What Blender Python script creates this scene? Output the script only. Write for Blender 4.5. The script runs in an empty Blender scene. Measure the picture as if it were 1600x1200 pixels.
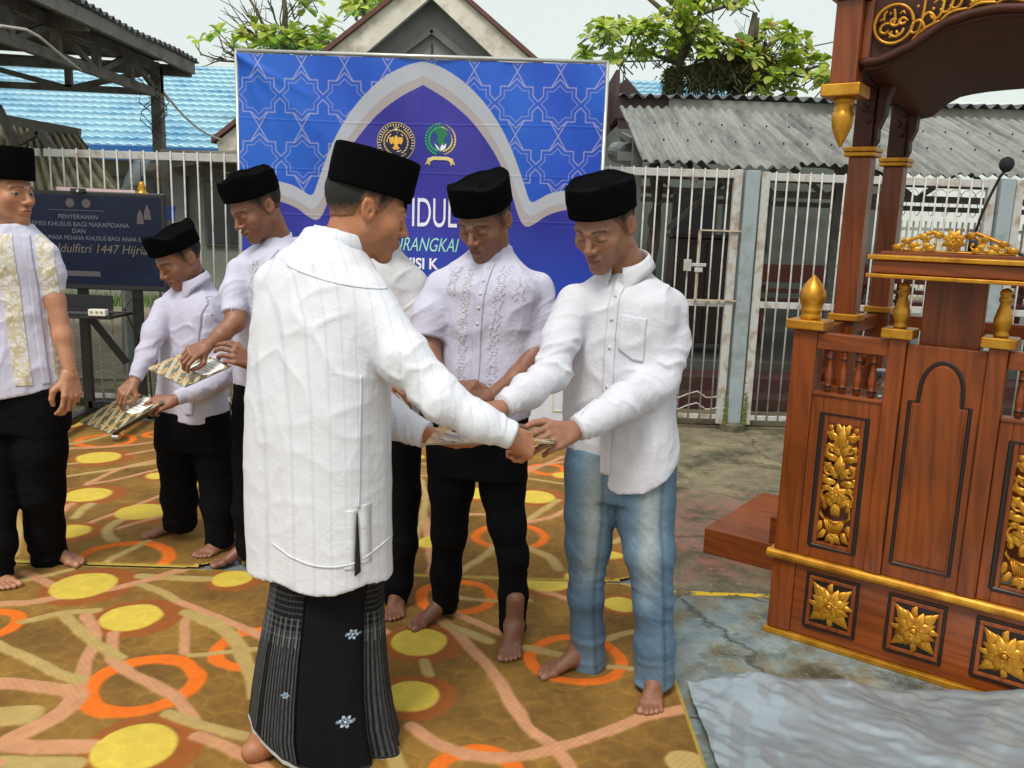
import bpy, bmesh, math, random
import numpy as np
from mathutils import Vector, Matrix
from mathutils.bvhtree import BVHTree
rnd = random.Random(7)
SC = bpy.context.scene
COL = SC.collection
# ------------------------------------------------------------------ camera
F = 1340.0; CH = 1.5
PITCH = math.atan(250 / F); ROLL = math.radians(1.85)
cp, sp = math.cos(PITCH), math.sin(PITCH); cr, sr = math.cos(ROLL), math.sin(ROLL)
FW = np.array([0, cp, -sp]); _r = np.array([1., 0, 0]); _u = np.array([0, sp, cp])
RT = cr * _r + sr * _u; UP = -sr * _r + cr * _u
CAM = np.array([0, 0, CH])
def W(px, py, Y):
    """world point seen at a photo pixel, at distance Y in front of the photographer"""
    d = FW + RT * (px - 800) / F + UP * (600 - py) / F
    return CAM + d * (Y / d[1])
def GP(px, py, z=0.0):
    d = FW + RT * (px - 800) / F + UP * (600 - py) / F
    return CAM + d * ((z - CH) / d[2])
cd = bpy.data.cameras.new('camera'); cam = bpy.data.objects.new('camera', cd); COL.objects.link(cam)
cd.sensor_width = 36; cd.lens = F / 1600 * 36; cd.clip_end = 500; cd.clip_start = .05
cam.matrix_world = Matrix(((RT[0], UP[0], -FW[0], 0), (RT[1], UP[1], -FW[1], 0), (RT[2], UP[2], -FW[2], CH), (0, 0, 0, 1)))
SC.camera = cam
# ------------------------------------------------------------------ light
wd = bpy.data.worlds.new('World'); SC.world = wd; wd.use_nodes = True
nt = wd.node_tree; nt.nodes.clear()
out = nt.nodes.new('ShaderNodeOutputWorld')
SUN_EL, SUN_AZ = math.radians(58), math.radians(205)      # behind the photographer, high, through thin cloud
sky = nt.nodes.new('ShaderNodeTexSky'); sky.sky_type = 'NISHITA'; sky.sun_disc = False
sky.sun_elevation = SUN_EL; sky.sun_rotation = SUN_AZ; sky.dust_density = 4
b1 = nt.nodes.new('ShaderNodeBackground'); b1.inputs[1].default_value = 0.05
nt.links.new(sky.outputs[0], b1.inputs[0])
tc = nt.nodes.new('ShaderNodeTexCoord'); sx = nt.nodes.new('ShaderNodeSeparateXYZ'); nt.links.new(tc.outputs['Generated'], sx.inputs[0])
rp = nt.nodes.new('ShaderNodeValToRGB'); nt.links.new(sx.outputs[2], rp.inputs[0])
rp.color_ramp.elements[0].position = 0.0; rp.color_ramp.elements[0].color = (.74, .78, .68, 1)
rp.color_ramp.elements[1].position = 1.0; rp.color_ramp.elements[1].color = (.92, .94, .92, 1)
e = rp.color_ramp.elements.new(.25); e.color = (.80, .84, .75, 1)
b2 = nt.nodes.new('ShaderNodeBackground'); b2.inputs[1].default_value = .80
nt.links.new(rp.outputs[0], b2.inputs[0])
ad = nt.nodes.new('ShaderNodeAddShader'); nt.links.new(b1.outputs[0], ad.inputs[0]); nt.links.new(b2.outputs[0], ad.inputs[1])
nt.links.new(ad.outputs[0], out.inputs[0])
sl = bpy.data.lights.new('sun', 'SUN'); sl.energy = 2.0; sl.angle = math.radians(18); sl.color = (1, .97, .92)
so = bpy.data.objects.new('sun', sl); COL.objects.link(so)
sdir = Vector((math.sin(SUN_AZ) * math.cos(SUN_EL), math.cos(SUN_AZ) * math.cos(SUN_EL), math.sin(SUN_EL)))
so.rotation_euler = sdir.to_track_quat('Z', 'Y').to_euler()
SC.view_settings.view_transform = 'Standard'; SC.view_settings.look = 'None'
SC.view_settings.exposure = 0.12; SC.view_settings.gamma = 1
# ------------------------------------------------------------------ helpers
def c8(r, g, b):
    f = lambda v: (v / 255 / 12.92) if v < 10.3 else ((v / 255 + .055) / 1.055) ** 2.4
    return (f(r), f(g), f(b))
def tag(o, label=None, cat=None, group=None, kind=None):
    if label: o['label'] = label
    if cat: o['category'] = cat
    if group: o['group'] = group
    if kind: o['kind'] = kind
    return o
def empty(name, loc, label=None, cat=None, group=None, rz=0):
    o = bpy.data.objects.new(name, None); COL.objects.link(o); o.location = Vector(loc); o.rotation_euler.z = rz
    o.empty_display_size = .1
    return tag(o, label, cat, group)
def link(name, me, mat=None, parent=None, smooth=None, bevel=0, world=True):
    """mesh in world coordinates (world=True) or in the parent's coordinates"""
    o = bpy.data.objects.new(name, me); COL.objects.link(o)
    if mat is not None:
        for m in (mat if isinstance(mat, (list, tuple)) else [mat]): me.materials.append(m)
    if smooth: me.polygons.foreach_set('use_smooth', [True] * len(me.polygons))
    if parent is not None:
        o.parent = parent
        if world:
            mi = Matrix.Identity(4)
            q = parent
            while q is not None:
                mi = Matrix.Translation(q.location) @ Matrix.Rotation(q.rotation_euler.z, 4, 'Z') @ mi; q = q.parent
            me.transform(mi.inverted())
    if bevel:
        b = o.modifiers.new('bevel', 'BEVEL'); b.width = bevel; b.segments = 2; b.limit_method = 'ANGLE'; b.angle_limit = .7
    return o
def recenter(o):
    """put a top-level mesh's origin at its base"""
    me = o.data; n = len(me.vertices); co = np.empty(n * 3, np.float32); me.vertices.foreach_get('co', co); co = co.reshape(-1, 3)
    c = [(co[:, 0].min() + co[:, 0].max()) / 2, (co[:, 1].min() + co[:, 1].max()) / 2, co[:, 2].min()]
    me.transform(Matrix.Translation([-v for v in c])); o.location = c
    return o
def npmesh(name, V, Q, col=None, smooth=True):
    V = np.asarray(V, np.float32); Q = np.asarray(Q, np.int32); k = Q.shape[1]
    me = bpy.data.meshes.new(name)
    me.vertices.add(len(V)); me.vertices.foreach_set('co', V.ravel())
    me.loops.add(Q.size); me.loops.foreach_set('vertex_index', Q.ravel())
    me.polygons.add(len(Q)); me.polygons.foreach_set('loop_start', np.arange(0, Q.size, k, dtype=np.int32))
    try: me.polygons.foreach_set('loop_total', np.full(len(Q), k, np.int32))
    except Exception: pass
    if smooth: me.polygons.foreach_set('use_smooth', np.ones(len(Q), bool))
    me.update(calc_edges=True)
    if col is not None:
        a = me.color_attributes.new('Col', 'FLOAT_COLOR', 'POINT')
        cc = np.ones((len(V), 4), np.float32); cc[:, :3] = col; a.data.foreach_set('color', cc.ravel())
    return me
def gridq(nu, nv):
    i = np.arange(nu * nv).reshape(nu, nv)
    return np.stack([i[:-1, :-1].ravel(), i[1:, :-1].ravel(), i[1:, 1:].ravel(), i[:-1, 1:].ravel()], 1)
class MB:
    def __init__(s): s.v = []; s.f = []
    def add(s, vs, fs):
        n = len(s.v); s.v += [tuple(map(float, p)) for p in vs]; s.f += [tuple(i + n for i in f) for f in fs]; return s
    def box(s, x0, x1, y0, y1, z0, z1):
        return s.add([(x0, y0, z0), (x1, y0, z0), (x1, y1, z0), (x0, y1, z0), (x0, y0, z1), (x1, y0, z1), (x1, y1, z1), (x0, y1, z1)],
                     [(0, 3, 2, 1), (4, 5, 6, 7), (0, 1, 5, 4), (1, 2, 6, 5), (2, 3, 7, 6), (3, 0, 4, 7)])
    def bar(s, a, b, w, h=None, up=(0, 0, 1)):
        h = h or w; a = Vector(a); b = Vector(b); d = (b - a).normalized(); up = Vector(up)
        if abs(d.dot(up)) > .95: up = Vector((0, 1, 0))
        x = d.cross(up).normalized() * w / 2; y = x.cross(d).normalized() * h / 2
        vs = [a - x - y, a + x - y, a + x + y, a - x + y, b - x - y, b + x - y, b + x + y, b - x + y]
        return s.add(vs, [(0, 3, 2, 1), (4, 5, 6, 7), (0, 1, 5, 4), (1, 2, 6, 5), (2, 3, 7, 6), (3, 0, 4, 7)])
    def tube(s, pts, r, n=8, flat=1.0, nrm=None):
        """tube along points; r scalar or list; flat squashes it along nrm"""
        pts = [Vector(p) for p in pts]; k = len(pts); rs = r if hasattr(r, '__len__') else [r] * k
        base = len(s.v); up = Vector(nrm) if nrm else Vector((.13, .21, .97))
        for i, p in enumerate(pts):
            t = (pts[min(i + 1, k - 1)] - pts[max(i - 1, 0)])
            t = t.normalized() if t.length > 1e-9 else Vector((0, 0, 1))
            x = t.cross(up)
            if x.length < 1e-4: x = t.cross(Vector((1, 0, .1)))
            x.normalize(); y = x.cross(t).normalized()
            for j in range(n):
                a = 2 * math.pi * j / n; s.v.append(tuple(p + x * math.cos(a) * rs[i] + y * math.sin(a) * rs[i] * flat))
        for i in range(k - 1):
            for j in range(n):
                a = base + i * n + j; b = base + i * n + (j + 1) % n; s.f.append((a, b, b + n, a + n))
        s.f.append(tuple(base + j for j in range(n))[::-1]); s.f.append(tuple(base + (k - 1) * n + j for j in range(n)))
        return s
    def lathe(s, prof, c=(0, 0, 0), n=24, sx=1, sy=1):
        base = len(s.v); k = len(prof)
        for r, z in prof:
            for j in range(n):
                a = 2 * math.pi * j / n; s.v.append((c[0] + r * math.cos(a) * sx, c[1] + r * math.sin(a) * sy, c[2] + z))
        for i in range(k - 1):
            for j in range(n):
                a = base + i * n + j; b = base + i * n + (j + 1) % n; s.f.append((a, b, b + n, a + n))
        s.f.append(tuple(base + j for j in range(n))[::-1]); s.f.append(tuple(base + (k - 1) * n + j for j in range(n)))
        return s
    def prism(s, poly, y0, y1):
        """polygon in x,z extruded along y (y0 front, y1 back)"""
        n = len(poly); vs = [(x, y0, z) for x, z in poly] + [(x, y1, z) for x, z in poly]
        fs = [tuple(range(n)), tuple(range(2 * n - 1, n - 1, -1))] + [(i, i + n, (i + 1) % n + n, (i + 1) % n) for i in range(n)]
        return s.add(vs, fs)
    def quad(s, a, b, c, d): return s.add([a, b, c, d], [(0, 1, 2, 3)])
    def build(s, name, mat, parent=None, bevel=0, smooth=False, world=True):
        me = bpy.data.meshes.new(name); me.from_pydata(s.v, [], s.f); me.validate()
        bm = bmesh.new(); bm.from_mesh(me); bmesh.ops.recalc_face_normals(bm, faces=bm.faces); bm.to_mesh(me); bm.free()
        return link(name, me, mat, parent, smooth, bevel, world)
# ------------------------------------------------------------------ materials
MATS = {}
def newmat(name):
    m = bpy.data.materials.new(name); m.use_nodes = True; MATS[name] = m
    n = m.node_tree.nodes; return m, m.node_tree, n['Principled BSDF']
def node(nt, t, **kw):
    n = nt.nodes.new(t)
    for k, v in kw.items():
        if k.startswith('i_'): n.inputs[k[2:]].default_value = v
        else: setattr(n, k, v)
    return n
def mapping(nt, scale=(1, 1, 1), src='Object'):
    tc = nt.nodes.new('ShaderNodeTexCoord'); mp = nt.nodes.new('ShaderNodeMapping')
    nt.links.new(tc.outputs[src], mp.inputs[0]); mp.inputs['Scale'].default_value = scale
    return mp.outputs[0]
def noise(nt, vec, scale, detail=4, rough=.55):
    n = nt.nodes.new('ShaderNodeTexNoise'); n.inputs['Scale'].default_value = scale; n.inputs['Detail'].default_value = detail
    n.inputs['Roughness'].default_value = rough; nt.links.new(vec, n.inputs['Vector']); return n.outputs['Fac']
def ramp(nt, fac, stops):
    r = nt.nodes.new('ShaderNodeValToRGB'); nt.links.new(fac, r.inputs[0]); el = r.color_ramp.elements
    while len(el) < len(stops): el.new(.5)
    for e_, (p, cc) in zip(el, stops):
        e_.position = p; e_.color = (*cc, 1) if hasattr(cc, '__len__') else (cc, cc, cc, 1)
    return r.outputs[0]
def mix(nt, fac, a, b, mode='MIX'):
    m = nt.nodes.new('ShaderNodeMix'); m.data_type = 'RGBA'; m.blend_type = mode
    for s_, v in ((0, fac), (6, a), (7, b)):
        if hasattr(v, 'links') or isinstance(v, bpy.types.NodeSocket): nt.links.new(v, m.inputs[s_])
        else: m.inputs[s_].default_value = v if s_ == 0 else (*v, 1)
    return m.outputs[2]
def bumpn(nt, bs, h, strength=.3, dist=.01):
    b = nt.nodes.new('ShaderNodeBump'); b.inputs['Strength'].default_value = strength; b.inputs['Distance'].default_value = dist
    nt.links.new(h, b.inputs['Height']); nt.links.new(b.outputs[0], bs.inputs['Normal']); return b
def M(name, col, rough=.6, metal=0, var=.12, vs=6, bump=.15, bs=60, bd=.004, coat=0, dirt=None, ds=2.5, attr=False, sheen=0, spec=None, anis=(1, 1, 1), sub=0):
    m, nt, b = newmat(name); v = mapping(nt, anis)
    f = noise(nt, v, vs, 6)
    base = ramp(nt, f, [(.25, tuple(x * (1 - var) for x in col)), (.75, tuple(min(1, x * (1 + var)) for x in col))])
    if attr:
        a = nt.nodes.new('ShaderNodeVertexColor'); a.layer_name = 'Col'
        g = ramp(nt, f, [(.25, 1 - var), (.75, min(1, 1 + var))])
        base = mix(nt, 1.0, a.outputs[0], g, 'MULTIPLY')
    if dirt:
        df = ramp(nt, noise(nt, v, ds, 8, .65), [(.48, 0), (.66, 1)]); base = mix(nt, df, base, dirt)
    nt.links.new(base, b.inputs['Base Color'])
    b.inputs['Roughness'].default_value = rough; b.inputs['Metallic'].default_value = metal
    if coat: b.inputs['Coat Weight'].default_value = coat; b.inputs['Coat Roughness'].default_value = .12
    if sheen: b.inputs['Sheen Weight'].default_value = sheen
    if spec is not None: b.inputs['Specular IOR Level'].default_value = spec
    if sub: b.inputs['Subsurface Weight'].default_value = sub; b.inputs['Subsurface Radius'].default_value = (.012, .005, .003); b.inputs['Subsurface Scale'].default_value = 1
    if bump: bumpn(nt, b, noise(nt, v, bs, 3), bump, bd)
    return m
def wood(name, anis, col=c8(128, 62, 20), dark=c8(72, 30, 9), rough=.36, coat=.22):
    m, nt, b = newmat(name); v = mapping(nt, anis)
    f1 = noise(nt, v, 3.0, 3, .5); w = node(nt, 'ShaderNodeTexWave', wave_type='BANDS', bands_direction='DIAGONAL')
    w.inputs['Scale'].default_value = 1.6; w.inputs['Distortion'].default_value = 9; w.inputs['Detail'].default_value = 3; w.inputs['Detail Scale'].default_value = 1.5
    nt.links.new(v, w.inputs['Vector'])
    f = mix(nt, .28, f1, w.outputs[0]); base = ramp(nt, f, [(.22, tuple(a * .55 + b * .45 for a, b in zip(dark, col))), (.5, col), (.8, tuple(x * 1.22 for x in col))])
    blot = ramp(nt, noise(nt, mapping(nt), 2.2, 2), [(.35, .72), (.7, 1.15)]); base = mix(nt, 1, base, blot, 'MULTIPLY')
    nt.links.new(base, b.inputs['Base Color']); b.inputs['Roughness'].default_value = rough
    b.inputs['Coat Weight'].default_value = coat; b.inputs['Coat Roughness'].default_value = .10; b.inputs['Specular IOR Level'].default_value = .35
    bumpn(nt, b, f, .06, .003); return m
# numpy noise
_tab = np.random.RandomState(3).rand(32, 32, 32).astype(np.float32)
def vnoise(P):
    P = np.asarray(P, np.float32); i = np.floor(P).astype(np.int64); f = P - i; f = f * f * (3 - 2 * f); i0 = i & 31; i1 = (i + 1) & 31
    x0, y0, z0 = i0.T; x1, y1, z1 = i1.T; fx, fy, fz = f.T
    a = _tab[x0, y0, z0] * (1 - fx) + _tab[x1, y0, z0] * fx; b = _tab[x0, y1, z0] * (1 - fx) + _tab[x1, y1, z0] * fx
    c = _tab[x0, y0, z1] * (1 - fx) + _tab[x1, y0, z1] * fx; d = _tab[x0, y1, z1] * (1 - fx) + _tab[x1, y1, z1] * fx
    return (a * (1 - fy) + b * fy) * (1 - fz) + (c * (1 - fy) + d * fy) * fz
def fbm(P, o=4):
    s = 0; a = .5
    for k in range(o): s = s + a * vnoise(P * 2 ** k + k * 7.3); a *= .5
    return s / (1 - .5 ** o)
def ridged(P): return (1 - np.abs(2 * vnoise(P) - 1)) ** 2
# ================================================================== SETTING
WHITE_METAL = M('white_paint_metal', (.50, .50, .47), .5, vs=9, bump=.2, dirt=(.30, .22, .15), ds=9)
GREY_METAL = M('grey_paint_metal', c8(150, 162, 165), .45, dirt=(.20, .22, .20), ds=4)
DARK_STEEL = M('primer_steel', c8(112, 112, 107), .55, dirt=(.10, .07, .05), ds=5)
BLACK_METAL = M('black_powder_coat', (.012, .012, .013), .4)
BLACK_PLASTIC = M('black_plastic', (.015, .015, .017), .35)
WALL_GREEN = M('wall_pale_green', c8(136, 142, 128), .85, vs=2, bump=.1, dirt=c8(120, 125, 115), ds=1.2)
WALL_CREAM = M('wall_cream', c8(214, 210, 194), .85, vs=2, bump=.1, dirt=c8(168, 160, 140), ds=2.5)
FASCIA = M('fascia_board', c8(140, 140, 132), .7, dirt=c8(120, 112, 98), ds=3)
# ---- ground
def ground():
    m, nt, b = newmat('old_concrete'); v = mapping(nt)
    n1 = noise(nt, v, 1.7, 8, .62); n2 = noise(nt, v, 9, 6, .7); n3 = noise(nt, v, .9, 5, .6); n4 = noise(nt, v, 45, 3)
    base = ramp(nt, n1, [(.28, c8(50, 46, 32)), (.45, c8(88, 80, 58)), (.56, c8(120, 108, 78)), (.72, c8(164, 148, 106))])
    base = mix(nt, .55, base, ramp(nt, n2, [(.3, c8(76, 70, 52)), (.7, c8(156, 146, 116))]))
    g = nt.nodes.new('ShaderNodeNewGeometry'); s = nt.nodes.new('ShaderNodeSeparateXYZ'); nt.links.new(g.outputs[0], s.inputs[0])
    def mth(op, a, b_=None, c_=None):
        n = nt.nodes.new('ShaderNodeMath'); n.operation = op
        for i, q in enumerate((a, b_, c_)):
            if q is None: continue
            if isinstance(q, (int, float)): n.inputs[i].default_value = q
            else: nt.links.new(q, n.inputs[i])
        return n.outputs[0]
    wob = mth('MULTIPLY', mth('SUBTRACT', noise(nt, v, 3.5, 6, .6), .5), 1.0)
    # red court paint, Y 3.5..5.2
    dist = mth('ABSOLUTE', mth('SUBTRACT', s.outputs[1], 4.2)); red = mth('SUBTRACT', 1.0, mth('SUBTRACT', dist, mth('MULTIPLY', wob, 1.2)))
    redm = mth('MULTIPLY', ramp(nt, red, [(.3, 0), (.6, 1)]), ramp(nt, n2, [(.40, .15), (.60, .95)]))
    base = mix(nt, redm, base, ramp(nt, n2, [(.3, c8(98, 62, 52)), (.7, c8(140, 92, 78))]))
    blu = mth('ADD', mth('SUBTRACT', 3.36, s.outputs[1]), mth('MULTIPLY', wob, .06))
    blm = mth('MULTIPLY', ramp(nt, blu, [(0, 0), (.02, 1)]), ramp(nt, noise(nt, v, 4.2, 8, .7), [(.40, .05), (.53, 1)]))
    base = mix(nt, blm, base, ramp(nt, n2, [(.3, c8(92, 106, 106)), (.7, c8(140, 155, 154))]))
    moss = ramp(nt, noise(nt, v, 2.3, 9, .72), [(.50, 0), (.62, .9)]); base = mix(nt, moss, base, c8(60, 58, 36))
    # cracks
    vo = node(nt, 'ShaderNodeTexVoronoi', feature='DISTANCE_TO_EDGE'); vo.inputs['Scale'].default_value = 1.3
    nn = nt.nodes.new('ShaderNodeTexNoise'); nn.inputs['Scale'].default_value = 4; nn.inputs['Detail'].default_value = 5
    nt.links.new(v, nn.inputs['Vector']); wv = mix(nt, .18, v, nn.outputs['Color']); nt.links.new(wv, vo.inputs['Vector'])
    ck = ramp(nt, vo.outputs['Distance'], [(0.0, 1), (.012, 0)]); base = mix(nt, mth('MULTIPLY', ck, .8), base, c8(44, 40, 30))
    # yellow line
    yl = mth('ABSOLUTE', mth('SUBTRACT', s.outputs[1], 3.385)); yw = mth('SUBTRACT', mth('ADD', .021, mth('MULTIPLY', wob, .045)), yl)
    ym = mth('MULTIPLY', ramp(nt, yw, [(0, 0), (.006, 1)]), ramp(nt, noise(nt, v, 14, 6, .7), [(.44, 0), (.50, 1)]))
    base = mix(nt, ym, base, c8(214, 178, 34))
    sp = ramp(nt, n4, [(.62, 0), (.7, 1)]); base = mix(nt, mth('MULTIPLY', sp, .35), base, c8(190, 182, 160))
    nt.links.new(base, b.inputs['Base Color']); b.inputs['Roughness'].default_value = .75
    h = mth('ADD', mth('MULTIPLY', n2, 1), mth('MULTIPLY', n4, .35)); bumpn(nt, b, h, .55, .012)
    mb = MB(); mb.quad((-120, -60, 0), (120, -60, 0), (120, 260, 0), (-120, 260, 0)); o = mb.build('ground', m); tag(o, kind='structure')
ground()
def pavers():
    m, nt, b = newmat('block_paving'); v = mapping(nt)
    br = nt.nodes.new('ShaderNodeTexBrick'); br.inputs['Scale'].default_value = 4.6; br.inputs['Mortar Size'].default_value = .035; br.inputs['Mortar Smooth'].default_value = .4
    br.inputs['Color1'].default_value = (*c8(168, 156, 128), 1); br.inputs['Color2'].default_value = (*c8(144, 134, 108), 1); br.inputs['Mortar'].default_value = (*c8(74, 72, 50), 1)
    nt.links.new(v, br.inputs['Vector'])
    col = mix(nt, 1, br.outputs[0], ramp(nt, noise(nt, v, 1.4, 6), [(.3, .65), (.7, 1.1)]), 'MULTIPLY')
    nt.links.new(col, b.inputs['Base Color']); b.inputs['Roughness'].default_value = .8; bumpn(nt, b, br.outputs[1], -.4, .01)
    mb = MB(); mb.quad((-14, 7.6, .006), (.6, 7.6, .006), (.6, 15.2, .006), (-14, 15.2, .006)); tag(mb.build('paved_yard', m), kind='structure')
pavers()
VER = M('veranda_tile', c8(76, 78, 76), .45, vs=3, bump=.05, dirt=c8(70, 66, 58), ds=2)
REDC = M('red_oxide_concrete', c8(66, 34, 30), .75, vs=5, dirt=c8(60, 58, 44), ds=3)
mb = MB(); mb.box(.65, 9.5, 7.8, 15.5, .01, .33); tag(mb.build('veranda_floor', VER, bevel=.01), kind='structure')
mb = MB(); mb.box(.6, 9.5, 7.45, 7.795, .0, .24); mb.box(.6, 9.5, 7.15, 7.445, 0, .11); tag(mb.build('veranda_steps', REDC, bevel=.012), kind='structure')
mb = MB(); mb.box(-6.5, 9.5, 6.55, 6.75, 0, .06); tag(mb.build('fence_kerb', M('mossy_concrete', c8(104, 98, 80), .85, dirt=c8(58, 62, 34), ds=5), bevel=.012), kind='structure')
# grass strip
mb = MB()
for i in range(2600):
    x = rnd.uniform(-9.5, -1.5); y = rnd.uniform(13.6, 14.6); h = rnd.uniform(.06, .2); dx = rnd.uniform(-.06, .06); w = .018
    mb.add([(x - w, y, 0), (x + w, y, 0), (x + dx, y + rnd.uniform(-.05, .05), h)], [(0, 1, 2)])
tag(mb.build('grass', M('grass_blade', (.09, .16, .03), .7, vs=2)), 'strip of short green grass along the foot of the far pale wall', 'grass', kind='stuff')

# ---- fence
def fence_panel(x0, x1, yl, yr, label, n_bars, ztop=1.93, zmid=None, frame_l=0, frame_r=0, skip=None, wires=False):
    yy = lambda x: yl + (yr - yl) * (x - x0) / (x1 - x0)
    r = empty('barred_fence', ((x0 + x1) / 2, yy((x0 + x1) / 2), .06), label, 'fence', 'white barred fence panels')
    mb = MB(); mb.bar((x0, yl, ztop - .025), (x1, yr, ztop - .025), .04, .055); mb.build('top_rail', WHITE_METAL, r, .003)
    mb = MB(); mb.bar((x0, yl, .10), (x1, yr, .10), .03, .035); mb.build('bottom_rail', WHITE_METAL, r, .003)
    if zmid: mb = MB(); mb.bar((x0, yl, zmid), (x1, yr, zmid), .032, .048); mb.build('middle_rail', WHITE_METAL, r, .003)
    for fx, w in ((x0, frame_l), (x1, frame_r)):
        if w:
            s_ = 1 if fx == x0 else -1; mb = MB(); mb.bar((fx + s_ * w / 2, yy(fx) - .003, .05), (fx + s_ * w / 2, yy(fx) - .003, ztop + .01), w, .045); mb.build('frame_post', WHITE_METAL, r, .003)
    for i in range(n_bars):
        x = x0 + frame_l + (x1 - x0 - frame_l - frame_r) * (i + .5) / n_bars
        if skip and skip(x): continue
        mb = MB(); w = rnd.uniform(-.006, .006)
        mb.tube([(x, yy(x) - .024, .07), (x + w, yy(x) - .022, 1.0), (x, yy(x) - .024, ztop + .012)], .0064, 6); mb.build('fence_bar', WHITE_METAL, r, 0, True)
    if wires:
        for z in (.27, .18):
            mb = MB(); mb.tube([(x0 + (x1 - x0) * k / 14, yy(x0) - .04, z + .03 * math.sin(k * 1.9)) for k in range(15)], .005, 5); mb.build('loose_wire', WHITE_METAL, r)
    return r
fence_panel(-6.2, -3.52, 6.48, 6.47, 'white barred fence panel at the far left behind the man in batik', 26)
fence_panel(-3.48, -1.02, 6.47, 6.46, 'white barred fence panel behind the television and the two men with folders', 25)
fence_panel(-.98, .58, 6.46, 6.44, 'white barred fence panel hidden behind the blue banner', 16)
fence_panel(.62, 1.625, 6.44, 6.42, 'white barred fence panel with the small framed hatch, left of the grey pillar', 11, 1.93, .965, 0, .06, wires=True)
fence_panel(1.765, 3.46, 6.42, 6.40, 'white barred fence panel between the two grey pillars, behind the pulpit', 19, 1.92, .965, .06, .06)
fence_panel(3.60, 5.6, 6.40, 6.38, 'white barred fence panel at the far right edge', 21, 1.92, .965, .06, 0)
for x, y, l in ((1.695, 6.42, 'grey fence pillar with moss at its foot, right of the man in jeans'), (3.53, 6.40, 'grey fence pillar behind the microphone of the pulpit')):
    r = empty('fence_pillar', (x, y, 0), l, 'pillar', 'grey fence pillars')
    mb = MB(); mb.box(x - .052, x + .052, y - .05, y + .05, .055, 1.935); mb.build('post', GREY_METAL, r, .006)
    if x < 2:
        mo = MB(); 
        for s_ in (-1, 1):
            for i in range(70):
                a = x + s_ * rnd.uniform(.056, .085); z = .04 + abs(rnd.gauss(0, .11)); q = rnd.uniform(.006, .014)
                mo.add([(a - q, y - .05 - rnd.uniform(.003, .02), z), (a + q, y - .05 - rnd.uniform(.003, .02), z), (a, y - .06, z + 2.4 * q)], [(0, 1, 2)])
        mo.build('moss', M('moss', c8(96, 104, 56), .95), r)
    mb = MB(); mb.lathe([(.10, 0), (.10, .05), (.075, .062), (.07, .07)], (x, y, 0), 14); mb.build('footing', MATS['mossy_concrete'], r)
# hatch frame and latch belong to the gate hatch
r = empty('fence_hatch', (1.48, 6.39, .98), 'small rectangular hatch of thin rusty rods in the fence, with its white latch', 'hatch')
mb = MB(); ya = 6.385
for a, b in (((1.335, ya, .985), (1.335, ya, 1.50)), ((1.335, ya, 1.50), (1.665, ya, 1.50)), ((1.665, ya, 1.50), (1.655, ya, .985)), ((1.655, ya, .99), (1.335, ya, .99))): mb.bar(a, b, .011)
mb.build('hatch_frame', M('rusty_cream', c8(190, 178, 150), .6, dirt=c8(120, 70, 40), ds=8), r)
mb = MB(); mb.box(1.235, 1.29, ya - .02, ya, 1.20, 1.285); mb.box(1.29, 1.40, ya - .012, ya, 1.235, 1.26); mb.box(1.315, 1.375, ya - .018, ya - .013, 1.195, 1.228); mb.build('latch', WHITE_METAL, r, .004)

# ---- far buildings
def tile_roof():
    x0, x1, ya, yb, za, zb = -19., 4.6, 14.6, 20.2, 2.52, 4.72
    nu = 900; rows = 16; L = math.hypot(yb - ya, zb - za); n = np.array([0, -(zb - za), yb - ya]) / L; d = np.array([0, yb - ya, zb - za]) / L
    X = np.linspace(x0, x1, nu); V, Q, k = [], [], 0
    for r_ in range(rows):
        t0 = L * r_ / rows; dl = L / rows; jit = .012 * math.sin(r_ * 2.3)
        wv = .011 * np.sin(X / .17 * 2 * np.pi + jit * 20)
        prof = [(-.03, .012), (-.035, .085), (-.02, .098), (.12, .085), (dl * .6, .055), (dl + .04, .028)]
        for t, o in prof: V.append(np.stack([X, ya + d[1] * (t0 + t + wv * (.8 if t < 0 else .3)) + n[1] * (o + wv), za + d[2] * (t0 + t + wv * (.8 if t < 0 else .3)) + n[2] * (o + wv)], 1))
        m = len(prof); i = np.arange(nu - 1)
        for j in range(m - 1): a = k + j * nu + i; Q.append(np.stack([a, a + 1, a + nu + 1, a + nu], 1))
        k += m * nu
    me = npmesh('tile_sheet', np.vstack(V), np.vstack(Q), smooth=False)
    m = M('blue_metal_tile', c8(150, 190, 206), .40, .35, vs=1.2, var=.10, bump=0, dirt=c8(98, 156, 190), ds=.9, coat=.3)
    return me, m
bld = empty('building', (-7.2, 15, 0), 'long pale building with a blue tiled roof running behind the fence and banner', 'building')
me, TILE = tile_roof(); rf = link('roof', me, TILE, bld)
BLUE = M('blue_fascia', c8(28, 92, 160), .4, vs=2)
mb = MB(); mb.box(-19, 4.6, 14.52, 14.60, 2.33, 2.56); mb.build('fascia', BLUE, bld)
mb = MB(); mb.box(-19, 4.6, 15.3, 15.5, 0, 2.75); mb.build('wall', WALL_GREEN, bld)
mb = MB(); mb.box(-19, 4.6, 14.62, 15.3, 2.36, 2.40); mb.build('soffit', M('soffit', c8(150, 156, 150)), bld)
WG = M('dark_window_glass', (.03, .035, .04), .12, bump=0)
for x in (-6.7, -5.05, -9.2, 1.0, 2.5):
    fr = MB(); fr.box(x - .42, x + .42, 15.24, 15.298, .95, 2.1); f_ = fr.build('window', M('window_frame', c8(78, 86, 88)) if 'window_frame' not in MATS else MATS['window_frame'], bld, .01)
    g = MB(); g.box(x - .37, x - .02, 15.225, 15.238, 1.0, 2.05); g.box(x + .02, x + .37, 15.225, 15.238, 1.0, 2.05); g.build('pane', WG, f_)
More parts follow.
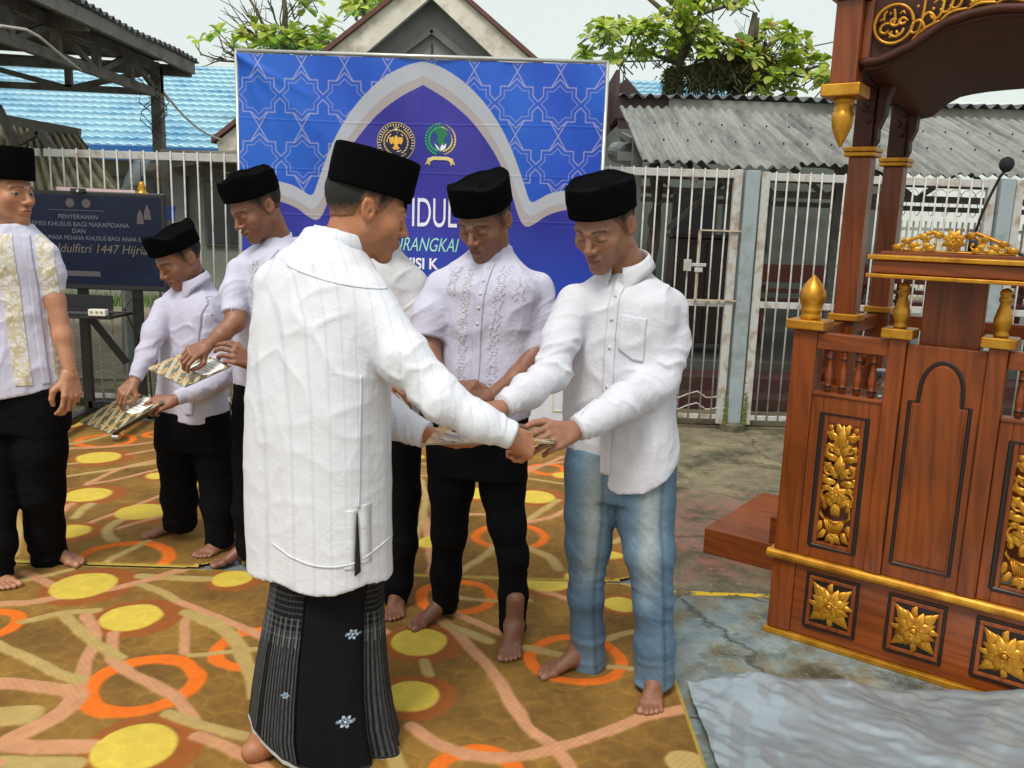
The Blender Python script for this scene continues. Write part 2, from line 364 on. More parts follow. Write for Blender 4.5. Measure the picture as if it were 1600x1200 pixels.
mb = MB(); mb.box(-5.95, -5.75, 15.1, 15.29, 0, 2.36); mb.build('column', M('column_grey', c8(110, 116, 112)), bld)  # column in one even grey, darker than the wall
# gable building
gb = empty('gable_building', (-1.35, 13, 0), 'cream gabled porch with brown verge boards rising behind the blue banner', 'building')
ax, az, lx, lz, rx_, rz_ = -1.33, 4.98, -4.43, 2.54, 1.80, 2.50
def band(poly, y0, y1, name, mat):
    mb = MB(); mb.prism(poly, y0, y1); return mb.build(name, mat, gb)
t = .42
band([(lx, lz), (lx + .1, lz - .45), (ax, az - .36), (rx_ - .1, rz_ - .45), (rx_, rz_), (ax, az)], 12.95, 13.05, 'bargeboard', WALL_CREAM)
band([(lx - .06, lz - .02), (ax, az + .0), (rx_ + .06, rz_ - .02), (rx_ + .06, rz_ + .055), (ax, az + .075), (lx - .06, lz + .055)], 12.88, 13.1, 'verge_trim', M('verge_brown', c8(96, 60, 50)))
band([(lx + .2, lz - .3), (ax, az - .3), (rx_ - .2, rz_ - .3), (rx_ - .3, 0), (lx + .3, 0)], 13.25, 13.4, 'tympanum_wall', M('tympanum_grey', c8(128, 130, 128)))
band([(-1.34, 2.2), (-1.34, 4.05), (-1.32, 4.05), (-1.32, 2.2)], 13.22, 13.245, 'panel_joint', BLACK_METAL)
for s_, bx, bz in ((-1, lx, lz), (1, rx_, rz_)):
    mb = MB(); a = (bx - ax) * .62; b_ = az - .44 + ((bz - .45) - (az - .44)) * .62
    mb.bar((ax, 13.17, az - .74), (ax + a, 13.17, b_ - .2), .03, .10); mb.build('inner_trim', M('trim_grey', c8(100, 102, 100)) if 'trim_grey' not in MATS else MATS['trim_grey'], gb)
mb = MB(); mb.quad((lx - .06, 12.9, lz + .05), (ax, 12.9, az + .07), (ax, 17, az + .07), (lx - .06, 17, lz + .05)); mb.quad((ax, 12.9, az + .07), (rx_ + .06, 12.9, rz_ + .05), (rx_ + .06, 17, rz_ + .05), (ax, 17, az + .07)); mb.build('roof', TILE, gb)

# ---- corrugated sheet
def corr(A, B, C_, D, waves, amp, nv=14, warp=.02, thick=.006, seed=0):
    """sheet with corners A(left top) B(right top) C(right bottom) D(left bottom); waves across A-B"""
    nu = waves * 8 + 1; rs = np.random.RandomState(seed)
    u, v = np.meshgrid(np.linspace(0, 1, nu), np.linspace(0, 1, nv), indexing='ij'); u = u[..., None]; v = v[..., None]
    A, B, C_, D = map(np.array, (A, B, C_, D)); P = (A * (1 - u) + B * u) * (1 - v) + (D * (1 - u) + C_ * u) * v
    n = np.cross(B - A, D - A); n = n / np.linalg.norm(n); n = n if n[2] > 0 else -n
    step = np.floor(v * 2.999) * -.012 * 0
    sheet = np.floor(u * waves / 7); jit = rs.rand(int(waves / 7) + 2)
    drop = (jit[sheet.astype(int)] - .5) * warp
    P = P + n * (amp * np.sin(u * waves * 2 * np.pi) + .014 * (v > .36) * 1.0 + .012 * np.sin(v * 5 + u * 17)) + (D - A) * v * drop
    P = P.reshape(-1, 3); q = gridq(nu, nv); P2 = P - n * thick; N = len(P)
    e = np.arange(nu) * nv + nv - 1; side = np.stack([e[:-1], e[1:], e[1:] + N, e[:-1] + N], 1)
    e2 = np.arange(nu) * nv; side2 = np.stack([e2[:-1], e2[1:], e2[1:] + N, e2[:-1] + N], 1)
    e3 = np.arange(nv); s3 = np.stack([e3[:-1], e3[1:], e3[1:] + N, e3[:-1] + N], 1)
    return npmesh('sheet', np.vstack([P, P2]), np.vstack([q, q[:, ::-1] + N, side, side2, s3]))
def cement_mat(name, a, b_, d):
    m, nt, bs = newmat(name); v = mapping(nt); v2 = mapping(nt, (2.6, .28, .28))
    base = ramp(nt, noise(nt, v2, 5, 8, .65), [(.3, a), (.5, b_), (.7, tuple(min(1, q * 1.25) for q in b_))])
    dm = ramp(nt, noise(nt, v2, 2.2, 9, .75), [(.46, 0), (.68, .8)]); base = mix(nt, dm, base, d)
    sp = ramp(nt, noise(nt, v, 22, 4, .7), [(.60, 0), (.7, .7)]); base = mix(nt, sp, base, d)
    nt.links.new(base, bs.inputs['Base Color']); bs.inputs['Roughness'].default_value = .85; bumpn(nt, bs, noise(nt, v, 30, 5), .3, .004); return m
CEM = cement_mat('fibre_cement', c8(90, 92, 88), c8(130, 132, 126), c8(60, 60, 55))
CEMD = cement_mat('dark_fibre_cement', c8(70, 74, 74), c8(98, 102, 102), c8(40, 40, 38))
shed = empty('shed', (3.6, 8.6, 0), 'open shed with grey corrugated lean-to roof behind the fence on the right', 'building')
rf = link('lean_to_roof', corr((.96, 8.75, 2.66), (8.3, 8.55, 2.60), (8.3, 6.85, 1.97), (.97, 6.9, 2.0), 84, .016, warp=.10, seed=5), CEM, shed)
link('upper_roof', corr((1.05, 10.9, 3.05), (9.6, 10.9, 3.0), (9.6, 9.0, 2.80), (1.0, 9.05, 2.81), 64, .024, seed=2, warp=.03), CEMD, shed)
sc = MB()
for k in range(36):
    x = 1.2 + k * .2; 
    for tt in (.42, .72):
        y = 8.75 + (6.9 - 8.75) * tt; z = 2.66 + (2.0 - 2.66) * tt + .048; sc.lathe([(.008, -.01), (.008, .003), (.004, .008)], (x, y, z), 6)
sc.build('roof_bolt', BLACK_METAL, shed)
mb = MB(); mb.box(1.5, 9.6, 9.1, 9.14, 2.62, 2.80); mb.build('fascia', FASCIA, shed)
mb = MB(); mb.quad((1.0, 9.13, 2.60), (1.5, 9.13, 2.60), (1.5, 9.13, 2.82), (1.0, 9.13, 2.82)); mb.box(1.0, 1.5, 9.15, 9.18, 2.5, 2.8); mb.build('eave_end', M('weathered_board', c8(58, 40, 36)), shed)
mb = MB(); mb.bar((1.0, 9.3, 2.86), (.68, 12.9, 2.2), .04, .5); mb.bar((1.22, 9.6, 2.96), (.6, 9.6, 2.35), .05, .3); mb.build('bargeboard', MATS['weathered_board'], shed)
SW = M('shed_wall', c8(104, 112, 104), .85, vs=1.5, dirt=c8(74, 78, 72), ds=.8)
mb = MB(); mb.box(1.0, 5.05, 12.2, 12.35, .33, 3.0); mb.build('rear_wall', SW, shed)
mb = MB(); mb.box(.62, .72, 8.2, 12.2, .33, .9); mb.build('low_wall', SW, shed)
for x, y in ((1.05, 7.9), (2.95, 8.1), (4.9, 8.1), (6.9, 8.1), (2.6, 10.6), (4.2, 10.9)):
    mb = MB(); mb.bar((x, y, .33), (x, y, 2.3 if y < 9 else 2.8), .09); mb.build('post', DARK_STEEL, shed)
for y0 in (8.1, 10.7):
    mb = MB(); mb.bar((.9, y0, 2.14), (9, y0, 2.12), .06, .08); mb.bar((.9, y0, 1.85), (9, y0, 1.83), .05, .06); mb.build('beam', DARK_STEEL, shed)
for k in range(10):
    x = 1.2 + k * .82; mb = MB(); mb.bar((x, 8.1, 1.84), (x + .41, 8.1, 2.13), .04, .04); mb.bar((x + .41, 8.1, 2.13), (x + .82, 8.1, 1.84), .04, .04); mb.build('brace', DARK_STEEL, shed)
for x in (1.4, 2.95, 4.9, 6.9):
    mb = MB(); mb.bar((x, 8.15, 1.5), (x + .5, 8.15, 1.95), .04, .05); mb.bar((x, 7.0, 1.9), (x, 9.2, 2.62), .05, .07); mb.bar((x, 8.1, 2.1), (x, 12.2, 2.75), .05, .07); mb.build('rafter', DARK_STEEL, shed)
mb = MB(); mb.box(2.15, 2.75, 12.14, 12.19, .34, 2.0); mb.build('doorway', M('opening_shade_black', (.012, .012, .014), .6), shed)  # black panel on the solid wall, its colour standing for the unlit inside
mb = MB(); mb.box(2.85, 3.5, 12.14, 12.19, 1.3, 2.1); mb.build('window', WG, shed)
mb = MB(); mb.box(1.05, 1.4, 12.14, 12.19, 1.0, 2.0); mb.build('window', WG, shed)
# cabinet, benches
DW = M('dark_stained_wood', c8(48, 26, 20), .4, vs=4)
r = empty('cabinet', (1.88, 8.3, .33), 'dark brown cabinet standing on the veranda behind the fence hatch', 'cabinet')
mb = MB(); mb.box(1.5, 2.1, 8.25, 8.65, .42, 1.42); mb.build('carcass', DW, r, .01)
mb = MB(); mb.box(1.47, 2.13, 8.22, 8.68, 1.423, 1.46); mb.build('top', DW, r, .006)
for x in (1.55, 2.05):
    mb = MB(); mb.box(x - .03, x + .03, 8.28, 8.34, .33, .42); mb.build('leg', DW, r)
mb = MB(); mb.box(1.53, 1.79, 8.235, 8.248, .46, 1.38); mb.box(1.81, 2.07, 8.235, 8.248, .46, 1.38); mb.build('door', DW, r, .004)
RW = M('red_brown_bench', c8(88, 34, 26), .4)
def bench(x, y, rz, label):
    r = empty('bench', (x, y, .33), label, 'bench', 'red brown benches under the shed roof', rz)
    def p(name, f): mb = MB(); f(mb); mb.build(name, RW, r, .006, world=False)
    p('seat', lambda m_: m_.box(-.75, .75, -.22, .22, .40, .44)); p('backrest', lambda m_: (m_.box(-.75, .75, .20, .24, .62, .82), m_.box(-.75, .75, .20, .24, .5, .55)))
    for sx_ in (-.68, .68):
        p('leg', lambda m_: (m_.bar((sx_, -.18, 0), (sx_, -.10, .40), .06), m_.bar((sx_, .28, 0), (sx_, .22, .85), .06), m_.bar((sx_, -.2, .58), (sx_, .22, .60), .05)))
bench(3.35, 9.6, .15, 'red brown bench left of the pulpit column, on the veranda')
bench(5.2, 9.9, -.1, 'red brown bench seen through the gap between the pulpit columns')
# open side at the right: far white fence, razor wire
r = empty('far_fence', (7.5, 16.5, 0), 'tall white picket fence with razor wire beyond the open side of the shed', 'fence')
for z in (.5, 1.65): mb = MB(); mb.bar((5.0, 16.5, z), (12, 16.5, z), .04, .06); mb.build('rail', WHITE_METAL, r)
for k in range(60): mb = MB(); x = 5.05 + k * .115; mb.bar((x, 16.48, 0), (x, 16.48, 1.8), .03); mb.build('picket', WHITE_METAL, r)
r = empty('razor_wire', (8, 16.7, 1.75), 'coil of razor wire on top of the far white fence', 'razor wire')
mb = MB(); mb.tube([(5 + k * .014, 16.7 + .25 * math.cos(k * .33), 2.15 + .25 * math.sin(k * .33)) for k in range(480)], .008, 4); mb.build('wire_coil', GREY_METAL, r)
mb = MB(); mb.box(4.5, 14, 22, 22.2, 0, 1.5); tag(recenter(mb.build('boundary_wall', WALL_CREAM)), 'low cream wall far beyond the razor wire', 'wall')
def bush(c, r_, n, label):
    mb = MB()
    for i in range(n):
        d = Vector((rnd.gauss(0, 1), rnd.gauss(0, 1), rnd.gauss(0, 1))).normalized() * r_ * rnd.random() ** .4; p = Vector(c) + d; a = Vector((rnd.gauss(0, 1), rnd.gauss(0, 1), rnd.gauss(0, 1))).normalized(); b = a.cross(Vector((rnd.random(), .3, .8))).normalized()
        mb.add([p - a * .07, p + b * .03, p + a * .07, p - b * .03], [(0, 1, 2, 3)])
    tag(recenter(mb.build('shrub', LEAF)), label, 'shrub')
LEAF = M('leaf_green', (.16, .25, .035), .5, vs=3, var=.4); LEAF.node_tree.nodes['Principled BSDF'].inputs['Transmission Weight'].default_value = 0
bush((6.15, 15.5, .7), .55, 900, 'small green shrub seen between the two left pulpit columns')
# white roof sheet far right
mb = MB(); mb.quad((6.6, 12.6, 3.25), (14, 12.6, 3.25), (14, 17, 4.05), (8.2, 17, 4.05)); mb.box(6.6, 14, 12.55, 12.6, 3.16, 3.25); tag(recenter(mb.build('far_roof', M('pale_roof', c8(196, 200, 196), .6))), 'pale grey roof rising behind the shed inside the pulpit arch', 'roof')

# ---- steel truss canopy, top left
cn = empty('truss_canopy', (-4.1, 10, 0), 'steel truss canopy with corrugated roof at the top left, on a grey post', 'canopy')
zE = 3.16; slope = .03
def cx(z): return -3.66 - (z - zE) / slope
link('roof_sheet', corr((-11, 4.4, zE + 7.3 * slope), (-11, 10.1, zE + 7.3 * slope), (-3.62, 10.1, zE), (-3.62, 4.4, zE), 46, .022, nv=10, warp=.004), CEMD, cn)
def tr(name, a, b, w=.055, h=.09): mb = MB(); mb.bar(a, b, w, h); return mb.build(name, DARK_STEEL, cn)
# beam along the eave (running away from the viewer)
xe = -4.05; zt = 3.08; zb = 2.80
tr('top_chord', (xe, 4.2, zt), (xe, 10, zt)); tr('bottom_chord', (xe, 4.2, zb), (xe, 10, zb)); tr('eave_purlin', (-3.68, 4.2, zE - .07), (-3.68, 10.05, zE - .07), .05, .12)
for k in range(8):
    y0 = 10 - k * .72
    tr('strut', (xe, y0, zb), (xe, y0, zt), .07, .07); tr('diagonal', (xe, y0, zt if k % 2 else zb), (xe, y0 - .72, zb if k % 2 else zt), .04, .05)
# end frame across
tr('top_chord', (-4.05, 10.02, zt + .02), (-9, 10.02, zt + .02 + .0), .06, .09); tr('bottom_chord', (-4.05, 10.0, zb + .02), (-9, 10.0, zb + .1), .06, .07)
for k in range(5):
    x = -4.05 - k * 1.0; tr('strut', (x - 1.0, 10, zb + .04), (x - 1.0, 10, zt), .07, .06); tr('diagonal', (x if k % 2 else x - 1.0, 10, zb + .03), (x - 1.0 if k % 2 else x, 10, zt - .02), .05, .06)
for k in range(7): x = -4.3 - k * .85; z = zE + (-3.62 - x) * slope - .045; tr('purlin', (x, 4.3, z), (x, 10.1, z), .05, .07)
for y in (5.4, 7.7, 10.05): tr('rafter', (-3.7, y, zE - .10), (-10.5, y, zE + 6.8 * slope - .10), .06, .12)
tr('post', (-4.07, 10, 0), (-4.07, 10, zt), .11, .11)
mb = MB()
for s in range(7):
    a = rnd.uniform(-.1, .1); mb.tube([(-4.07 + .1 * math.sin(k * 1.3 + s) + a, 9.85, 3.05 - k * .09 - .02 * s) for k in range(7 + s % 3)], .006, 5)
mb.build('cable_tangle', M('old_cable', c8(70, 64, 54)), cn)
def wire(name, pts, r, label, mat=None, n=5):
    mb = MB(); mb.tube(pts, r, n); return tag(recenter(mb.build(name, mat or MATS['old_cable'])), label, 'cable')
WC = M('white_cable', c8(190, 188, 176))
a, b_ = W(243, 128, 10), W(345, 218, 12.8); wire('overhead_cable', [a + (b_ - a) * k / 8 - np.array([0, 0, .12 * math.sin(math.pi * k / 8)]) for k in range(9)], .014, 'pale cable sloping from the canopy post to the cream gable', WC)
pp = [W(0, 40, 5.6), W(40, 46, 5.9), W(62, 58, 6.2), W(100, 90, 7), W(130, 112, 8.4), W(205, 122, 9.8)]; wire('overhead_cable', pp, .010, 'pale cable drooping below the truss canopy', WC)
a, b_ = W(945, 97, 14), W(1330, 60, 22); wire('overhead_cable', [a * 1.0, (a + b_) / 2 - np.array([0, 0, .2]), b_], .014, 'thin dark cable crossing the sky behind the almond tree')
a, b_ = W(976, 100, 11), W(972, 150, 11); wire('overhead_cable', [a, b_], .008, 'thin vertical wire right of the banner')
# small lean-to canopies behind left fence
TRL = cement_mat('translucent_sheet', c8(176, 168, 140), c8(204, 196, 168), c8(120, 108, 84))
s1 = empty('small_canopy', (-6.2, 10.5, 0), 'small low canopy with striped beige roof sheet behind the fence at the far left', 'canopy')
A_, B_, C2, D2 = W(-40, 182, 10.5), W(120, 205, 10.0), W(190, 300, 8.2), W(-60, 330, 8.2)
link('roof_sheet', corr(A_, B_, C2, D2, 16, .03, nv=6, warp=0), TRL, s1)
mb = MB(); mb.bar(W(0, 185, 9.9), W(125, 208, 9.9), .06, .10); mb.build('edge_gutter', FASCIA, s1)
for a, b_ in (((-5, 165), (30, 235)), ((30, 222), (60, 205)), ((60, 205), (85, 235)), ((95, 330), (125, 280)), ((95, 270), (95, 470))): mb = MB(); mb.bar(W(*a, 9.2), W(*b_, 9.2), .07, .07); mb.build('strut', DARK_STEEL, s1)
s2 = empty('small_canopy', (-4, 10, 0), 'flat grey canopy with a slatted ceiling left of the banner, behind the fence', 'canopy')
mb = MB(); mb.add([W(228, 255, 9.0), W(380, 232, 9.0), W(380, 245, 9.0), W(228, 268, 9.0), W(228, 262, 8.95) * [1, 1.25, 1] + [-.9, 0, -.05]], [(0, 1, 2, 3)])
mb.box(-3.62, -2.2, 8.9, 12.2, 2.05, 2.13); mb.build('canopy_deck', FASCIA, s2)
for k in range(9): mb = MB(); mb.bar((-3.6, 9.0 + k * .36, 2.03), (-2.2, 9.0 + k * .36, 2.03), .04, .03); mb.build('slat', DARK_STEEL, s2)
mb = MB(); mb.bar((-3.58, 8.92, 2.02), (-3.58, 8.92, 0), .07); mb.bar((-3.58, 9, 1.95), (-3.58, 12.2, 1.95), .06, .1); mb.build('post', DARK_STEEL, s2)
# pipes
def lerp(a, b, t): return a + (b - a) * t
r_ = MB(); r_.tube([W(228, 240, 8), W(205, 283, 8), W(200, 296, 8), W(202, 600, 8)], .062, 14); tag(recenter(r_.build('drain_pipe', GREY_METAL, smooth=True)), 'fat grey drain pipe with an elbow rising behind the television', 'pipe')
r_ = MB(); r_.tube([W(965, 238, 11), W(985, 241, 10.4)], .13, 18); r_.tube([W(984.5, 241, 10.42), W(986, 241, 10.39)], .115, 18); tag(recenter(r_.build('drain_pipe', GREY_METAL, smooth=False)), 'short stub of grey pipe between the banner and the shed roof', 'pipe')
mb = MB(); mb.add([W(258, 322, 8.5), W(275, 321, 8.5), W(273, 345, 8.5), W(258, 344, 8.5), W(258, 322, 8.52), W(275, 321, 8.52), W(273, 345, 8.52), W(258, 344, 8.52)], [(0, 1, 2, 3), (7, 6, 5, 4), (0, 4, 5, 1), (1, 5, 6, 2), (2, 6, 7, 3), (3, 7, 4, 0)])
tag(recenter(mb.build('sign', M('sign_blue', c8(40, 70, 160)))), 'small blue sign on a bracket just right of the television', 'sign')
# trunk-like vine pole behind the fence
BARK = M('bark', c8(92, 82, 66), .9, vs=12, dirt=c8(60, 66, 36), ds=5, bump=.5)
def vary(p, k): return (p[0] + rnd.uniform(-k, k), p[1] + rnd.uniform(-k, k), p[2])
r = empty('mossy_tree', tuple(W(1017, 600, 8.0)), 'thin mossy tree trunk behind the fence, beside the man in jeans', 'tree')
mb = MB(); mb.tube([W(1022 + 5 * math.sin(k * .9), 255 + k * 32, 8) for k in range(12)], [.05 + .012 * math.sin(k * 2.1) for k in range(12)], 8); mb.build('trunk', BARK, r, smooth=True)
mb = MB(); mb.tube([W(1024 + 26 * math.sin(k * .8) * (1 if k < 5 else .4), 275 + k * 12, 7.9) for k in range(9)], .014, 6); mb.build('vine', BARK, r, smooth=True)

# ---- almond trees
LG = M('almond_leaf', c8(104, 132, 40), .45, attr=True, var=.25, vs=4, bump=0)
mm = LG.node_tree; 
def leafmat():
    b = mm.nodes['Principled BSDF']; tr_ = mm.nodes.new('ShaderNodeBsdfTranslucent'); mx = mm.nodes.new('ShaderNodeMixShader'); mx.inputs[0].default_value = .35
    src = b.inputs['Base Color'].links[0].from_socket; mm.links.new(src, tr_.inputs[0]); mm.links.new(b.outputs[0], mx.inputs[1]); mm.links.new(tr_.outputs[0], mx.inputs[2])
    mm.links.new(mx.outputs[0], mm.nodes['Material Output'].inputs[0])
leafmat()
def rosette(V, Fc, Cc, c, up, n, L, rs):
    up = np.array(up, float); up /= np.linalg.norm(up); a = np.cross(up, [.3, .5, .8]); a /= np.linalg.norm(a); b = np.cross(up, a)
    for i in range(n):
        th = 2 * np.pi * i / n + rs.rand() * .8; el = rs.uniform(-.25, .9); d = (a * np.cos(th) + b * np.sin(th)) * np.cos(el) + up * np.sin(el)
        s = np.cross(d, up); s /= np.linalg.norm(s) + 1e-9; nn = np.cross(s, d); l = L * rs.uniform(.7, 1.15); w = l * .30; k = len(V)
        for t_, ww, dz in ((.08, .12, 0), (.45, .75, .02), (.75, 1, -.03), (.94, .6, -.10), (1.0, .1, -.14)):
            p = np.array(c) + d * l * t_ + np.array([0, 0, dz * l * 1.6]); V.append(p - s * w * ww + nn * w * .25 * ww); V.append(p + s * w * ww + nn * w * .25 * ww)
        for q in range(4): Fc.append((k + 2 * q, k + 2 * q + 1, k + 2 * q + 3, k + 2 * q + 2))
        h = rs.rand(); col = np.array(c8(*( (186, 204, 70) if h < .45 else (140, 172, 52) if h < .8 else (206, 212, 104) if h < .93 else (176, 176, 76) if h < .992 else (200, 84, 50)))) * rs.uniform(.75, 1.2)
        Cc += [col] * 10
def limb(mb, pts, r0, r1): k = len(pts); mb.tube(pts, [r0 + (r1 - r0) * i / (k - 1) for i in range(k)], 7)
def almond(name, base_px, Y, limbs, clumps, L, seed, label, twigs=()):
    rs = np.random.RandomState(seed); r = empty(name, (W(*base_px, Y)[0], Y, 0), label, 'tree')
    mb = MB()
    for pts, r0, r1 in limbs: limb(mb, [W(x, y, Y + dy) for x, y, dy in pts], r0, r1)
    mb.build('trunk', BARK, r, smooth=True)
    mb = MB()
    for pts, r0, r1 in twigs:
        limb(mb, [W(x, y, Y + dy) for x, y, dy in pts], r0, r1)
    V, Fc, Cc = [], [], []
    for (x, y, sx_, sy_, n) in clumps:
        for i in range(max(1, int(n * .95))):
            px = x + rs.uniform(-sx_, sx_); py = y + rs.uniform(-sy_, sy_); dy = rs.uniform(-.8, .8); p = W(px, py, Y + dy)
            rosette(V, Fc, Cc, p, (rs.uniform(-.5, .5), rs.uniform(-.7, .3), 1), rs.randint(7, 12), L, rs)
            q = p + np.array([rs.uniform(-.25, .25) - (px - x) * .004, rs.uniform(-.1, .1), -rs.uniform(.12, .28)]); mb.tube([q, (p + q) / 2 + rs.uniform(-.03, .03, 3), p], [.011, .009, .007], 5)
    mb.build('twig', BARK, r, smooth=True); me = npmesh('crown', V, Fc, Cc); link('crown', me, LG, r)
    return r
tree = almond('almond_tree', (1075, 150), 14, [([(1052, 300, 0), (1052, 150, 0), (1062, 95, 0), (1085, 50, .2), (1098, 0, .3), (1100, -60, .4)], .10, .03), ([(1150, 300, .3), (1150, 160, .3), (1140, 100, 0), (1170, 70, -.3), (1180, 20, -.3)], .15, .04),
     ([(1060, 100, 0), (1010, 80, .2), (960, 85, .3), (925, 88, .3)], .04, .012), ([(1062, 110, 0), (1120, 95, .4), (1200, 110, .3), (1280, 125, 0)], .05, .012), ([(1085, 50, 0), (1040, 20, 0), (1005, -10, 0)], .05, .03), ([(1100, 20, 0), (1150, 5, 0), (1190, -20, 0)], .03, .015), ([(1150, 150, 0), (1200, 125, 0), (1290, 100, 0)], .05, .02), ([(1178, 70, .1), (1182, 28, .1)], .055, .05)],
     [(930, 60, 18, 16, 7), (955, 52, 22, 22, 12), (925, 85, 14, 8, 4), (1000, 50, 25, 14, 12), (985, 90, 30, 12, 9), (1035, 70, 30, 25, 18), (1050, 35, 25, 15, 10), (1075, 20, 25, 20, 12), (1090, 60, 30, 25, 14), (1110, 5, 30, 12, 8), (1165, 12, 14, 14, 4), (1075, -10, 40, 10, 10), (1130, 75, 30, 16, 12), (1170, 75, 25, 12, 9), (1215, 55, 28, 12, 12), (1240, 80, 20, 18, 10), (1200, 110, 40, 22, 18), (1260, 105, 28, 16, 10), (1275, 125, 18, 14, 5), (1225, 140, 40, 10, 8), (1065, 125, 16, 14, 5), (1160, 15, 8, 12, 2)], .22, 4,
     'leafy almond tree with a dark mossy clump, behind the shed roof on the right')
mo, rs = MB(), np.random.RandomState(2)
V, Fc, Cc = [], [], []
for i in range(5200):
    t_ = rs.rand(); px = 1082 + 120 * t_ + rs.normal(0, 9); py = 128 - 45 * t_ * rs.rand() + rs.normal(0, 12) - 5
    if i % 6 == 0: px, py = 1052 + rs.normal(0, 7), 132 + rs.normal(0, 12)
    p = W(px, py, 14 + rs.uniform(-.4, .4)); d = np.array([rs.normal(0, .4), rs.normal(0, .4), rs.uniform(-1, .6)]); d /= np.linalg.norm(d); s = np.cross(d, [0, 1, .2]) * .012; l = rs.uniform(.07, .16); k = len(V)
    V += [p - s, p + s, p + d * l + s * .3, p + d * l - s * .3]; Fc.append((k, k + 1, k + 2, k + 3)); Cc += [np.array(c8(94, 92, 44)) * rs.uniform(.4, 1.1)] * 4
link('moss_clump', npmesh('moss_clump', V, Fc, Cc), LG, tree)
br = []
rs = np.random.RandomState(9)
def twiglets(x, y, ang, n, L0):
    out_ = []
    for i in range(n):
        a = ang + rs.uniform(-.7, .7); l = L0 * rs.uniform(.4, 1); pts = [(x, y, 0)]
        for k in range(4): a += rs.uniform(-.35, .35); pts.append((pts[-1][0] + l / 4 * math.cos(a), pts[-1][1] - l / 4 * math.sin(a), rs.uniform(-.2, .2)))
        out_.append((pts, .013, .005)); x2, y2, _ = pts[2]
        if rs.rand() < .7: b = a + rs.choice([-1, 1]) * .8; out_.append(([(x2, y2, 0), (x2 + l * .3 * math.cos(b), y2 - l * .3 * math.sin(b), 0)], .009, .004))
    return out_
almond('almond_tree', (450, 200), 15, [([(452, 300, 0), (448, 120, 0), (444, 60, 0), (446, 20, 0), (440, -40, 0)], .09, .03), ([(448, 110, 0), (420, 60, 0), (405, 25, 0), (380, -20, 0)], .04, .018), ([(445, 70, 0), (480, 40, 0), (500, 45, 0), (512, 42, 0)], .03, .01), ([(440, 100, 0), (380, 97, 0), (345, 95, 0), (315, 85, 0), (305, 70, 0)], .022, .010), ([(370, 90, 0), (350, 80, 0), (342, 55, 0)], .02, .01), ([(575, 60, 0), (572, 30, 0), (565, 10, 0)], .04, .02)],
     [(307, 62, 5, 4, 1), (341, 53, 4, 3, 1), (374, 57, 8, 6, 3), (363, 74, 6, 4, 2), (400, 38, 6, 5, 2), (422, 60, 14, 10, 8), (445, 68, 25, 12, 12), (412, 74, 8, 4, 3), (460, 50, 12, 10, 5), (490, 75, 20, 8, 6), (505, 62, 12, 12, 6), (478, 18, 5, 5, 1), (515, 38, 3, 4, 1), (485, 3, 10, 6, 3), (548, 12, 16, 9, 5), (570, 8, 18, 10, 6), (590, 5, 12, 8, 4)], .26, 8,
     'half bare almond tree with curling twigs, left above the banner', twiglets(440, 50, 1.9, 9, 95) + twiglets(405, 60, 2.3, 9, 90) + twiglets(380, 95, 2.8, 5, 60) + twiglets(400, 40, 2.0, 6, 60) + twiglets(350, 92, 3.6, 4, 50) + twiglets(460, 30, 1.3, 4, 60))
# bare reed stems behind shed
r = MB()
for i in range(14): x = 1150 + i * 5 + rs.uniform(-4, 4); r.tube([W(x, 70, 14.5), W(x + rs.uniform(-6, 6), 45, 14.5), W(x + rs.uniform(-9, 9), 20 + rs.uniform(0, 20), 14.5)], [.006, .005, .003], 4)
tag(recenter(r.build('dry_stems', BARK)), 'thin dry stems sticking up from the crown of the right almond tree', 'plant')
# ================================================================== BANNER
def pip(X, Y, poly):
    ins = np.zeros(X.shape, bool); n = len(poly)
    for i in range(n):
        x1, y1 = poly[i]; x2, y2 = poly[(i + 1) % n]
        c = ((y1 > Y) != (y2 > Y)) & (X < (x2 - x1) * (Y - y1) / ((y2 - y1) + 1e-12) + x1); ins ^= c
    return ins
def smoothpoly(p, it=2):
    for _ in range(it):
        q = []
        for i in range(len(p) - 1): a, b = p[i], p[i + 1]; q += [(a[0] * .75 + b[0] * .25, a[1] * .75 + b[1] * .25), (a[0] * .25 + b[0] * .75, a[1] * .25 + b[1] * .75)]
        p = [p[0]] + q + [p[-1]]
    return p
BW, BH = 2.49, 1.80; BX0, BZT, BY = -1.925, 2.575, 6.10     # banner in metres
def bnp(u, v):
    """banner plane point (u from left, v down from top) with its sag and creases, in world space"""
    u = np.asarray(u, float); v = np.asarray(v, float)
    w = .010 * np.sin(u * 3.1 + v * 2) + .006 * np.sin(u * 9 - v * 7) + .012 * np.exp(-((v - u * .9) / .05) ** 2) * np.exp(-u * 3.) + .010 * np.exp(-((v - u * .5 - .02) / .03) ** 2) * np.exp(-u * 3.) \
        + .010 * np.exp(-((v - u * 2.2) / .08) ** 2) * np.exp(-v * 2.) + .0016 * np.exp(-((v - .42 - .01 * np.sin(u * 2)) / .006) ** 2) + .0014 * np.exp(-((v - .75) / .006) ** 2) + .0014 * np.exp(-((v - 1.06) / .006) ** 2) + .0022 * np.exp(-((u - 1.24) / .006) ** 2)
    w = w + .02 * (fbm(np.stack([u * 2.2, v * 1.3, 0 * u], -1).reshape(-1, 3), 3).reshape(u.shape) - .5) + .016 * np.exp(-v * 3) * np.sin(u * 26) * .25
    return np.stack([BX0 + u - .012 * v * 0, BY - w - .006, BZT - v], -1)
S = 1340 / 6.1
def bpx(x, y): p = W(x, y, BY); return (p[0] - BX0, BZT - p[2])
def cpx(x, y): return bpx(360 + x / 2.667, 60 + y / 2.667)
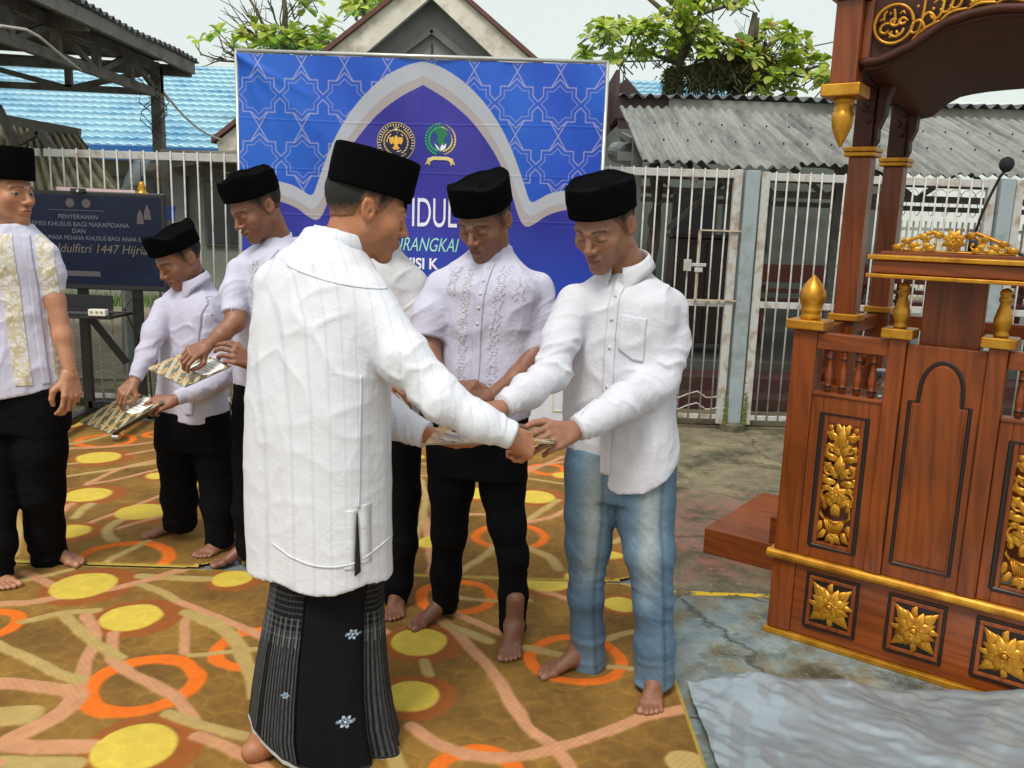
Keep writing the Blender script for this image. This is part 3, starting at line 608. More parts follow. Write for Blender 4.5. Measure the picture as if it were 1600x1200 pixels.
def banner():
    root = empty('banner', (BX0 + BW / 2, BY, 0), 'large blue printed banner with a grey arch and white star lattice, standing behind the men', 'banner')
    nu, nv = 760, 560
    u, v = np.meshgrid(np.linspace(0, BW, nu), np.linspace(0, BH, nv), indexing='ij'); P = bnp(u, v)
    Ro = [(803, 95), (870, 112), (960, 168), (1040, 243), (1105, 330), (1160, 432), (1200, 535), (1232, 635), (1250, 690), (1290, 668), (1330, 645), (1400, 632), (1470, 640), (1520, 655)]
    Ri = [(803, 193), (900, 250), (1000, 335), (1075, 435), (1130, 530), (1172, 640), (1200, 745), (1228, 790), (1265, 776), (1320, 735), (1400, 712), (1470, 716), (1520, 730)]
    def full(R_):
        r = [cpx(*p) for p in R_]; c = r[0][0]; l = [(2 * c - x, y) for x, y in r[::-1]]
        k = smoothpoly(r, 2); k = [k[0]] + k[1:]; l = [(2 * c - x, y) for x, y in k[::-1]]
        return [(-.5, l[0][1])] + l[:-1] + k + [(BW + .5, k[-1][1]), (BW + .5, 3), (-.5, 3)]
    po, pi_ = full(Ro), full(Ri)
    rs = fbm(np.stack([u * 1.5, v * 1.5, 0 * u], -1).reshape(-1, 3), 3).reshape(u.shape)
    blue = np.array(c8(20, 92, 196)) + 0 * u[..., None]; cobalt = np.array(c8(24, 70, 184))
    g = np.clip(.5 + (rs - .5) * 3 + (v - .5) * -.6, 0, 1)[..., None]; col = blue * g + cobalt * (1 - g)
    # lattice
    sx_, sy_ = .2925, .415; c0 = cpx(120, 237); a = (u - c0[0]) / sx_; b = (v - c0[1]) / sy_
    fu = (a - np.round(a)) * sx_; fv = (b - np.round(b)) * sy_; au, av = np.abs(fu), np.abs(fv)
    star = lambda r: np.minimum(np.maximum(au, av) - r * .86, (au + av) / 1.4142 - r * .90)
    ln = np.minimum(np.abs(star(.128)), np.abs(star(.098)) + .0015)
    x1 = np.abs(au - (sy_ / 2 - av) * .62 * -1 - 0) * 0 + 9
    d1 = np.abs(au - np.abs(sy_ / 2 - av) * .60) / 1.17; d1 = np.where(star(.128) > 0, d1, 9)
    d2 = np.abs(av - np.abs(sx_ / 2 - au) * 1.25) / 1.6; d2 = np.where((star(.128) > 0) & (av < .10), d2, 9)
    ln = np.minimum(ln, np.minimum(d1, d2)); lm = np.clip(1.6 - ln / .0032, 0, 1)[..., None] * .66
    col = col * (1 - lm) + np.array(c8(176, 170, 186)) * lm
    ino = pip(u, v, po); ini = pip(u, v, pi_)
    # distance-like split of the border into pale grey and beige inner band
    mid = []
    for (x, y), (x2, y2) in zip(Ro, Ri): mid.append((x + (x2 - x) * .62, y + (y2 - y) * .62))
    inm = pip(u, v, full(mid))
    col[ino] = c8(172, 176, 186); col[inm & ino] = c8(164, 156, 158)
    ind = np.array(c8(30, 32, 132)); ind2 = np.array(c8(50, 42, 150)); gg = np.clip(.5 + (rs - .5) * 3.5, 0, 1)[..., None]; inn = ind * gg + ind2 * (1 - gg)
    t = np.clip((v - 1.0) / .5, 0, 1)[..., None]; inn = inn * (1 - t) + np.array(c8(28, 62, 170)) * t
    col[ini] = inn[ini]
    me = npmesh('print', P.reshape(-1, 3), gridq(nu, nv)[:, ::-1], col.reshape(-1, 3))
    m, nt, bs = newmat('vinyl_print'); vc = nt.nodes.new('ShaderNodeVertexColor'); vc.layer_name = 'Col'; nt.links.new(vc.outputs[0], bs.inputs['Base Color'])
    bs.inputs['Roughness'].default_value = .42; bumpn(nt, bs, noise(nt, mapping(nt, (1, 1, .4)), 9, 4), .35, .01)
    pr = link('printed_sheet', me, m, root)
    PO = M('aluminium_pole', c8(196, 196, 188), .35, .6, bump=0)
    for a_, b_ in (((BX0 - .012, BY, 0), (BX0 - .012, BY, BZT + .02)), ((BX0 + BW + .012, BY, 0), (BX0 + BW + .012, BY, BZT + .02)), ((BX0 - .02, BY, BZT + .018), (BX0 + BW + .02, BY, BZT + .018)), ((BX0 - .02, BY, .75), (BX0 + BW + .02, BY, .75))):
        mb = MB(); mb.tube([a_, b_], .013, 10); mb.build('frame_pole', PO, root, smooth=True)
    for x in (BX0, BX0 + BW): mb = MB(); mb.box(x - .03, x + .03, BY - .3, BY + .25, .018, .05); mb.build('foot', PO, root, .004)
    def onb(verts2, faces, name, mat, off=.003):
        vv = np.array(verts2, float); p = bnp(vv[:, 0], vv[:, 1]); p[:, 1] -= off
        me = bpy.data.meshes.new(name); me.from_pydata([tuple(q) for q in p], [], faces); return link(name, me, mat, pr)
    PR = {}
    def pm(rgb):
        if rgb not in PR: PR[rgb] = M('print_ink', c8(*rgb), .45, bump=0, var=.03)
        return PR[rgb]
    def text(s, x, y, size, rgb, name='lettering', shear=0, sx=1, bold=0):
        cu = bpy.data.curves.new(name, 'FONT'); cu.body = s; cu.size = size; cu.align_x = 'CENTER'; cu.shear = shear; cu.offset = bold; cu.resolution_u = 5
        o = bpy.data.objects.new('t', cu); COL.objects.link(o); dg = bpy.context.evaluated_depsgraph_get(); me = bpy.data.meshes.new_from_object(o.evaluated_get(dg))
        bpy.data.objects.remove(o); bm = bmesh.new(); bm.from_mesh(me); bmesh.ops.triangulate(bm, faces=bm.faces); 
        for _ in range(1): bmesh.ops.subdivide_edges(bm, edges=[e for e in bm.edges if e.calc_length() > .03], cuts=2)
        vs = [(x + q.co.x * sx, y - q.co.y) for q in bm.verts]; bm.verts.index_update(); fs = [tuple(l.index for l in f.verts) for f in bm.faces]; bm.free(); onb(vs, fs, name, pm(rgb), .004)
    c = bpx(708, 352); text('IDUL', c[0] - .135, c[1] + .015, .285, (226, 226, 240), sx=.52)
    c = bpx(785, 356); text('I', c[0], c[1], .235, (226, 226, 240), sx=.62)
    text('F', c[0] - .17, c[1], .235, (226, 226, 240), sx=.62); text('R', c[0] - .085, c[1], .235, (226, 226, 240), sx=.62)
    c = bpx(655, 392); text('DIRANGKAI', c[0] + .03, c[1], .135, (150, 214, 196), shear=.3, sx=.66)
    c = bpx(645, 419); text('KOMISI K', c[0] - .02, c[1], .105, (232, 232, 240), bold=.003, sx=.9)
    # emblems
    def disc(cx_, cy_, r0, r1, rgb, n=40, name='emblem', off=.003, a0=0, a1=360, sy=1.0):
        vs, fs = [], []
        for i in range(n + 1):
            a = math.radians(a0 + (a1 - a0) * i / n); vs += [(cx_ + r0 * math.cos(a), cy_ + r0 * math.sin(a) * sy), (cx_ + r1 * math.cos(a), cy_ + r1 * math.sin(a) * sy)]
        for i in range(n): fs.append((2 * i, 2 * i + 1, 2 * i + 3, 2 * i + 2))
        onb(vs, fs, name, pm(rgb), off)
    def blob(pts, rgb, name='emblem', off=.005): onb(pts, [tuple(range(len(pts)))], name, pm(rgb), off)
    ex, ey = cpx(690, 432); GOLD = (206, 178, 110)
    disc(ex, ey, 0, .130, (22, 18, 60), off=.0025); disc(ex, ey, .128, .132, GOLD); disc(ex, ey, .098, .103, GOLD); disc(ex, ey, .060, .066, (214, 200, 160))
    for i in range(26):   # ring of lettering ticks
        a = math.radians(150 + i * 9.2); r0, r1 = .108, .122
        vs = [(ex + r * math.cos(a + d), ey + r * math.sin(a + d)) for r, d in ((r0, -.03), (r1, -.03), (r1, .03), (r0, .03))]; blob(vs, (220, 208, 180))
    for i in range(22):
        a = math.radians(115 + i * 14.3)
        p = (ex + .082 * math.cos(a), ey + .082 * math.sin(a)); t_ = (math.cos(a + 1.9), math.sin(a + 1.9)); n_ = (math.cos(a + .33), math.sin(a + .33))
        blob([(p[0] - t_[0] * .014, p[1] - t_[1] * .014), (p[0] + n_[0] * .005, p[1] + n_[1] * .005), (p[0] + t_[0] * .014, p[1] + t_[1] * .014), (p[0] - n_[0] * .005, p[1] - n_[1] * .005)], GOLD)
    for s_ in (-1, 1):    # bird
        blob([(ex + s_ * .004, ey - .02), (ex + s_ * .018, ey - .035), (ex + s_ * .048, ey - .03), (ex + s_ * .046, ey - .004), (ex + s_ * .036, ey + .016), (ex + s_ * .022, ey + .008), (ex + s_ * .008, ey + .02)], (228, 170, 60))
        blob([(ex, ey + .012), (ex + s_ * .026, ey + .04), (ex + s_ * .008, ey + .052), (ex, ey + .045)], (228, 170, 60))
    blob([(ex - .009, ey - .042), (ex + .006, ey - .044), (ex + .01, ey - .03), (ex + .012, ey + .03), (ex - .012, ey + .03), (ex - .008, ey - .03)], (236, 190, 80))
    for k in range(1): 
        pts = []
        for i in range(10): a = math.pi * i / 5 - math.pi / 2; r = .014 if i % 2 == 0 else .006; pts.append((ex + r * math.cos(a), ey - .084 + r * math.sin(a)))
        onb([(ex, ey - .084)] + pts, [(0, i + 1, (i + 1) % 10 + 1) for i in range(10)], 'emblem', pm((236, 220, 170)), .006)
    fx, fy = cpx(876, 440)
    blob([(fx - .0, fy - .13), (fx + .05, fy - .11), (fx + .075, fy - .05), (fx + .06, fy + .03), (fx, fy + .075), (fx - .06, fy + .03), (fx - .075, fy - .05), (fx - .05, fy - .11)], (24, 60, 130), off=.003)
    blob([(fx - .045, fy - .09), (fx - .01, fy - .115), (fx + .03, fy - .10), (fx + .05, fy - .06), (fx + .02, fy - .035), (fx + .03, fy - .005), (fx, fy + .015), (fx - .025, fy - .01), (fx - .02, fy - .05)], (20, 110, 70))
    for dx in (-.032, -.012, .012, .032): blob([(fx, fy + .05), (fx + dx * .4 - .004, fy + .02), (fx + dx * 1.3, fy - .004), (fx + dx * .9 + .004, fy + .03)], (232, 232, 240), off=.006)
    for side, rgb in ((-1, (40, 150, 90)), (1, (214, 190, 110))):
        for i in range(15):
            a = math.radians(-85 + i * 11); rr = .112 - .0015 * i
            for r2, tw in ((rr, .5), (rr - .022, -.3)):
                p = (fx + side * r2 * math.cos(a), fy - .02 + r2 * 1.02 * math.sin(a)); 
                if side < 0: disc(p[0], p[1], 0, .0085, rgb, 8, off=.005)
                else: t_ = (-math.sin(a + tw) * side * .015, math.cos(a + tw) * .015); n_ = (.005, .003); blob([(p[0] - t_[0], p[1] - t_[1]), (p[0] + n_[0], p[1] + n_[1]), (p[0] + t_[0], p[1] + t_[1]), (p[0] - n_[0], p[1] - n_[1])], rgb)
    blob([(fx - .09, fy + .10), (fx - .05, fy + .085), (fx + .05, fy + .085), (fx + .09, fy + .10), (fx + .082, fy + .125), (fx + .045, fy + .108), (fx - .045, fy + .108), (fx - .082, fy + .125)], (214, 200, 130))
    for s_ in (-1, 1): blob([(fx + s_ * .085, fy + .10), (fx + s_ * .105, fy + .14), (fx + s_ * .085, fy + .135), (fx + s_ * .075, fy + .148), (fx + s_ * .065, fy + .12)], (190, 172, 100))
banner()
# white board low behind the men
r = empty('white_board', (.42, 5.98, .02), 'white board with thin gold line border standing low behind the men', 'board')
mb = MB(); mb.box(-.1, .95, 5.96, 5.99, .02, .52); mb.build('panel', M('white_laminate', c8(206, 210, 222), .5), r, .003)
GL = M('gold_line', c8(214, 200, 150), .5); mb = MB()
for x0, x1, z0, z1 in ((.29, .37, .20, .46), (.06, .14, .20, .46), (.52, .6, .2, .46)):
    for q in ((x0, x1, z0, z0 + .007), (x0, x1, z1, z1 + .007), (x0, x0 + .006, z0 + .007, z1), (x1 - .006, x1, z0 + .007, z1)): mb.box(q[0], q[1], 5.954, 5.9595, q[2], q[3])
mb.build('gold_border', GL, r)

# ================================================================== TELEVISION
def tv():
    x0, x1, z0, z1, y = -3.56, -2.385, .965, 1.625, 5.9
    r = empty('television', ((x0 + x1) / 2, y, z0), 'large flat television showing a dark blue slide, on a black stand before the fence', 'television')
    mb = MB(); mb.box(x0, x1, y, y + .045, z0, z1); cab = mb.build('bezel', BLACK_PLASTIC, r, .008)
    m, nt, b = newmat('screen_dark_blue'); v = mapping(nt); base = ramp(nt, noise(nt, v, 1.8, 3), [(.35, c8(26, 30, 70)), (.55, c8(36, 50, 92)), (.7, c8(44, 74, 110))])
    b.inputs['Base Color'].default_value = (.004, .005, .008, 1); b.inputs['Specular IOR Level'].default_value = .25; b.inputs['Roughness'].default_value = .12; nt.links.new(base, b.inputs['Emission Color']); b.inputs['Emission Strength'].default_value = .2
    mb = MB(); mb.box(x0 + .026, x1 - .026, y - .002, y - .0005, z0 + .036, z1 - .026); scr = mb.build('screen', m, r)
    def ink(n, rgb, e):
        m2, nt2, b_ = newmat(n); b_.inputs['Base Color'].default_value = (.02, .02, .02, 1); b_.inputs['Emission Color'].default_value = (*c8(*rgb), 1); b_.inputs['Emission Strength'].default_value = e; return m2
    I1, I2, I3 = ink('screen_grey', (130, 132, 140), .42), ink('screen_gold', (128, 112, 92), .45), ink('screen_button', (92, 84, 84), .5)
    cx_ = (x0 + x1) / 2
    def text(s, x, z, size, mat, shear=0, sx=1):
        cu = bpy.data.curves.new('t', 'FONT'); cu.body = s; cu.size = size; cu.align_x = 'CENTER'; cu.shear = shear; cu.resolution_u = 3
        o = bpy.data.objects.new('t', cu); COL.objects.link(o); dg = bpy.context.evaluated_depsgraph_get(); me = bpy.data.meshes.new_from_object(o.evaluated_get(dg)); bpy.data.objects.remove(o); cu2 = me
        me.transform(Matrix.Translation((x, y - .0035, z)) @ Matrix.Rotation(math.pi / 2, 4, 'X') @ Matrix.Diagonal((sx, 1, 1, 1))); link('screen_text', me, mat, scr)
    text('PENYERAHAN', cx_ + .0, 1.44, .043, I1); text('REMISI KHUSUS BAGI NARAPIDANA', cx_, 1.39, .043, I1); text('DAN', cx_, 1.345, .043, I1)
    text('PENGURANGAN MASA PIDANA KHUSUS BAGI ANAK BINAAN', cx_ + .02, 1.30, .041, I1, sx=.92); text('Hari Raya Idulfitri 1447 Hijriah', cx_, 1.215, .085, I2, .25, .95)
    mb = MB(); mb.box(cx_ - .15, cx_ + .13, y - .003, y - .0021, 1.055, 1.09); mb.box(cx_ - .2, cx_ + .18, y - .003, y - .0021, 1.495, 1.499); mb.build('screen_graphic', I3, scr)
    mb = MB(); 
    for dx in (-.05, .06): mb.add([(cx_ + dx + .03 * math.cos(a * .5236), y - .0032, 1.545 + .03 * math.sin(a * .5236)) for a in range(12)], [tuple(range(12))])
    for q, z in ((.47, 1.50), (.42, 1.47)): mb.add([(cx_ + q - .025, y - .003, z - .05), (cx_ + q + .025, y - .003, z - .05), (cx_ + q + .018, y - .003, z + .01), (cx_ + q, y - .003, z + .05), (cx_ + q - .018, y - .003, z + .01)], [(0, 1, 2, 3, 4)])
    mb.build('screen_graphic', I3, scr)
    s = empty('television_stand', (-2.83, 5.9, .02), 'black metal stand on casters carrying the television, a shelf and a laptop', 'stand')
    for x in (-3.01, -2.63): mb = MB(); mb.box(x - .032, x + .032, 5.96, 6.0, .10, 1.35); mb.build('upright', BLACK_METAL, s, .004); mb = MB(); mb.bar((x, 6.12, .09), (x + .05, 5.42, .10), .055, .05); mb.build('foot_bar', BLACK_METAL, s, .004)
    mb = MB(); mb.bar((-3.01, 5.98, .14), (-2.63, 5.98, .14), .04, .05); mb.bar((-3.01, 5.94, 1.3), (-2.63, 5.94, 1.3), .04, .3); mb.build('cross_bar', BLACK_METAL, s)
    CH = M('chrome', c8(190, 190, 190), .25, .9, bump=0)
    for x, yy in ((-3.0, 6.08), (-2.62, 6.08), (-2.97, 5.45), (-2.58, 5.45)):
        mb = MB(); mb.bar((x - .022, yy, .05), (x - .022, yy + .001, .05001), .01); mb.tube([(x - .02, yy, .045), (x + .02, yy, .045)], .028, 14); mb.build('caster', CH if yy < 6 else BLACK_METAL, s, smooth=False)
    mb = MB(); mb.box(-3.17, -2.66, 5.62, 5.96, .795, .815); mb.bar((-2.95, 5.9, .80), (-2.72, 5.96, .45), .02, .05); mb.build('shelf', BLACK_METAL, s, .003)
    l = empty('laptop', (-2.93, 5.76, .817), 'open black laptop on the shelf below the television', 'laptop')
    mb = MB(); mb.box(-3.10, -2.76, 5.66, 5.88, .817, .835); bs_ = mb.build('keyboard_base', M('laptop_grey', c8(70, 70, 74), .4), l, .003)
    mb = MB(); mb.box(-3.085, -2.775, 5.70, 5.82, .8352, .838); mb.build('keys', BLACK_PLASTIC, bs_)
    mb = MB(); mb.box(-3.10, -2.76, 5.881, 5.889, .835, .93); 
    o = mb.build('screen_lid', BLACK_PLASTIC, l, .002)
    k = empty('power_strip', (-2.73, 5.64, .817), 'white power strip lying at the corner of the laptop shelf', 'power strip')
    mb = MB(); mb.box(-2.80, -2.685, 5.605, 5.655, .817, .862); mb.build('body', M('white_plastic', c8(226, 222, 208), .4), k, .006)
    mb = MB()
    for x in (-2.775, -2.74, -2.71): mb.tube([(x, 5.606, .842), (x, 5.6035, .842)], .010, 12)
    mb.build('socket', M('socket_grey', c8(150, 146, 136)), k)
    wire('power_cable', [(-2.69, 5.65, .84), (-2.55, 5.7, .84), (-2.45, 5.75, .6), (-2.42, 5.8, .3), (-2.43, 5.85, .05)], .007, 'black cable arching down from the laptop shelf to the ground', BLACK_PLASTIC, 6)
    wire('power_cable', [(-2.66, 5.93, .9), (-2.60, 5.7, .86), (-2.50, 5.8, .5), (-2.5, 5.85, .1)], .006, 'thinner black cable dropping beside the right upright of the television stand', BLACK_PLASTIC, 6)
    wire('power_cable', [(-2.36, 6.3, .98), (-2.37, 6.3, .6), (-2.38, 6.3, .05)], .006, 'black cable hanging straight down the fence right of the television', BLACK_PLASTIC, 6)
    mb = MB(); a, b_ = W(90, 297, 5.99), W(212, 303, 5.99); mb.bar(a, b_, .03, .045); tag(recenter(mb.build('pink_box', M('pink_card', c8(214, 186, 184)))), 'long pale pink box edge showing above the television', 'box')
    w_ = empty('webcam', tuple(W(121, 300, 5.9)), 'small black webcam clipped on top of the television', 'webcam')
    p = W(121, 298, 5.88); mb = MB(); mb.box(p[0] - .045, p[0] + .045, p[1] - .012, p[1] + .03, p[2] - .016, p[2] + .016); mb.build('camera_body', BLACK_PLASTIC, w_, .006)
    mb = MB(); mb.tube([(p[0] + .01, p[1] - .013, p[2]), (p[0] + .01, p[1] - .02, p[2])], .010, 12); mb.build('lens', CH, w_)
    g = empty('hanging_bell', tuple(W(222, 298, 6.2)), 'small golden bell shaped fitting hanging behind the television', 'bell')
    p = W(222, 309, 6.2); mb = MB(); mb.lathe([(.002, .115), (.018, .108), (.022, .085), (.03, .065), (.024, .05), (.05, .028), (.058, .018), (.05, .004), (.03, 0)], p, 18); mb.build('bell', GOLDP, g, smooth=True)
    mb = MB(); mb.tube([p + [0, 0, .11], p + [0, 0, .25]], .003, 5); mb.build('cord', BLACK_METAL, g)
def gold(name):
    m, nt, b = newmat(name); v = mapping(nt)
    base = ramp(nt, noise(nt, v, 14, 5), [(.3, c8(158, 100, 18)), (.55, c8(196, 138, 36)), (.75, c8(216, 162, 58))]); nt.links.new(base, b.inputs['Base Color'])
    b.inputs['Metallic'].default_value = .55; b.inputs['Roughness'].default_value = .34; bumpn(nt, b, noise(nt, v, 70, 3), .15, .003); return m
GOLDP = gold('gold_paint')
tv()

# ================================================================== PULPIT
WV = wood('teak_upright_grain', (9, 9, .8)); WH = wood('teak_level_grain', (.8, 9, 9)); WD = wood('dark_teak', (2, 9, 4), c8(70, 31, 14), c8(40, 16, 8), .55, 0); GROOVE = M('black_stain', (.012, .006, .004), .45, bump=0)
PA = math.atan2(-.5951, .8036)
def ornament_scroll(mb, c, r, a0, turns, w, s=1, y=0.0, n=26):
    pts = []; rr = []
    for i in range(n):
        t = i / (n - 1); a = a0 + s * turns * 2 * math.pi * t; q = r * (1 - t * .86); pts.append((c[0] + q * math.cos(a), y - .003 * math.sin(t * 3), c[1] + q * math.sin(a))); rr.append(w * (1 - t * .55))
    mb.tube(pts, rr, 7, 1.0); e = pts[-1]; mb.lathe_ball(e, w * 1.3)
def _ball(s, c, r, ny=.8):
    base = len(s.v); n = 8
    for i in range(1, 5):
        ph = math.pi * i / 5
        for j in range(n): a = 2 * math.pi * j / n; s.v.append((c[0] + r * math.sin(ph) * math.cos(a), c[1] + r * ny * math.cos(ph) * -1, c[2] + r * math.sin(ph) * math.sin(a)))
    for i in range(3):
        for j in range(n): a = base + i * n + j; b = base + i * n + (j + 1) % n; s.f.append((a, b, b + n, a + n))
    s.f.append(tuple(base + j for j in range(n))); s.f.append(tuple(base + 3 * n + j for j in range(n))); return s
MB.lathe_ball = _ball
def petal(mb, c, a, L, w, y0, lift=.012, curl=0.0, k=7):
    """a carved leaf from c in direction a (x,z plane), ridged along the middle, curling sideways"""
    base = len(mb.v); 
    for i in range(k):
        t = i / (k - 1); aa = a + curl * t; 
        x = c[0] + sum(L / (k - 1) * math.cos(a + curl * j / (k - 1)) for j in range(i)); z = c[1] + sum(L / (k - 1) * math.sin(a + curl * j / (k - 1)) for j in range(i))
        ww = w * (math.sin(math.pi * min(1, t * .88 + .12)) ** .8) * (1 - .25 * t) + .0004; px, pz = -math.sin(aa), math.cos(aa)
        yy = y0 - lift * math.sin(math.pi * min(1, t * .9 + .1)); ser = 1 + .12 * (i % 2)
        for q, dy in ((-1, .008), (-.5, -.001), (0, .004), (.5, -.001), (1, .008)): mb.v.append((x + px * ww * q * ser, yy + dy * (w / .015) ** .5 * .7, z + pz * ww * q * ser))
    for i in range(k - 1):
        for j in range(4): p = base + i * 5 + j; mb.f.append((p, p + 1, p + 6, p + 5))
def flower(mb, c, R_, y0, n=8, rot=0.2):
    for i in range(n): petal(mb, c, rot + 2 * math.pi * i / n, R_, R_ * .29, y0, R_ * .25, .15)
    for i in range(n): petal(mb, c, rot + 2 * math.pi * (i + .5) / n, R_ * .72, R_ * .17, y0 - .004, R_ * .2, -.1)
    pts = [(c[0] + R_ * .24 * math.cos(a * .5236), y0 - R_ * .22, c[1] + R_ * .24 * math.sin(a * .5236)) for a in range(13)]; mb.tube(pts, R_ * .055, 6); mb.lathe_ball((c[0], y0 - R_ * .2, c[1]), R_ * .17)
def carved_panel(x0, x1, z0, z1, y, parent):
    """tall carved floral panel: basket, leaves, two flowers, scrolls, crowning leaf"""
    mb = MB(); cx_ = (x0 + x1) / 2; w = (x1 - x0); h = z1 - z0; sc = w / .115
    S_ = lambda v: v * sc
    # basket
    bz = z0 + .035
    for i in range(9): t = -1 + i / 4; mb.tube([(cx_ + t * S_(.018), y, bz), (cx_ + t * S_(.034), y - .008, bz + .05)], .0042, 6)
    mb.tube([(cx_ - S_(.036), y, bz + .052), (cx_, y - .012, bz + .046), (cx_ + S_(.036), y, bz + .052)], .0055, 7); mb.tube([(cx_ - S_(.02), y, bz), (cx_, y - .008, bz - .003), (cx_ + S_(.02), y, bz)], .004, 6)
    for a in (-1.57, -2.2, -.94): petal(mb, (cx_, bz), a, .045, .013, y, .01)
    for s_ in (-1, 1):
        petal(mb, (cx_ + s_ * S_(.032), bz + .01), -1.57 + s_ * .3, .05, .011, y, .01, s_ * .8); petal(mb, (cx_ + s_ * S_(.05), bz + .04), -1.57, .05, .010, y, .008, s_ * .5)
        mb.tube([(cx_ + s_ * S_(q), y - .004, z) for q, z in ((.036, bz + .05), (.052, bz + .07), (.05, bz + .105), (.03, bz + .10))], [.005, .005, .004, .003], 6)
        for zc, r_, a0, sg in ((.20, .030, -1.57, 1), (.30, .026, 1.57, -1), (.385, .024, -1.57, 1), (.44, .018, 1.57, -1)):
            if z0 + zc * h / .49 < z1 - .02: ornament_scroll(mb, (cx_ + s_ * S_(.032), z0 + zc * h / .49), S_(r_), a0, 1.15, .0056, sg * s_, y - .002, 30)
        for zc, a in ((.115, 1.9), (.15, 1.1), (.25, .3), (.27, 1.3), (.345, .5), (.36, 1.5), (.42, .9), (.44, 1.6)):
            aa = a if s_ > 0 else math.pi - a; petal(mb, (cx_ + s_ * S_(.010), z0 + zc * h / .49), aa, .058, .0125, y, .014, -s_ * .9); petal(mb, (cx_ + s_ * S_(.040), z0 + (zc + .02) * h / .49), aa - s_ * .5, .030, .009, y + .003, .008, s_ * .9)
        for zc, a in ((.17, -.2), (.235, -.5), (.315, .1), (.40, -.3)):
            aa = a if s_ > 0 else math.pi - a; petal(mb, (cx_ + s_ * S_(.026), z0 + zc * h / .49), aa, .036, .0105, y, .010, s_ * .7)
    flower(mb, (cx_, z0 + .205 * h / .49), S_(.045), y - .006, 7, 1.57); 
    petal(mb, (cx_, z0 + .29 * h / .49), 1.57, .07, .018, y - .004, .016); petal(mb, (cx_, z0 + .29 * h / .49), 1.15, .05, .012, y - .004, .012, .4); petal(mb, (cx_, z0 + .29 * h / .49), 1.99, .05, .012, y - .004, .012, -.4)
    petal(mb, (cx_, z1 - .085), 1.57, .085, .017, y - .006, .016); 
    for s_ in (-1, 1): petal(mb, (cx_, z1 - .09), 1.57 + s_ * .55, .06, .012, y - .004, .012, s_ * -.6)
    return mb
def groove_loop(pts, y, w=.006):
    mb = MB(); mb.tube([(x, y, z) for x, z in pts] + [(pts[0][0], y, pts[0][1])], w, 6, .5, (0, 1, 0)); return mb
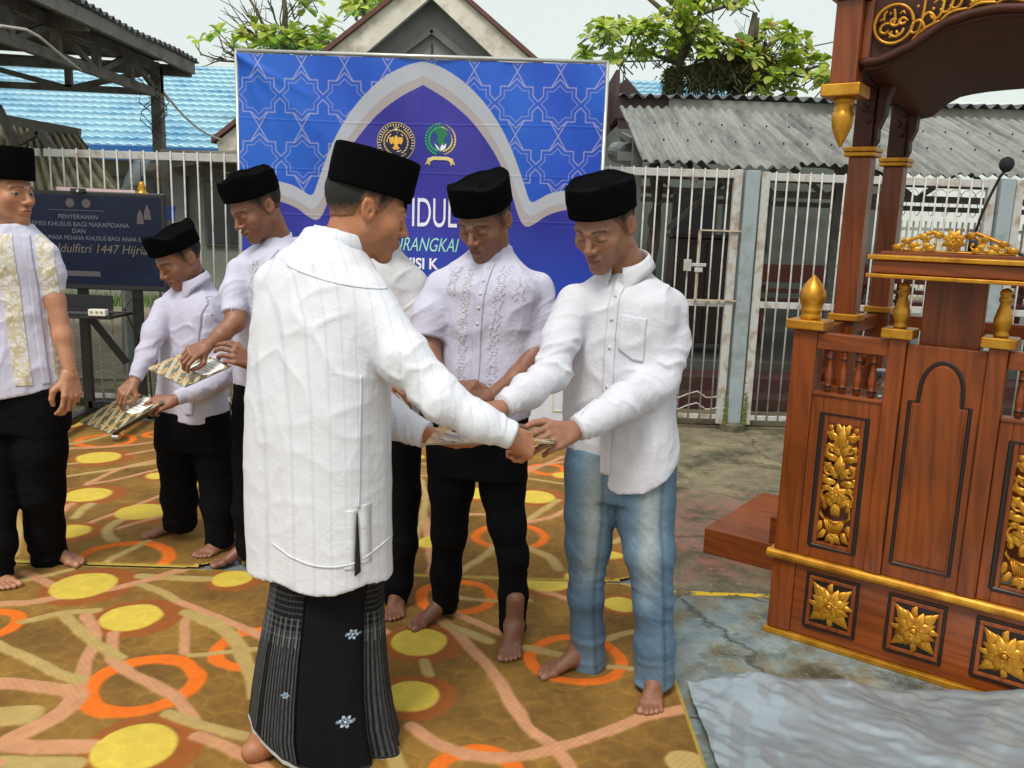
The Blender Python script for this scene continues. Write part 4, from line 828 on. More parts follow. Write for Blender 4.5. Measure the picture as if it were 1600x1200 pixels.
def pulpit():
    r = empty('pulpit', (1.004, 3.064, 0), 'carved wooden mosque pulpit with gold painted flowers, finials and a tall arched canopy', 'pulpit', rz=PA)
    def B(name, mat, *bx, bevel=.004, par=None):
        for b in bx: mb = MB(); mb.box(*b); o = mb.build(name, mat, r, bevel, world=False)
        return o
    Wd = 1.0
    # base
    B('gold_plinth', GOLDP, (-.012, Wd + .012, -.012, .05, 0.0, .022))
    B('lower_panel', WH, (.085, Wd - .085, .006, .05, .024, .300))
    for x0 in (0, Wd - .085): B('corner_post', WV, (x0, x0 + .085, 0, .085, .024, .300), (x0, x0 + .085, 0, .085, .334, 1.164))
    mb = MB(); mb.tube([(-.02, -.004, .317), (Wd + .02, -.004, .317)], .018, 12, 1, (0, 0, 1)); mb.box(-.016, Wd + .016, -.002, .05, .301, .333); mb.build('gold_moulding', GOLDP, r, world=False, smooth=False)
    for x in (.225, .51, .785):
        B('panel_frame', WV, (x - .083, x + .083, -.004, .003, .075, .089), (x - .083, x + .083, -.004, .003, .254, .268), (x - .083, x - .069, -.004, .003, .090, .253), (x + .069, x + .083, -.004, .003, .090, .253), bevel=.002)
        g = groove_loop([(x - .088, .069), (x + .088, .069), (x + .088, .274), (x - .088, .274)], .002, .008).build('dark_groove', GROOVE, r, world=False)
        B('fretwork_ground', GROOVE, (x - .068, x + .068, .002, .005, .090, .253), bevel=0)
        mb = MB(); flower(mb, (x, .171), .070, -.004, 8, .39)
        for i in range(4):
            a = math.pi / 4 + i * math.pi / 2
            for q, cu in ((-.35, .7), (.35, -.7), (0, 0)): petal(mb, (x + .028 * math.cos(a), .171 + .034 * math.sin(a)), a + q, .072 if q == 0 else .058, .0135, .0, .014, cu)
        for i in range(8):
            a = .39 + math.pi / 8 + i * math.pi / 4; c = (x + .052 * math.cos(a), .171 + .062 * math.sin(a)); petal(mb, (x + .03 * math.cos(a), .171 + .035 * math.sin(a)), a + .3, .055, .011, -.001, .012, -.8); ornament_scroll(mb, (x + .055 * math.cos(a + .1), .171 + .066 * math.sin(a + .1)), .012, a, .7, .003, 1, -.002, 12)
        mb.build('gold_rosette', GOLDP, r, world=False, smooth=True)
    # uprights and centre panel
    for x0 in (.325, .622): B('upright', WV, (x0, x0 + .056, -.012, .05, .334, 1.164))
    B('centre_panel', WV, (.382, .621, -.002, .035, .334, 1.150))
    # arch groove
    arc = [(.412, .385), (.412, .93), (.418, .965), (.436, .965)]
    arc = [(.410, .388), (.410, .962), (.434, .962), (.436, 1.0)] + [(.5015 - .0655 * math.cos(t * math.pi / 12), 1.0 + .10 * math.sin(t * math.pi / 12)) for t in range(1, 12)] + [(.567, 1.0), (.569, .962), (.593, .962), (.593, .388)]
    groove_loop(arc, -.003, .0065).build('arch_groove', GROOVE, r, world=False)
    mb = MB(); inner = [(.5015 + (x - .5015) * .87, .39 + (z - .388) * .965 + .012) for x, z in arc]; mb.prism(inner, -.008, .0); mb.build('raised_arch', WV, r, .003, world=False)
    for x in (.3815, .6215): B('dark_joint', GROOVE, (x - .0012, x + .0012, -.0135, -.004, .42, .92), bevel=0)
    # side panels with carvings
    for x0, x1 in ((.086, .324), (.679, .914)):
        mx_ = (x0 + x1) / 2; p0, p1 = mx_ - .078, mx_ + .078
        B('side_panel', WV, (x0, p0, .004, .04, .334, .935), (p1, x1, .004, .04, .334, .935), (p0, p1, .004, .04, .334, .385), (p0, p1, .004, .04, .870, .935), bevel=.003)
        B('inner_frame', WV, (p0 + .008, p0 + .022, .006, .03, .386, .869), (p1 - .022, p1 - .008, .006, .03, .386, .869), (p0 + .023, p1 - .023, .006, .03, .386, .398), (p0 + .023, p1 - .023, .006, .03, .842, .869), bevel=.002)
        groove_loop([(p0, .380), (p1, .380), (p1, .875), (p0, .875)], .004, .0085).build('dark_groove', GROOVE, r, world=False)
        o = carved_panel(p0 + .022, p1 - .022, .402, .840, .012, r).build('gold_carving', GOLDP, r, world=False, smooth=True)
        # arched spandrels above the carving
        mb = MB(); cxm = mx_; hw = (p1 - p0) / 2 - .022
        for s_ in (-1, 1): mb.prism([(cxm + s_ * hw, .842), (cxm + s_ * hw, .78)] + [(cxm + s_ * hw * math.cos(t * math.pi / 10), .78 + .062 * math.sin(t * math.pi / 10)) for t in range(1, 5)] + [(cxm, .842)], .010, .028)
        mb.build('spandrel', WV, r, world=False)
        B('top_rail', WH, (x0, x1, .0, .045, 1.100, 1.158)); B('mid_rail', WH, (x0, x1, -.002, .05, .9355, .948), bevel=.003)
        for k in range(4):
            x = x0 + .045 + k * (x1 - x0 - .09) / 3; mb = MB()
            prof = [(.010, .949), (.010, .962), (.0135, .966), (.0135, .972), (.008, .977), (.0135, .990), (.0145, 1.005), (.010, 1.035), (.0075, 1.058), (.011, 1.066), (.011, 1.072), (.008, 1.078), (.0115, 1.088), (.0115, 1.0995)]
            mb.lathe(prof, (x, .022, 0), 14); o = mb.build('baluster', WV, r, world=False, smooth=True)
            mb = MB(); mb.lathe([(.0139, .965), (.0139, .973)], (x, .022, 0), 14); mb.lathe([(.0118, 1.0655), (.0118, 1.0725)], (x, .022, 0), 14); mb.build('dark_ring', GROOVE, o, world=False)
    # caps + finials
    def cap(x, w, big):
        B('gold_cap', GOLDP, (x - w / 2, x + w / 2, -.022 if big else -.030, w - .03, 1.165, 1.199), bevel=.005)
        mb = MB(); yy = .04 if big else .012
        if big: pr = [(.034, 0), (.037, .006), (.034, .016), (.033, .022), (.037, .028), (.0375, .036), (.034, .044), (.042, .060), (.0465, .078), (.044, .098), (.033, .120), (.018, .140), (.006, .153), (.001, .158)]
        else: pr = [(.021, 0), (.0235, .007), (.018, .015), (.020, .022), (.026, .040), (.027, .055), (.021, .078), (.0155, .098), (.014, .106), (.0185, .112), (.0185, .122), (.014, .127), (.018, .133), (.018, .142), (.010, .150), (.002, .153)]
        mb.lathe(pr, (x, yy, 1.1995), 26); mb.build('finial', GOLDP, r, world=False, smooth=True)
    cap(.0425, .134, True); cap(Wd - .0425, .134, True); cap(.350, .10, False); cap(.648, .10, False)
    # reading desk head
    B('desk_stem', WV, (.405, .590, .053, .085, 1.0, 1.366)); B('desk_box', WH, (.275, .735, -.135, .20, 1.383, 1.424))
    B('gold_band', GOLDP, (.262, .748, -.148, .21, 1.368, 1.381), (.262, .748, -.148, .21, 1.4255, 1.441), bevel=.003); B('desk_ledge', WH, (.300, .705, -.135, -.112, 1.4425, 1.453), bevel=.002)
    mb = MB(); c = (.505, 1.492); Y_ = -.125; flower(mb, c, .038, Y_, 8, .39)
    for s_ in (-1, 1):
        for cx_, cz, rr, a0, sg in ((.055, 1.480, .024, 1.57, -1), (.095, 1.475, .021, 1.57, 1), (.130, 1.468, .016, 1.57, -1)): ornament_scroll(mb, (.505 + s_ * cx_, cz), rr, a0, .85, .0046, sg * s_, Y_, 20)
        mb.tube([(.505 + s_ * q, Y_, z) for q, z in ((.03, 1.508), (.06, 1.516), (.09, 1.505), (.125, 1.49), (.155, 1.468), (.175, 1.459))], [.006, .007, .006, .006, .005, .002], 7)
        for q, z, a, cu in ((.035, 1.50, .5, .5), (.06, 1.47, .2, .8), (.075, 1.49, .9, -.8), (.10, 1.478, -.3, .6), (.12, 1.485, .3, -.9), (.145, 1.47, -.2, .5), (.05, 1.463, 0, .4), (.09, 1.460, 0, .3)):
            petal(mb, (.505 + s_ * q, z), a if s_ > 0 else math.pi - a, .034, .009, Y_, .009, cu * s_)
    mb.tube([(.335, Y_, 1.457), (.675, Y_, 1.457)], .004, 6); mb.build('gold_crest', GOLDP, r, world=False, smooth=True)
    # side walls running back
    for x0 in (0, Wd - .04):
        B('side_wall', WV, (x0 + .004, x0 + .036, .086, .98, .03, .935)); B('side_top_rail', WH, (x0, x0 + .05, .086, .98, 1.100, 1.160)); 
        for k in range(9):
            y = .14 + k * .095; mb = MB(); mb.lathe([(.010, .936), (.010, .962), (.0135, .970), (.008, .977), (.0145, 1.000), (.010, 1.035), (.0075, 1.058), (.011, 1.069), (.008, 1.078), (.0115, 1.0995)], (x0 + .022, y, 0), 10)
            if not (.42 < y < .55): mb.build('baluster', WV, r, world=False, smooth=True)
        for y0 in (.45, .97):
            B('column', WV, (x0, x0 + .082, y0, y0 + .08, .03, 1.795)); B('gold_band', GOLDP, (x0 - .016, x0 + .098, y0 - .016, y0 + .096, 1.165, 1.192), (x0 - .016, x0 + .098, y0 - .016, y0 + .096, 1.796, 1.812), (x0 - .019, x0 + .101, y0 - .019, y0 + .099, 1.8135, 1.832))
            B('column', WD, (x0 + .006, x0 + .076, y0 + .005, y0 + .075, 1.833, 2.30))
            # wavy bracket
            s_ = 1 if x0 == 0 else -1; xb = x0 + .082 if x0 == 0 else x0
            for yb0, yb1 in ((y0 + .01, y0 + .07),):
                pl = [(xb, 1.833), (xb + s_ * .012, 1.86), (xb + s_ * .01, 1.90), (xb + s_ * .03, 1.95), (xb + s_ * .032, 2.0), (xb + s_ * .055, 2.06), (xb + s_ * .10, 2.13), (xb, 2.13)]
                mb = MB(); mb.prism(pl, yb0, yb1); mb.build('bracket', WD, r, .004, world=False)
                mb = MB(); 
                for z, a in ((1.92, .9), (1.96, 2.2), (2.0, .8), (2.04, 1.9), (2.08, .7)): petal(mb, (xb - s_ * .03, z), a, .05, .011, yb0 - .008, .008, .6)
                mb.build('carved_leaf', WD, r, world=False, smooth=True)
    B('deck', WH, (.04, Wd - .04, .05, 1.0, .42, .45)); B('rear_frame', WH, (.09, Wd - .09, .99, 1.03, 1.10, 1.16), (.09, Wd - .09, .99, 1.03, .60, .66))
    for k in range(8): mb = MB(); mb.lathe([(.010, .661), (.016, .75), (.010, .85), (.013, .95), (.010, 1.099)], (.16 + k * .1, 1.01, 0), 10); mb.build('baluster', WV, r, world=False, smooth=True)
    B('seat', WH, (.58, .90, .5, .95, .45, .75)); B('seat', WH, (.3, .56, .75, .95, .45, .60))
    # canopy
    for x0, x1 in ((.0, .09), (Wd - .09, Wd)):
        B('canopy_post', WV, (x0, x1, .13, .22, 2.018, 2.296)); B('gold_band', GOLDP, (x0 - .022, x1 + .022, .108, .242, 1.975, 2.017), (x0 - .018, x1 + .018, .112, .238, 2.2965, 2.325))
        mb = MB(); mb.lathe([(.036, 1.974), (.034, 1.958), (.028, 1.950), (.033, 1.942), (.031, 1.930), (.036, 1.924), (.0375, 1.905), (.034, 1.875), (.020, 1.840), (.004, 1.808), (.001, 1.805)][::-1], ((x0 + x1) / 2, .175, 0), 24); mb.build('pendant', GOLDP, r, world=False, smooth=True)
        B('canopy_side_beam', WD, (x0 + .01, x1 - .01, .221, 1.05, 2.05, 2.29))
    def zf(x, hi):      # arch soffit height across the front
        xs = [.09, .156, .20, .253, .30, .355, .42, .50]; f = [2.078, 2.080, 2.098, 2.120, 2.152, 2.185, 2.202, 2.210]; b = [2.0, 2.01, 2.055, 2.085, 2.094, 2.10, 2.103, 2.105]; q = x if x <= .5 else 1 - x
        return float(np.interp(q, xs, f if hi else b))
    xs = [.09 + i * .82 / 40 for i in range(41)]
    mb = MB(); mb.prism([(x, zf(x, 1) + .022) for x in xs] + [(.91, 2.36), (.5, 2.42), (.09, 2.36)], .18, .20); mb.build('canopy_back_board', WD, r, world=False)
    mb = MB(); mb.tube([(x, .160, zf(x, 1) + .010) for x in xs], .016, 8); mb.tube([(x, .172, zf(x, 1) - .008) for x in xs], .010, 8); mb.build('arch_moulding', WD, r, world=False, smooth=True)
    B('canopy_side_strip', WV, (.0905, .118, .165, .178, 2.10, 2.29), (.882, .9095, .165, .178, 2.10, 2.29), bevel=.002)
    mb = MB()
    n = len(xs); b0 = len(mb.v)
    ys = [.20, .40, .62, .84, 1.06]
    for j, y in enumerate(ys):
        t = j / 4; 
        for x in xs: mb.v.append((x, y, zf(x, 1) * (1 - t) + zf(x, 0) * t - .004 + .012 * math.sin(j * 1.57 * 2)))
    for j in range(4):
        for i in range(n - 1): p = b0 + j * n + i; mb.f.append((p, p + 1, p + n + 1, p + n))
    mb.build('soffit', WD, r, world=False, smooth=True)
    mb = MB(); mb.prism([(x, zf(x, 0)) for x in xs] + [(.91, 2.30), (.09, 2.30)], 1.03, 1.06); mb.build('rear_arch_board', WD, r, .003, world=False)
    B('canopy_roof', WD, (-.02, Wd + .02, .12, 1.10, 2.43, 2.47))
    # calligraphy
    mb = MB(); yc = .162; cxm, czm, R_ = .188, 2.205, .062
    mb.tube([(cxm + R_ * math.cos(a * math.pi / 24), yc, czm + R_ * math.sin(a * math.pi / 24)) for a in range(49)], .0058, 8)
    def st(pts, w): mb.tube([(x, yc - .002, z) for x, z in smoothpoly(pts, 2)], [w * (.45 + .55 * math.sin(math.pi * (i + .5) / (4 * (len(pts) - 1) + 2 + 4))) for i in range(len(smoothpoly(pts, 2)))], 7, .8, (0, 1, 0))
    q = lambda *p: [(cxm + a * .001, czm + b * .001) for a, b in p]
    st(q((45, 5), (30, 20), (15, 8), (24, -4), (38, 2)), .0058); st(q((20, 0), (2, -8), (-12, 2), (-6, 16), (8, 14)), .006); st(q((0, -8), (4, 20), (-2, 48)), .0055); st(q((-8, 2), (-28, 4), (-42, -8), (-40, -26), (-22, -30), (-14, -20)), .006)
    st(q((-30, 10), (-34, 30), (-24, 44)), .0045); st(q((-14, -28), (6, -44), (28, -34), (34, -16)), .0055); st(q((10, -22), (16, -34)), .005); st(q((-46, 12), (-36, 20)), .004); st(q((16, 30), (28, 40), (34, 28)), .004); st(q((-16, 30), (-10, 38)), .004); st(q((-4, -22), (-8, -44)), .005)
    rs = np.random.RandomState(12)
    def zl(x): return zf(x, 1) + .03
    x = .262
    while x < .80:
        z = zl(x) + .012; h = 2.335 - z
        k = rs.randint(0, 5)
        if k in (0, 3): st([(x + .022, z + h * .95), (x + .018, z + h * .4), (x + .010, z + .004), (x - .012, z), (x - .020, z + .014)], .0058)
        if k in (1, 3, 4): st([(x - .02, z + .02), (x, z + .045), (x + .02, z + .03), (x + .026, z + .008), (x + .008, z - .002)], .0062)
        if k in (2, 4): st([(x - .012, z + h * .9), (x - .006, z + h * .35), (x + .012, z + h * .05), (x + .034, z + .008)], .0056)
        if k in (0, 2): st([(x - .014, z + .05), (x + .002, z + .064), (x + .016, z + .052)], .004)
        mb.lathe_ball((x + rs.uniform(-.02, .02), yc, z + rs.uniform(.05, .09)), .006); mb.lathe_ball((x + rs.uniform(-.02, .02), yc, z + rs.uniform(.08, .12)), .0045)
        x += rs.uniform(.026, .038)
    for k in range(7): x = .28 + k * .08; st([(x - .03, zl(x - .03) - .004), (x, zl(x) + .010), (x + .05, zl(x + .05) + .0)], .0058)
    mb.build('gold_calligraphy', GOLDP, r, world=False, smooth=True)
    return r
PUL = pulpit()
_u3 = Vector((.8036, -.5951, 0)); _b3 = Vector((.5951, .8036, 0)); PO3 = Vector((1.004, 3.064, 0))
def pw(s, d, z): return PO3 + _u3 * s + _b3 * d + Vector((0, 0, z))
def local_thing(name, label, cat, s, d, z): return empty(name, pw(s, d, z), label, cat, rz=PA)
# steps block
r = local_thing('pulpit_steps', 'low varnished wooden steps standing left of the pulpit base', 'steps', -.53, .59, 0)
mb = MB(); mb.box(0, .52, 0, .74, 0, .122); mb.build('lower_step', WH, r, .004, world=False); mb = MB(); mb.box(.30, .52, .02, .62, .1225, .245); mb.build('upper_step', WH, r, .004, world=False)
# microphone
r = local_thing('microphone', 'black gooseneck microphone with round foam head standing on the pulpit desk', 'microphone', .53, .05, 1.442)
mb = MB(); mb.box(-.075, .075, -.05, .05, 0, .018); mb.build('base', BLACK_PLASTIC, r, .006, world=False)
mb = MB(); mb.lathe([(.014, .018), (.013, .055), (.009, .06)], (0, 0, 0), 14); mb.build('collar', BLACK_PLASTIC, r, world=False, smooth=True)
mb = MB(); mb.tube([(0, 0, .06), (.014, -.005, .13), (.032, -.01, .19), (.055, -.02, .25), (.068, -.03, .268)], .0045, 8); mb.build('gooseneck', BLACK_METAL, r, world=False, smooth=True)
mb = MB(); pr = [(.001, -.024), (.012, -.020), (.020, -.008), (.022, .003), (.018, .015), (.009, .022), (.001, .024)]; mb.lathe(pr, (.070, -.034, .285), 16); mb.build('foam_head', M('foam', (.012, .012, .013), .95, bump=.6, bs=300), r, world=False, smooth=True)
mb = MB(); mb.tube([(.07, 0, .010), (.13, -.01, .02), (.17, -.03, .0), (.19, -.04, -.03), (.195, -.03, -.1)], .006, 8); mb.build('cable', BLACK_PLASTIC, r, world=False, smooth=True)
# glass of water behind the left balusters
GLS, nt, b = newmat('clear_plastic'); b.inputs['Transmission Weight'].default_value = .95; b.inputs['Roughness'].default_value = .05; b.inputs['IOR'].default_value = 1.3; b.inputs['Base Color'].default_value = (.95, .97, .97, 1)
r = local_thing('water_cup', 'clear plastic cup standing behind the left balusters of the pulpit', 'cup', .285, .16, .936)
mb = MB(); mb.lathe([(.024, .0), (.026, .03), (.029, .09), (.028, .09), (.025, .03), (.023, .004)], (0, 0, 0), 20); mb.build('cup', GLS, r, world=False, smooth=True)
mb = MB(); mb.lathe([(.029, .0902), (.029, .095)], (0, 0, 0), 20); mb.build('lid', M('white_plastic2', c8(220, 222, 222), .4), r, world=False)
r = local_thing('shelf_board', 'narrow varnished shelf board behind the left balusters of the pulpit, under the cup', 'shelf', .2, .15, .905)
mb = MB(); mb.box(-.15, .12, -.09, .12, 0, .03); mb.build('board', WH, r, .003, world=False)
# ================================================================== CARPETS
def arr(l): return np.array([GP(x, y, .012)[:2] for x, y in l])
def seg_dist(P, pl):
    d = np.full(len(P), 9.); 
    for a, b in zip(pl[:-1], pl[1:]):
        ab = b - a; t = np.clip(((P - a) @ ab) / (ab @ ab + 1e-9), 0, 1); d = np.minimum(d, np.linalg.norm(P - a - t[:, None] * ab, axis=1))
    return d
def sm2(pl, it=2):
    for _ in range(it): pl = np.vstack([pl[:1], np.stack([pl[:-1] * .75 + pl[1:] * .25, pl[:-1] * .25 + pl[1:] * .75], 1).reshape(-1, 2), pl[-1:]])
    return pl
BROWN, BR2 = np.array(c8(116, 82, 26)), np.array(c8(156, 116, 44)); YEL, RUST, ORG, PINK, BEI = [np.array(c8(*q)) for q in ((224, 196, 74), (160, 88, 26), (240, 116, 12), (214, 154, 108), (196, 166, 98))]
CARP = M('carpet_pile', (.3, .2, .1), .95, attr=True, var=.16, vs=26, bump=.9, bs=420, bd=.004, sheen=.0)
def carpet(x0, x1, y0, y1, h, discs, rings, ribs, name, label, corner=.12, z0=.008, seed=0):
    nu, nv = int((x1 - x0) / h), int((y1 - y0) / h); rs = np.random.RandomState(seed)
    X, Y = np.meshgrid(np.linspace(x0, x1, nu), np.linspace(y0, y1, nv), indexing='ij'); P = np.stack([X.ravel(), Y.ravel()], 1)
    P3 = np.stack([P[:, 0], P[:, 1], 0 * P[:, 0]], 1); wob = np.stack([fbm(P3 * 9, 2), fbm(P3 * 9 + 5, 2)], 1) - .5; Q = P + wob * .022
    fb = np.clip((fbm(P3 * 5 + 3, 4)[:, None] - .5) * 1.8 + .5 + (fbm(P3 * 40, 3)[:, None] - .5) * .7, 0, 1); col = BROWN * (1 - fb) + BR2 * fb; z = np.full(len(P), .010)
    # hexagons
    s = .062; a = Q[:, 0] / s; b = Q[:, 1] / s
    r1 = np.stack([a / 1.732, b / 3], 1); 
    def hexd(ax, ay):
        qx = np.mod(ax, 1.7320508) - .8660254; qy = np.mod(ay, 3.0) - 1.5; rx = np.mod(ax - .8660254, 1.7320508) - .8660254; ry = np.mod(ay - 1.5, 3.0) - 1.5
        u_ = np.where((qx * qx + qy * qy < rx * rx + ry * ry), 0, 1); hx = np.abs(np.where(u_ == 0, qx, rx)); hy = np.abs(np.where(u_ == 0, qy, ry)); return .8660254 - np.maximum(hx, hx * .5 + hy * .8660254)
    hd = hexd(a, b); hl = np.exp(-(hd / .10) ** 2); dens = fbm(P3 * 1.3 + 9, 2); hm = np.clip((dens - .38) * 6, .12, 1) ; hl = hl * hm
    col = col * (1 + .20 * hl[:, None]); z -= .003 * hl
    # pebble texture zones and leaf arcs
    lf = ridged(P3 * np.array([6, 6, 1]) + 20) ** 6 * (1 - hm); col *= (1 + .4 * lf[:, None]); z += .003 * lf
    pb = np.clip(np.abs(np.sin(Q[:, 0] * 190 + 3 * np.sin(Q[:, 1] * 20)) * np.sin(Q[:, 1] * 150)) - .45, 0, 1) * (1 - hm); col *= (1 - .35 * pb[:, None]); z -= .004 * pb
    def put(m, c, zz, edge=None):
        nonlocal col, z
        tex = (.92 + .16 * fbm(P3 * 30, 3))[:, None] * (1 + .07 * (hl[:, None] if len(hl) else 0)); m_ = np.clip(m, 0, 1)[:, None]; col = col * (1 - m_) + c * tex * m_; z = z * (1 - m_[:, 0]) + zz * m_[:, 0]
    def aa(d): return .5 - d / h * .6
    for c, r_ in discs:
        d = np.linalg.norm((Q - c - np.array([.18 * r_, 0])) * [1, 1.0], axis=1); put(aa(d - r_ * 1.48) * np.clip(.62 + .3 * ridged(P3 * 40), 0, 1), RUST, .011)
    for c, r_, w in rings: d = np.abs(np.linalg.norm(Q - c, axis=1) - r_ + w / 2) - w / 2; put(aa(d), ORG, .013)
    for pl, w, c in ribs: d = seg_dist(Q, sm2(pl)) - w / 2; st = .93 + .10 * np.sin(P[:, 0] * 260) * np.sin(P[:, 1] * 230) * (fbm(P3 * 4, 2) > .5); put(aa(d), c * 1.0, .0125); m_ = (d < 0); col[m_] *= st[m_][:, None]
    for c, r_ in discs: d = np.linalg.norm(Q - c, axis=1) - r_; put(aa(d), YEL, .014)
    # binding
    ex = np.minimum(P[:, 0] - x0, x1 - P[:, 0]); ey = np.minimum(P[:, 1] - y0, y1 - P[:, 1]); ed = np.minimum(ex, ey); bi = ed < .014; col[bi] = np.array(c8(196, 168, 78)); z[ed < h * 1.01] = 0; z[bi & (ed >= h * 1.01)] = .012
    z += z0 + .006 * (fbm(P3 * 1.1 + seed, 2) - .5); z = np.maximum(z, .003)
    q = gridq(nu, nv)
    # round the corners
    cx_ = np.where(ex < corner, corner - ex, 0); cy_ = np.where(ey < corner, corner - ey, 0); rr = np.hypot(cx_, cy_); ko = rr > corner; kb = (rr > corner - .014) & ~ko & (cx_ > 0) & (cy_ > 0); col[kb] = np.array(c8(196, 168, 78))
    keep = ~ko[q].any(1); q = q[keep]
    me = npmesh(name, np.stack([P[:, 0], P[:, 1], z], 1), q, col); o = link(name, me, CARP); return tag(recenter(o), label, 'carpet', 'patterned carpets under the men')
def D(x, y, rx): p = GP(x, y, .012)[:2]; return (p, rx / 1340 * (p[1] * 1.0 * math.cos(PITCH) + 1.5 * sp))
ndisc = [D(130, 918, 47), D(205, 967, 46), D(210, 1172, 64), D(655, 1005, 44), D(640, 1092, 45), D(363, 907, 30), D(853, 912, 38), D(970, 947, 26)]
def RG(x, y, rx, w): p, r_ = D(x, y, rx); return (p, r_, w)
nring = [RG(223, 1072, 93, .06), RG(402, 1016, 72, .05), RG(-20, 978, 56, .05), RG(900, 1031, 80, .045), RG(745, 1213, 76, .05), RG(712, 935, 65, .045)]
PW, BWd = .045, .038
nr = [(PINK, PW, [(133, 963), (147, 987), (147, 1007), (133, 1040), (123, 1077)]), (PINK, .07, [(-60, 1066), (0, 1070), (67, 1075), (113, 1083), (121, 1093), (100, 1120), (33, 1150), (10, 1161), (33, 1170), (133, 1170)]), (PINK, PW, [(178, 993), (173, 1027), (190, 1050), (233, 1070), (277, 1090), (303, 1127)]),
      (PINK, PW, [(307, 1153), (350, 1167), (397, 1193), (440, 1230)]), (PINK, .04, [(283, 943), (333, 963), (407, 997), (480, 1040)]), (PINK, .035, [(290, 970), (288, 1023)]), (BEI, PW, [(-80, 990), (0, 1010), (40, 1027), (123, 1067)]), (BEI, .04, [(40, 973), (90, 960), (153, 955)]), (BEI, .045, [(100, 963), (133, 1000), (187, 1030)]),
      (BEI, .04, [(213, 913), (253, 927), (277, 940)]), (BEI, .055, [(290, 960), (333, 973), (367, 1000), (387, 1040), (403, 1087)]), (BEI, .03, [(297, 1027), (403, 1017)]), (BEI, .045, [(263, 1120), (317, 1137), (383, 1153)]), (BEI, .035, [(20, 913), (110, 893)]), (PINK, .045, [(40, 897), (80, 917)]), (BEI, .05, [(217, 902), (325, 908)]), (BEI, .11, [(-60, 1125), (40, 1120)]), (BEI, .06, [(-20, 1195), (117, 1197)]),
      (PINK, PW, [(680, 960), (720, 996), (755, 1035), (785, 1074), (803, 1109), (829, 1144), (855, 1161), (889, 1200)]), (PINK, .04, [(707, 960), (785, 992)]), (PINK, PW, [(1067, 1109), (993, 1126), (928, 1152), (863, 1174), (803, 1189), (733, 1187), (681, 1165), (647, 1139)]), (BEI, .045, [(699, 979), (768, 1005)]), (BEI, .045, [(824, 1014), (881, 1027)]), (BEI, .03, [(941, 1042), (989, 1048)]), (BEI, .04, [(950, 1001), (976, 990), (1010, 988)]),
      (BEI, .035, [(662, 1035), (668, 1057)]), (PINK, .035, [(842, 925), (889, 940)]), (BEI, .03, [(716, 936), (777, 942), (829, 940)]), (BEI, .12, [(1075, 1195), (1090, 1215)]), (PINK, .045, [(450, 930), (520, 960), (600, 990)]), (BEI, .045, [(430, 1010), (500, 1060), (600, 1150), (640, 1230)])]
nribs = [(arr(l), w, c) for c, w, l in nr]
rs = np.random.RandomState(5)
def rand_feats(x0, x1, y0, y1, nd, nrg, nrb):
    d = [(np.array([rs.uniform(x0, x1), rs.uniform(y0, y1)]), rs.uniform(.08, .12)) for _ in range(nd)]; r_ = [(np.array([rs.uniform(x0, x1), rs.uniform(y0, y1)]), rs.uniform(.13, .2), .05) for _ in range(nrg)]; b_ = []
    for i in range(nrb):
        p = np.array([rs.uniform(x0, x1), rs.uniform(y0, y1)]); a = rs.uniform(0, 6.28); l = [p]
        for k in range(5): a += rs.uniform(-.6, .6); l.append(l[-1] + .17 * np.array([math.cos(a), math.sin(a)]))
        b_.append((np.array(l), .045, PINK if i % 2 else BEI))
    return d, r_, b_
e1 = rand_feats(-2.9, -1.9, 1.2, 3.2, 4, 2, 5); e2 = rand_feats(-1.8, .5, 1.1, 1.9, 6, 3, 8)
carpet(-3.1, .585, 1.0, 3.43, .0055, ndisc + e1[0] + e2[0], nring + e1[1] + e2[1], nribs + e1[2] + e2[2], 'carpet', 'nearest brown carpet with yellow discs and orange rings, its right edge beside the silver sheet', seed=1)
rd = [D(653, 716, 12), D(742, 773, 28), D(837, 779, 31), D(878, 745, 15), D(957, 870, 16), D(680, 850, 26), D(1000, 900, 10), D(900, 905, 20)]
rg = [RG(797, 840, 60, .045), RG(855, 735, 32, .045), RG(385, 880, 40, .05), RG(372, 800, 30, .045)]
rb = [(PINK, .04, [(700, 806), (727, 806), (755, 806)]), (PINK, .04, [(820, 819), (863, 810), (889, 797)]), (BEI, .04, [(800, 826), (816, 819), (872, 784)]), (BEI, .04, [(718, 897), (759, 871), (772, 858), (790, 830)]), (BEI, .05, [(820, 858), (859, 871), (872, 892)]), (PINK, .03, [(600, 912), (716, 907), (777, 905)]), (PINK, .045, [(660, 803), (675, 853), (673, 905)]), (BEI, .03, [(651, 725), (881, 758)]), (PINK, .03, [(816, 743), (863, 723), (881, 715)]),
      (PINK, .035, [(620, 790), (655, 782), (690, 770)]), (BEI, .035, [(640, 870), (670, 780), (650, 740)]), (PINK, .03, [(830, 700), (890, 690)]), (BEI, .035, [(960, 850), (985, 835)]), (PINK, .03, [(640, 745), (760, 745), (900, 720)]), (BEI, .04, [(310, 850), (360, 870), (380, 900)])]
carpet(-1.19, .60, 3.45, 5.95, .0085, rd, rg, [(arr(l), w, c) for c, w, l in rb], 'carpet', 'rear right carpet under the bare feet of the men before the banner', corner=.16, seed=2)
rd = [D(155, 717, 32), D(137, 775, 35), D(220, 802, 38), D(110, 833, 30), D(247, 745, 18), D(60, 712, 22), D(170, 660, 25), D(105, 665, 25), D(-20, 780, 35)]
rg = [RG(190, 877, 80, .055), RG(165, 690, 45, .045), RG(245, 680, 22, .045), RG(350, 760, 30, .045), RG(60, 770, 40, .05), RG(20, 690, 30, .05)]
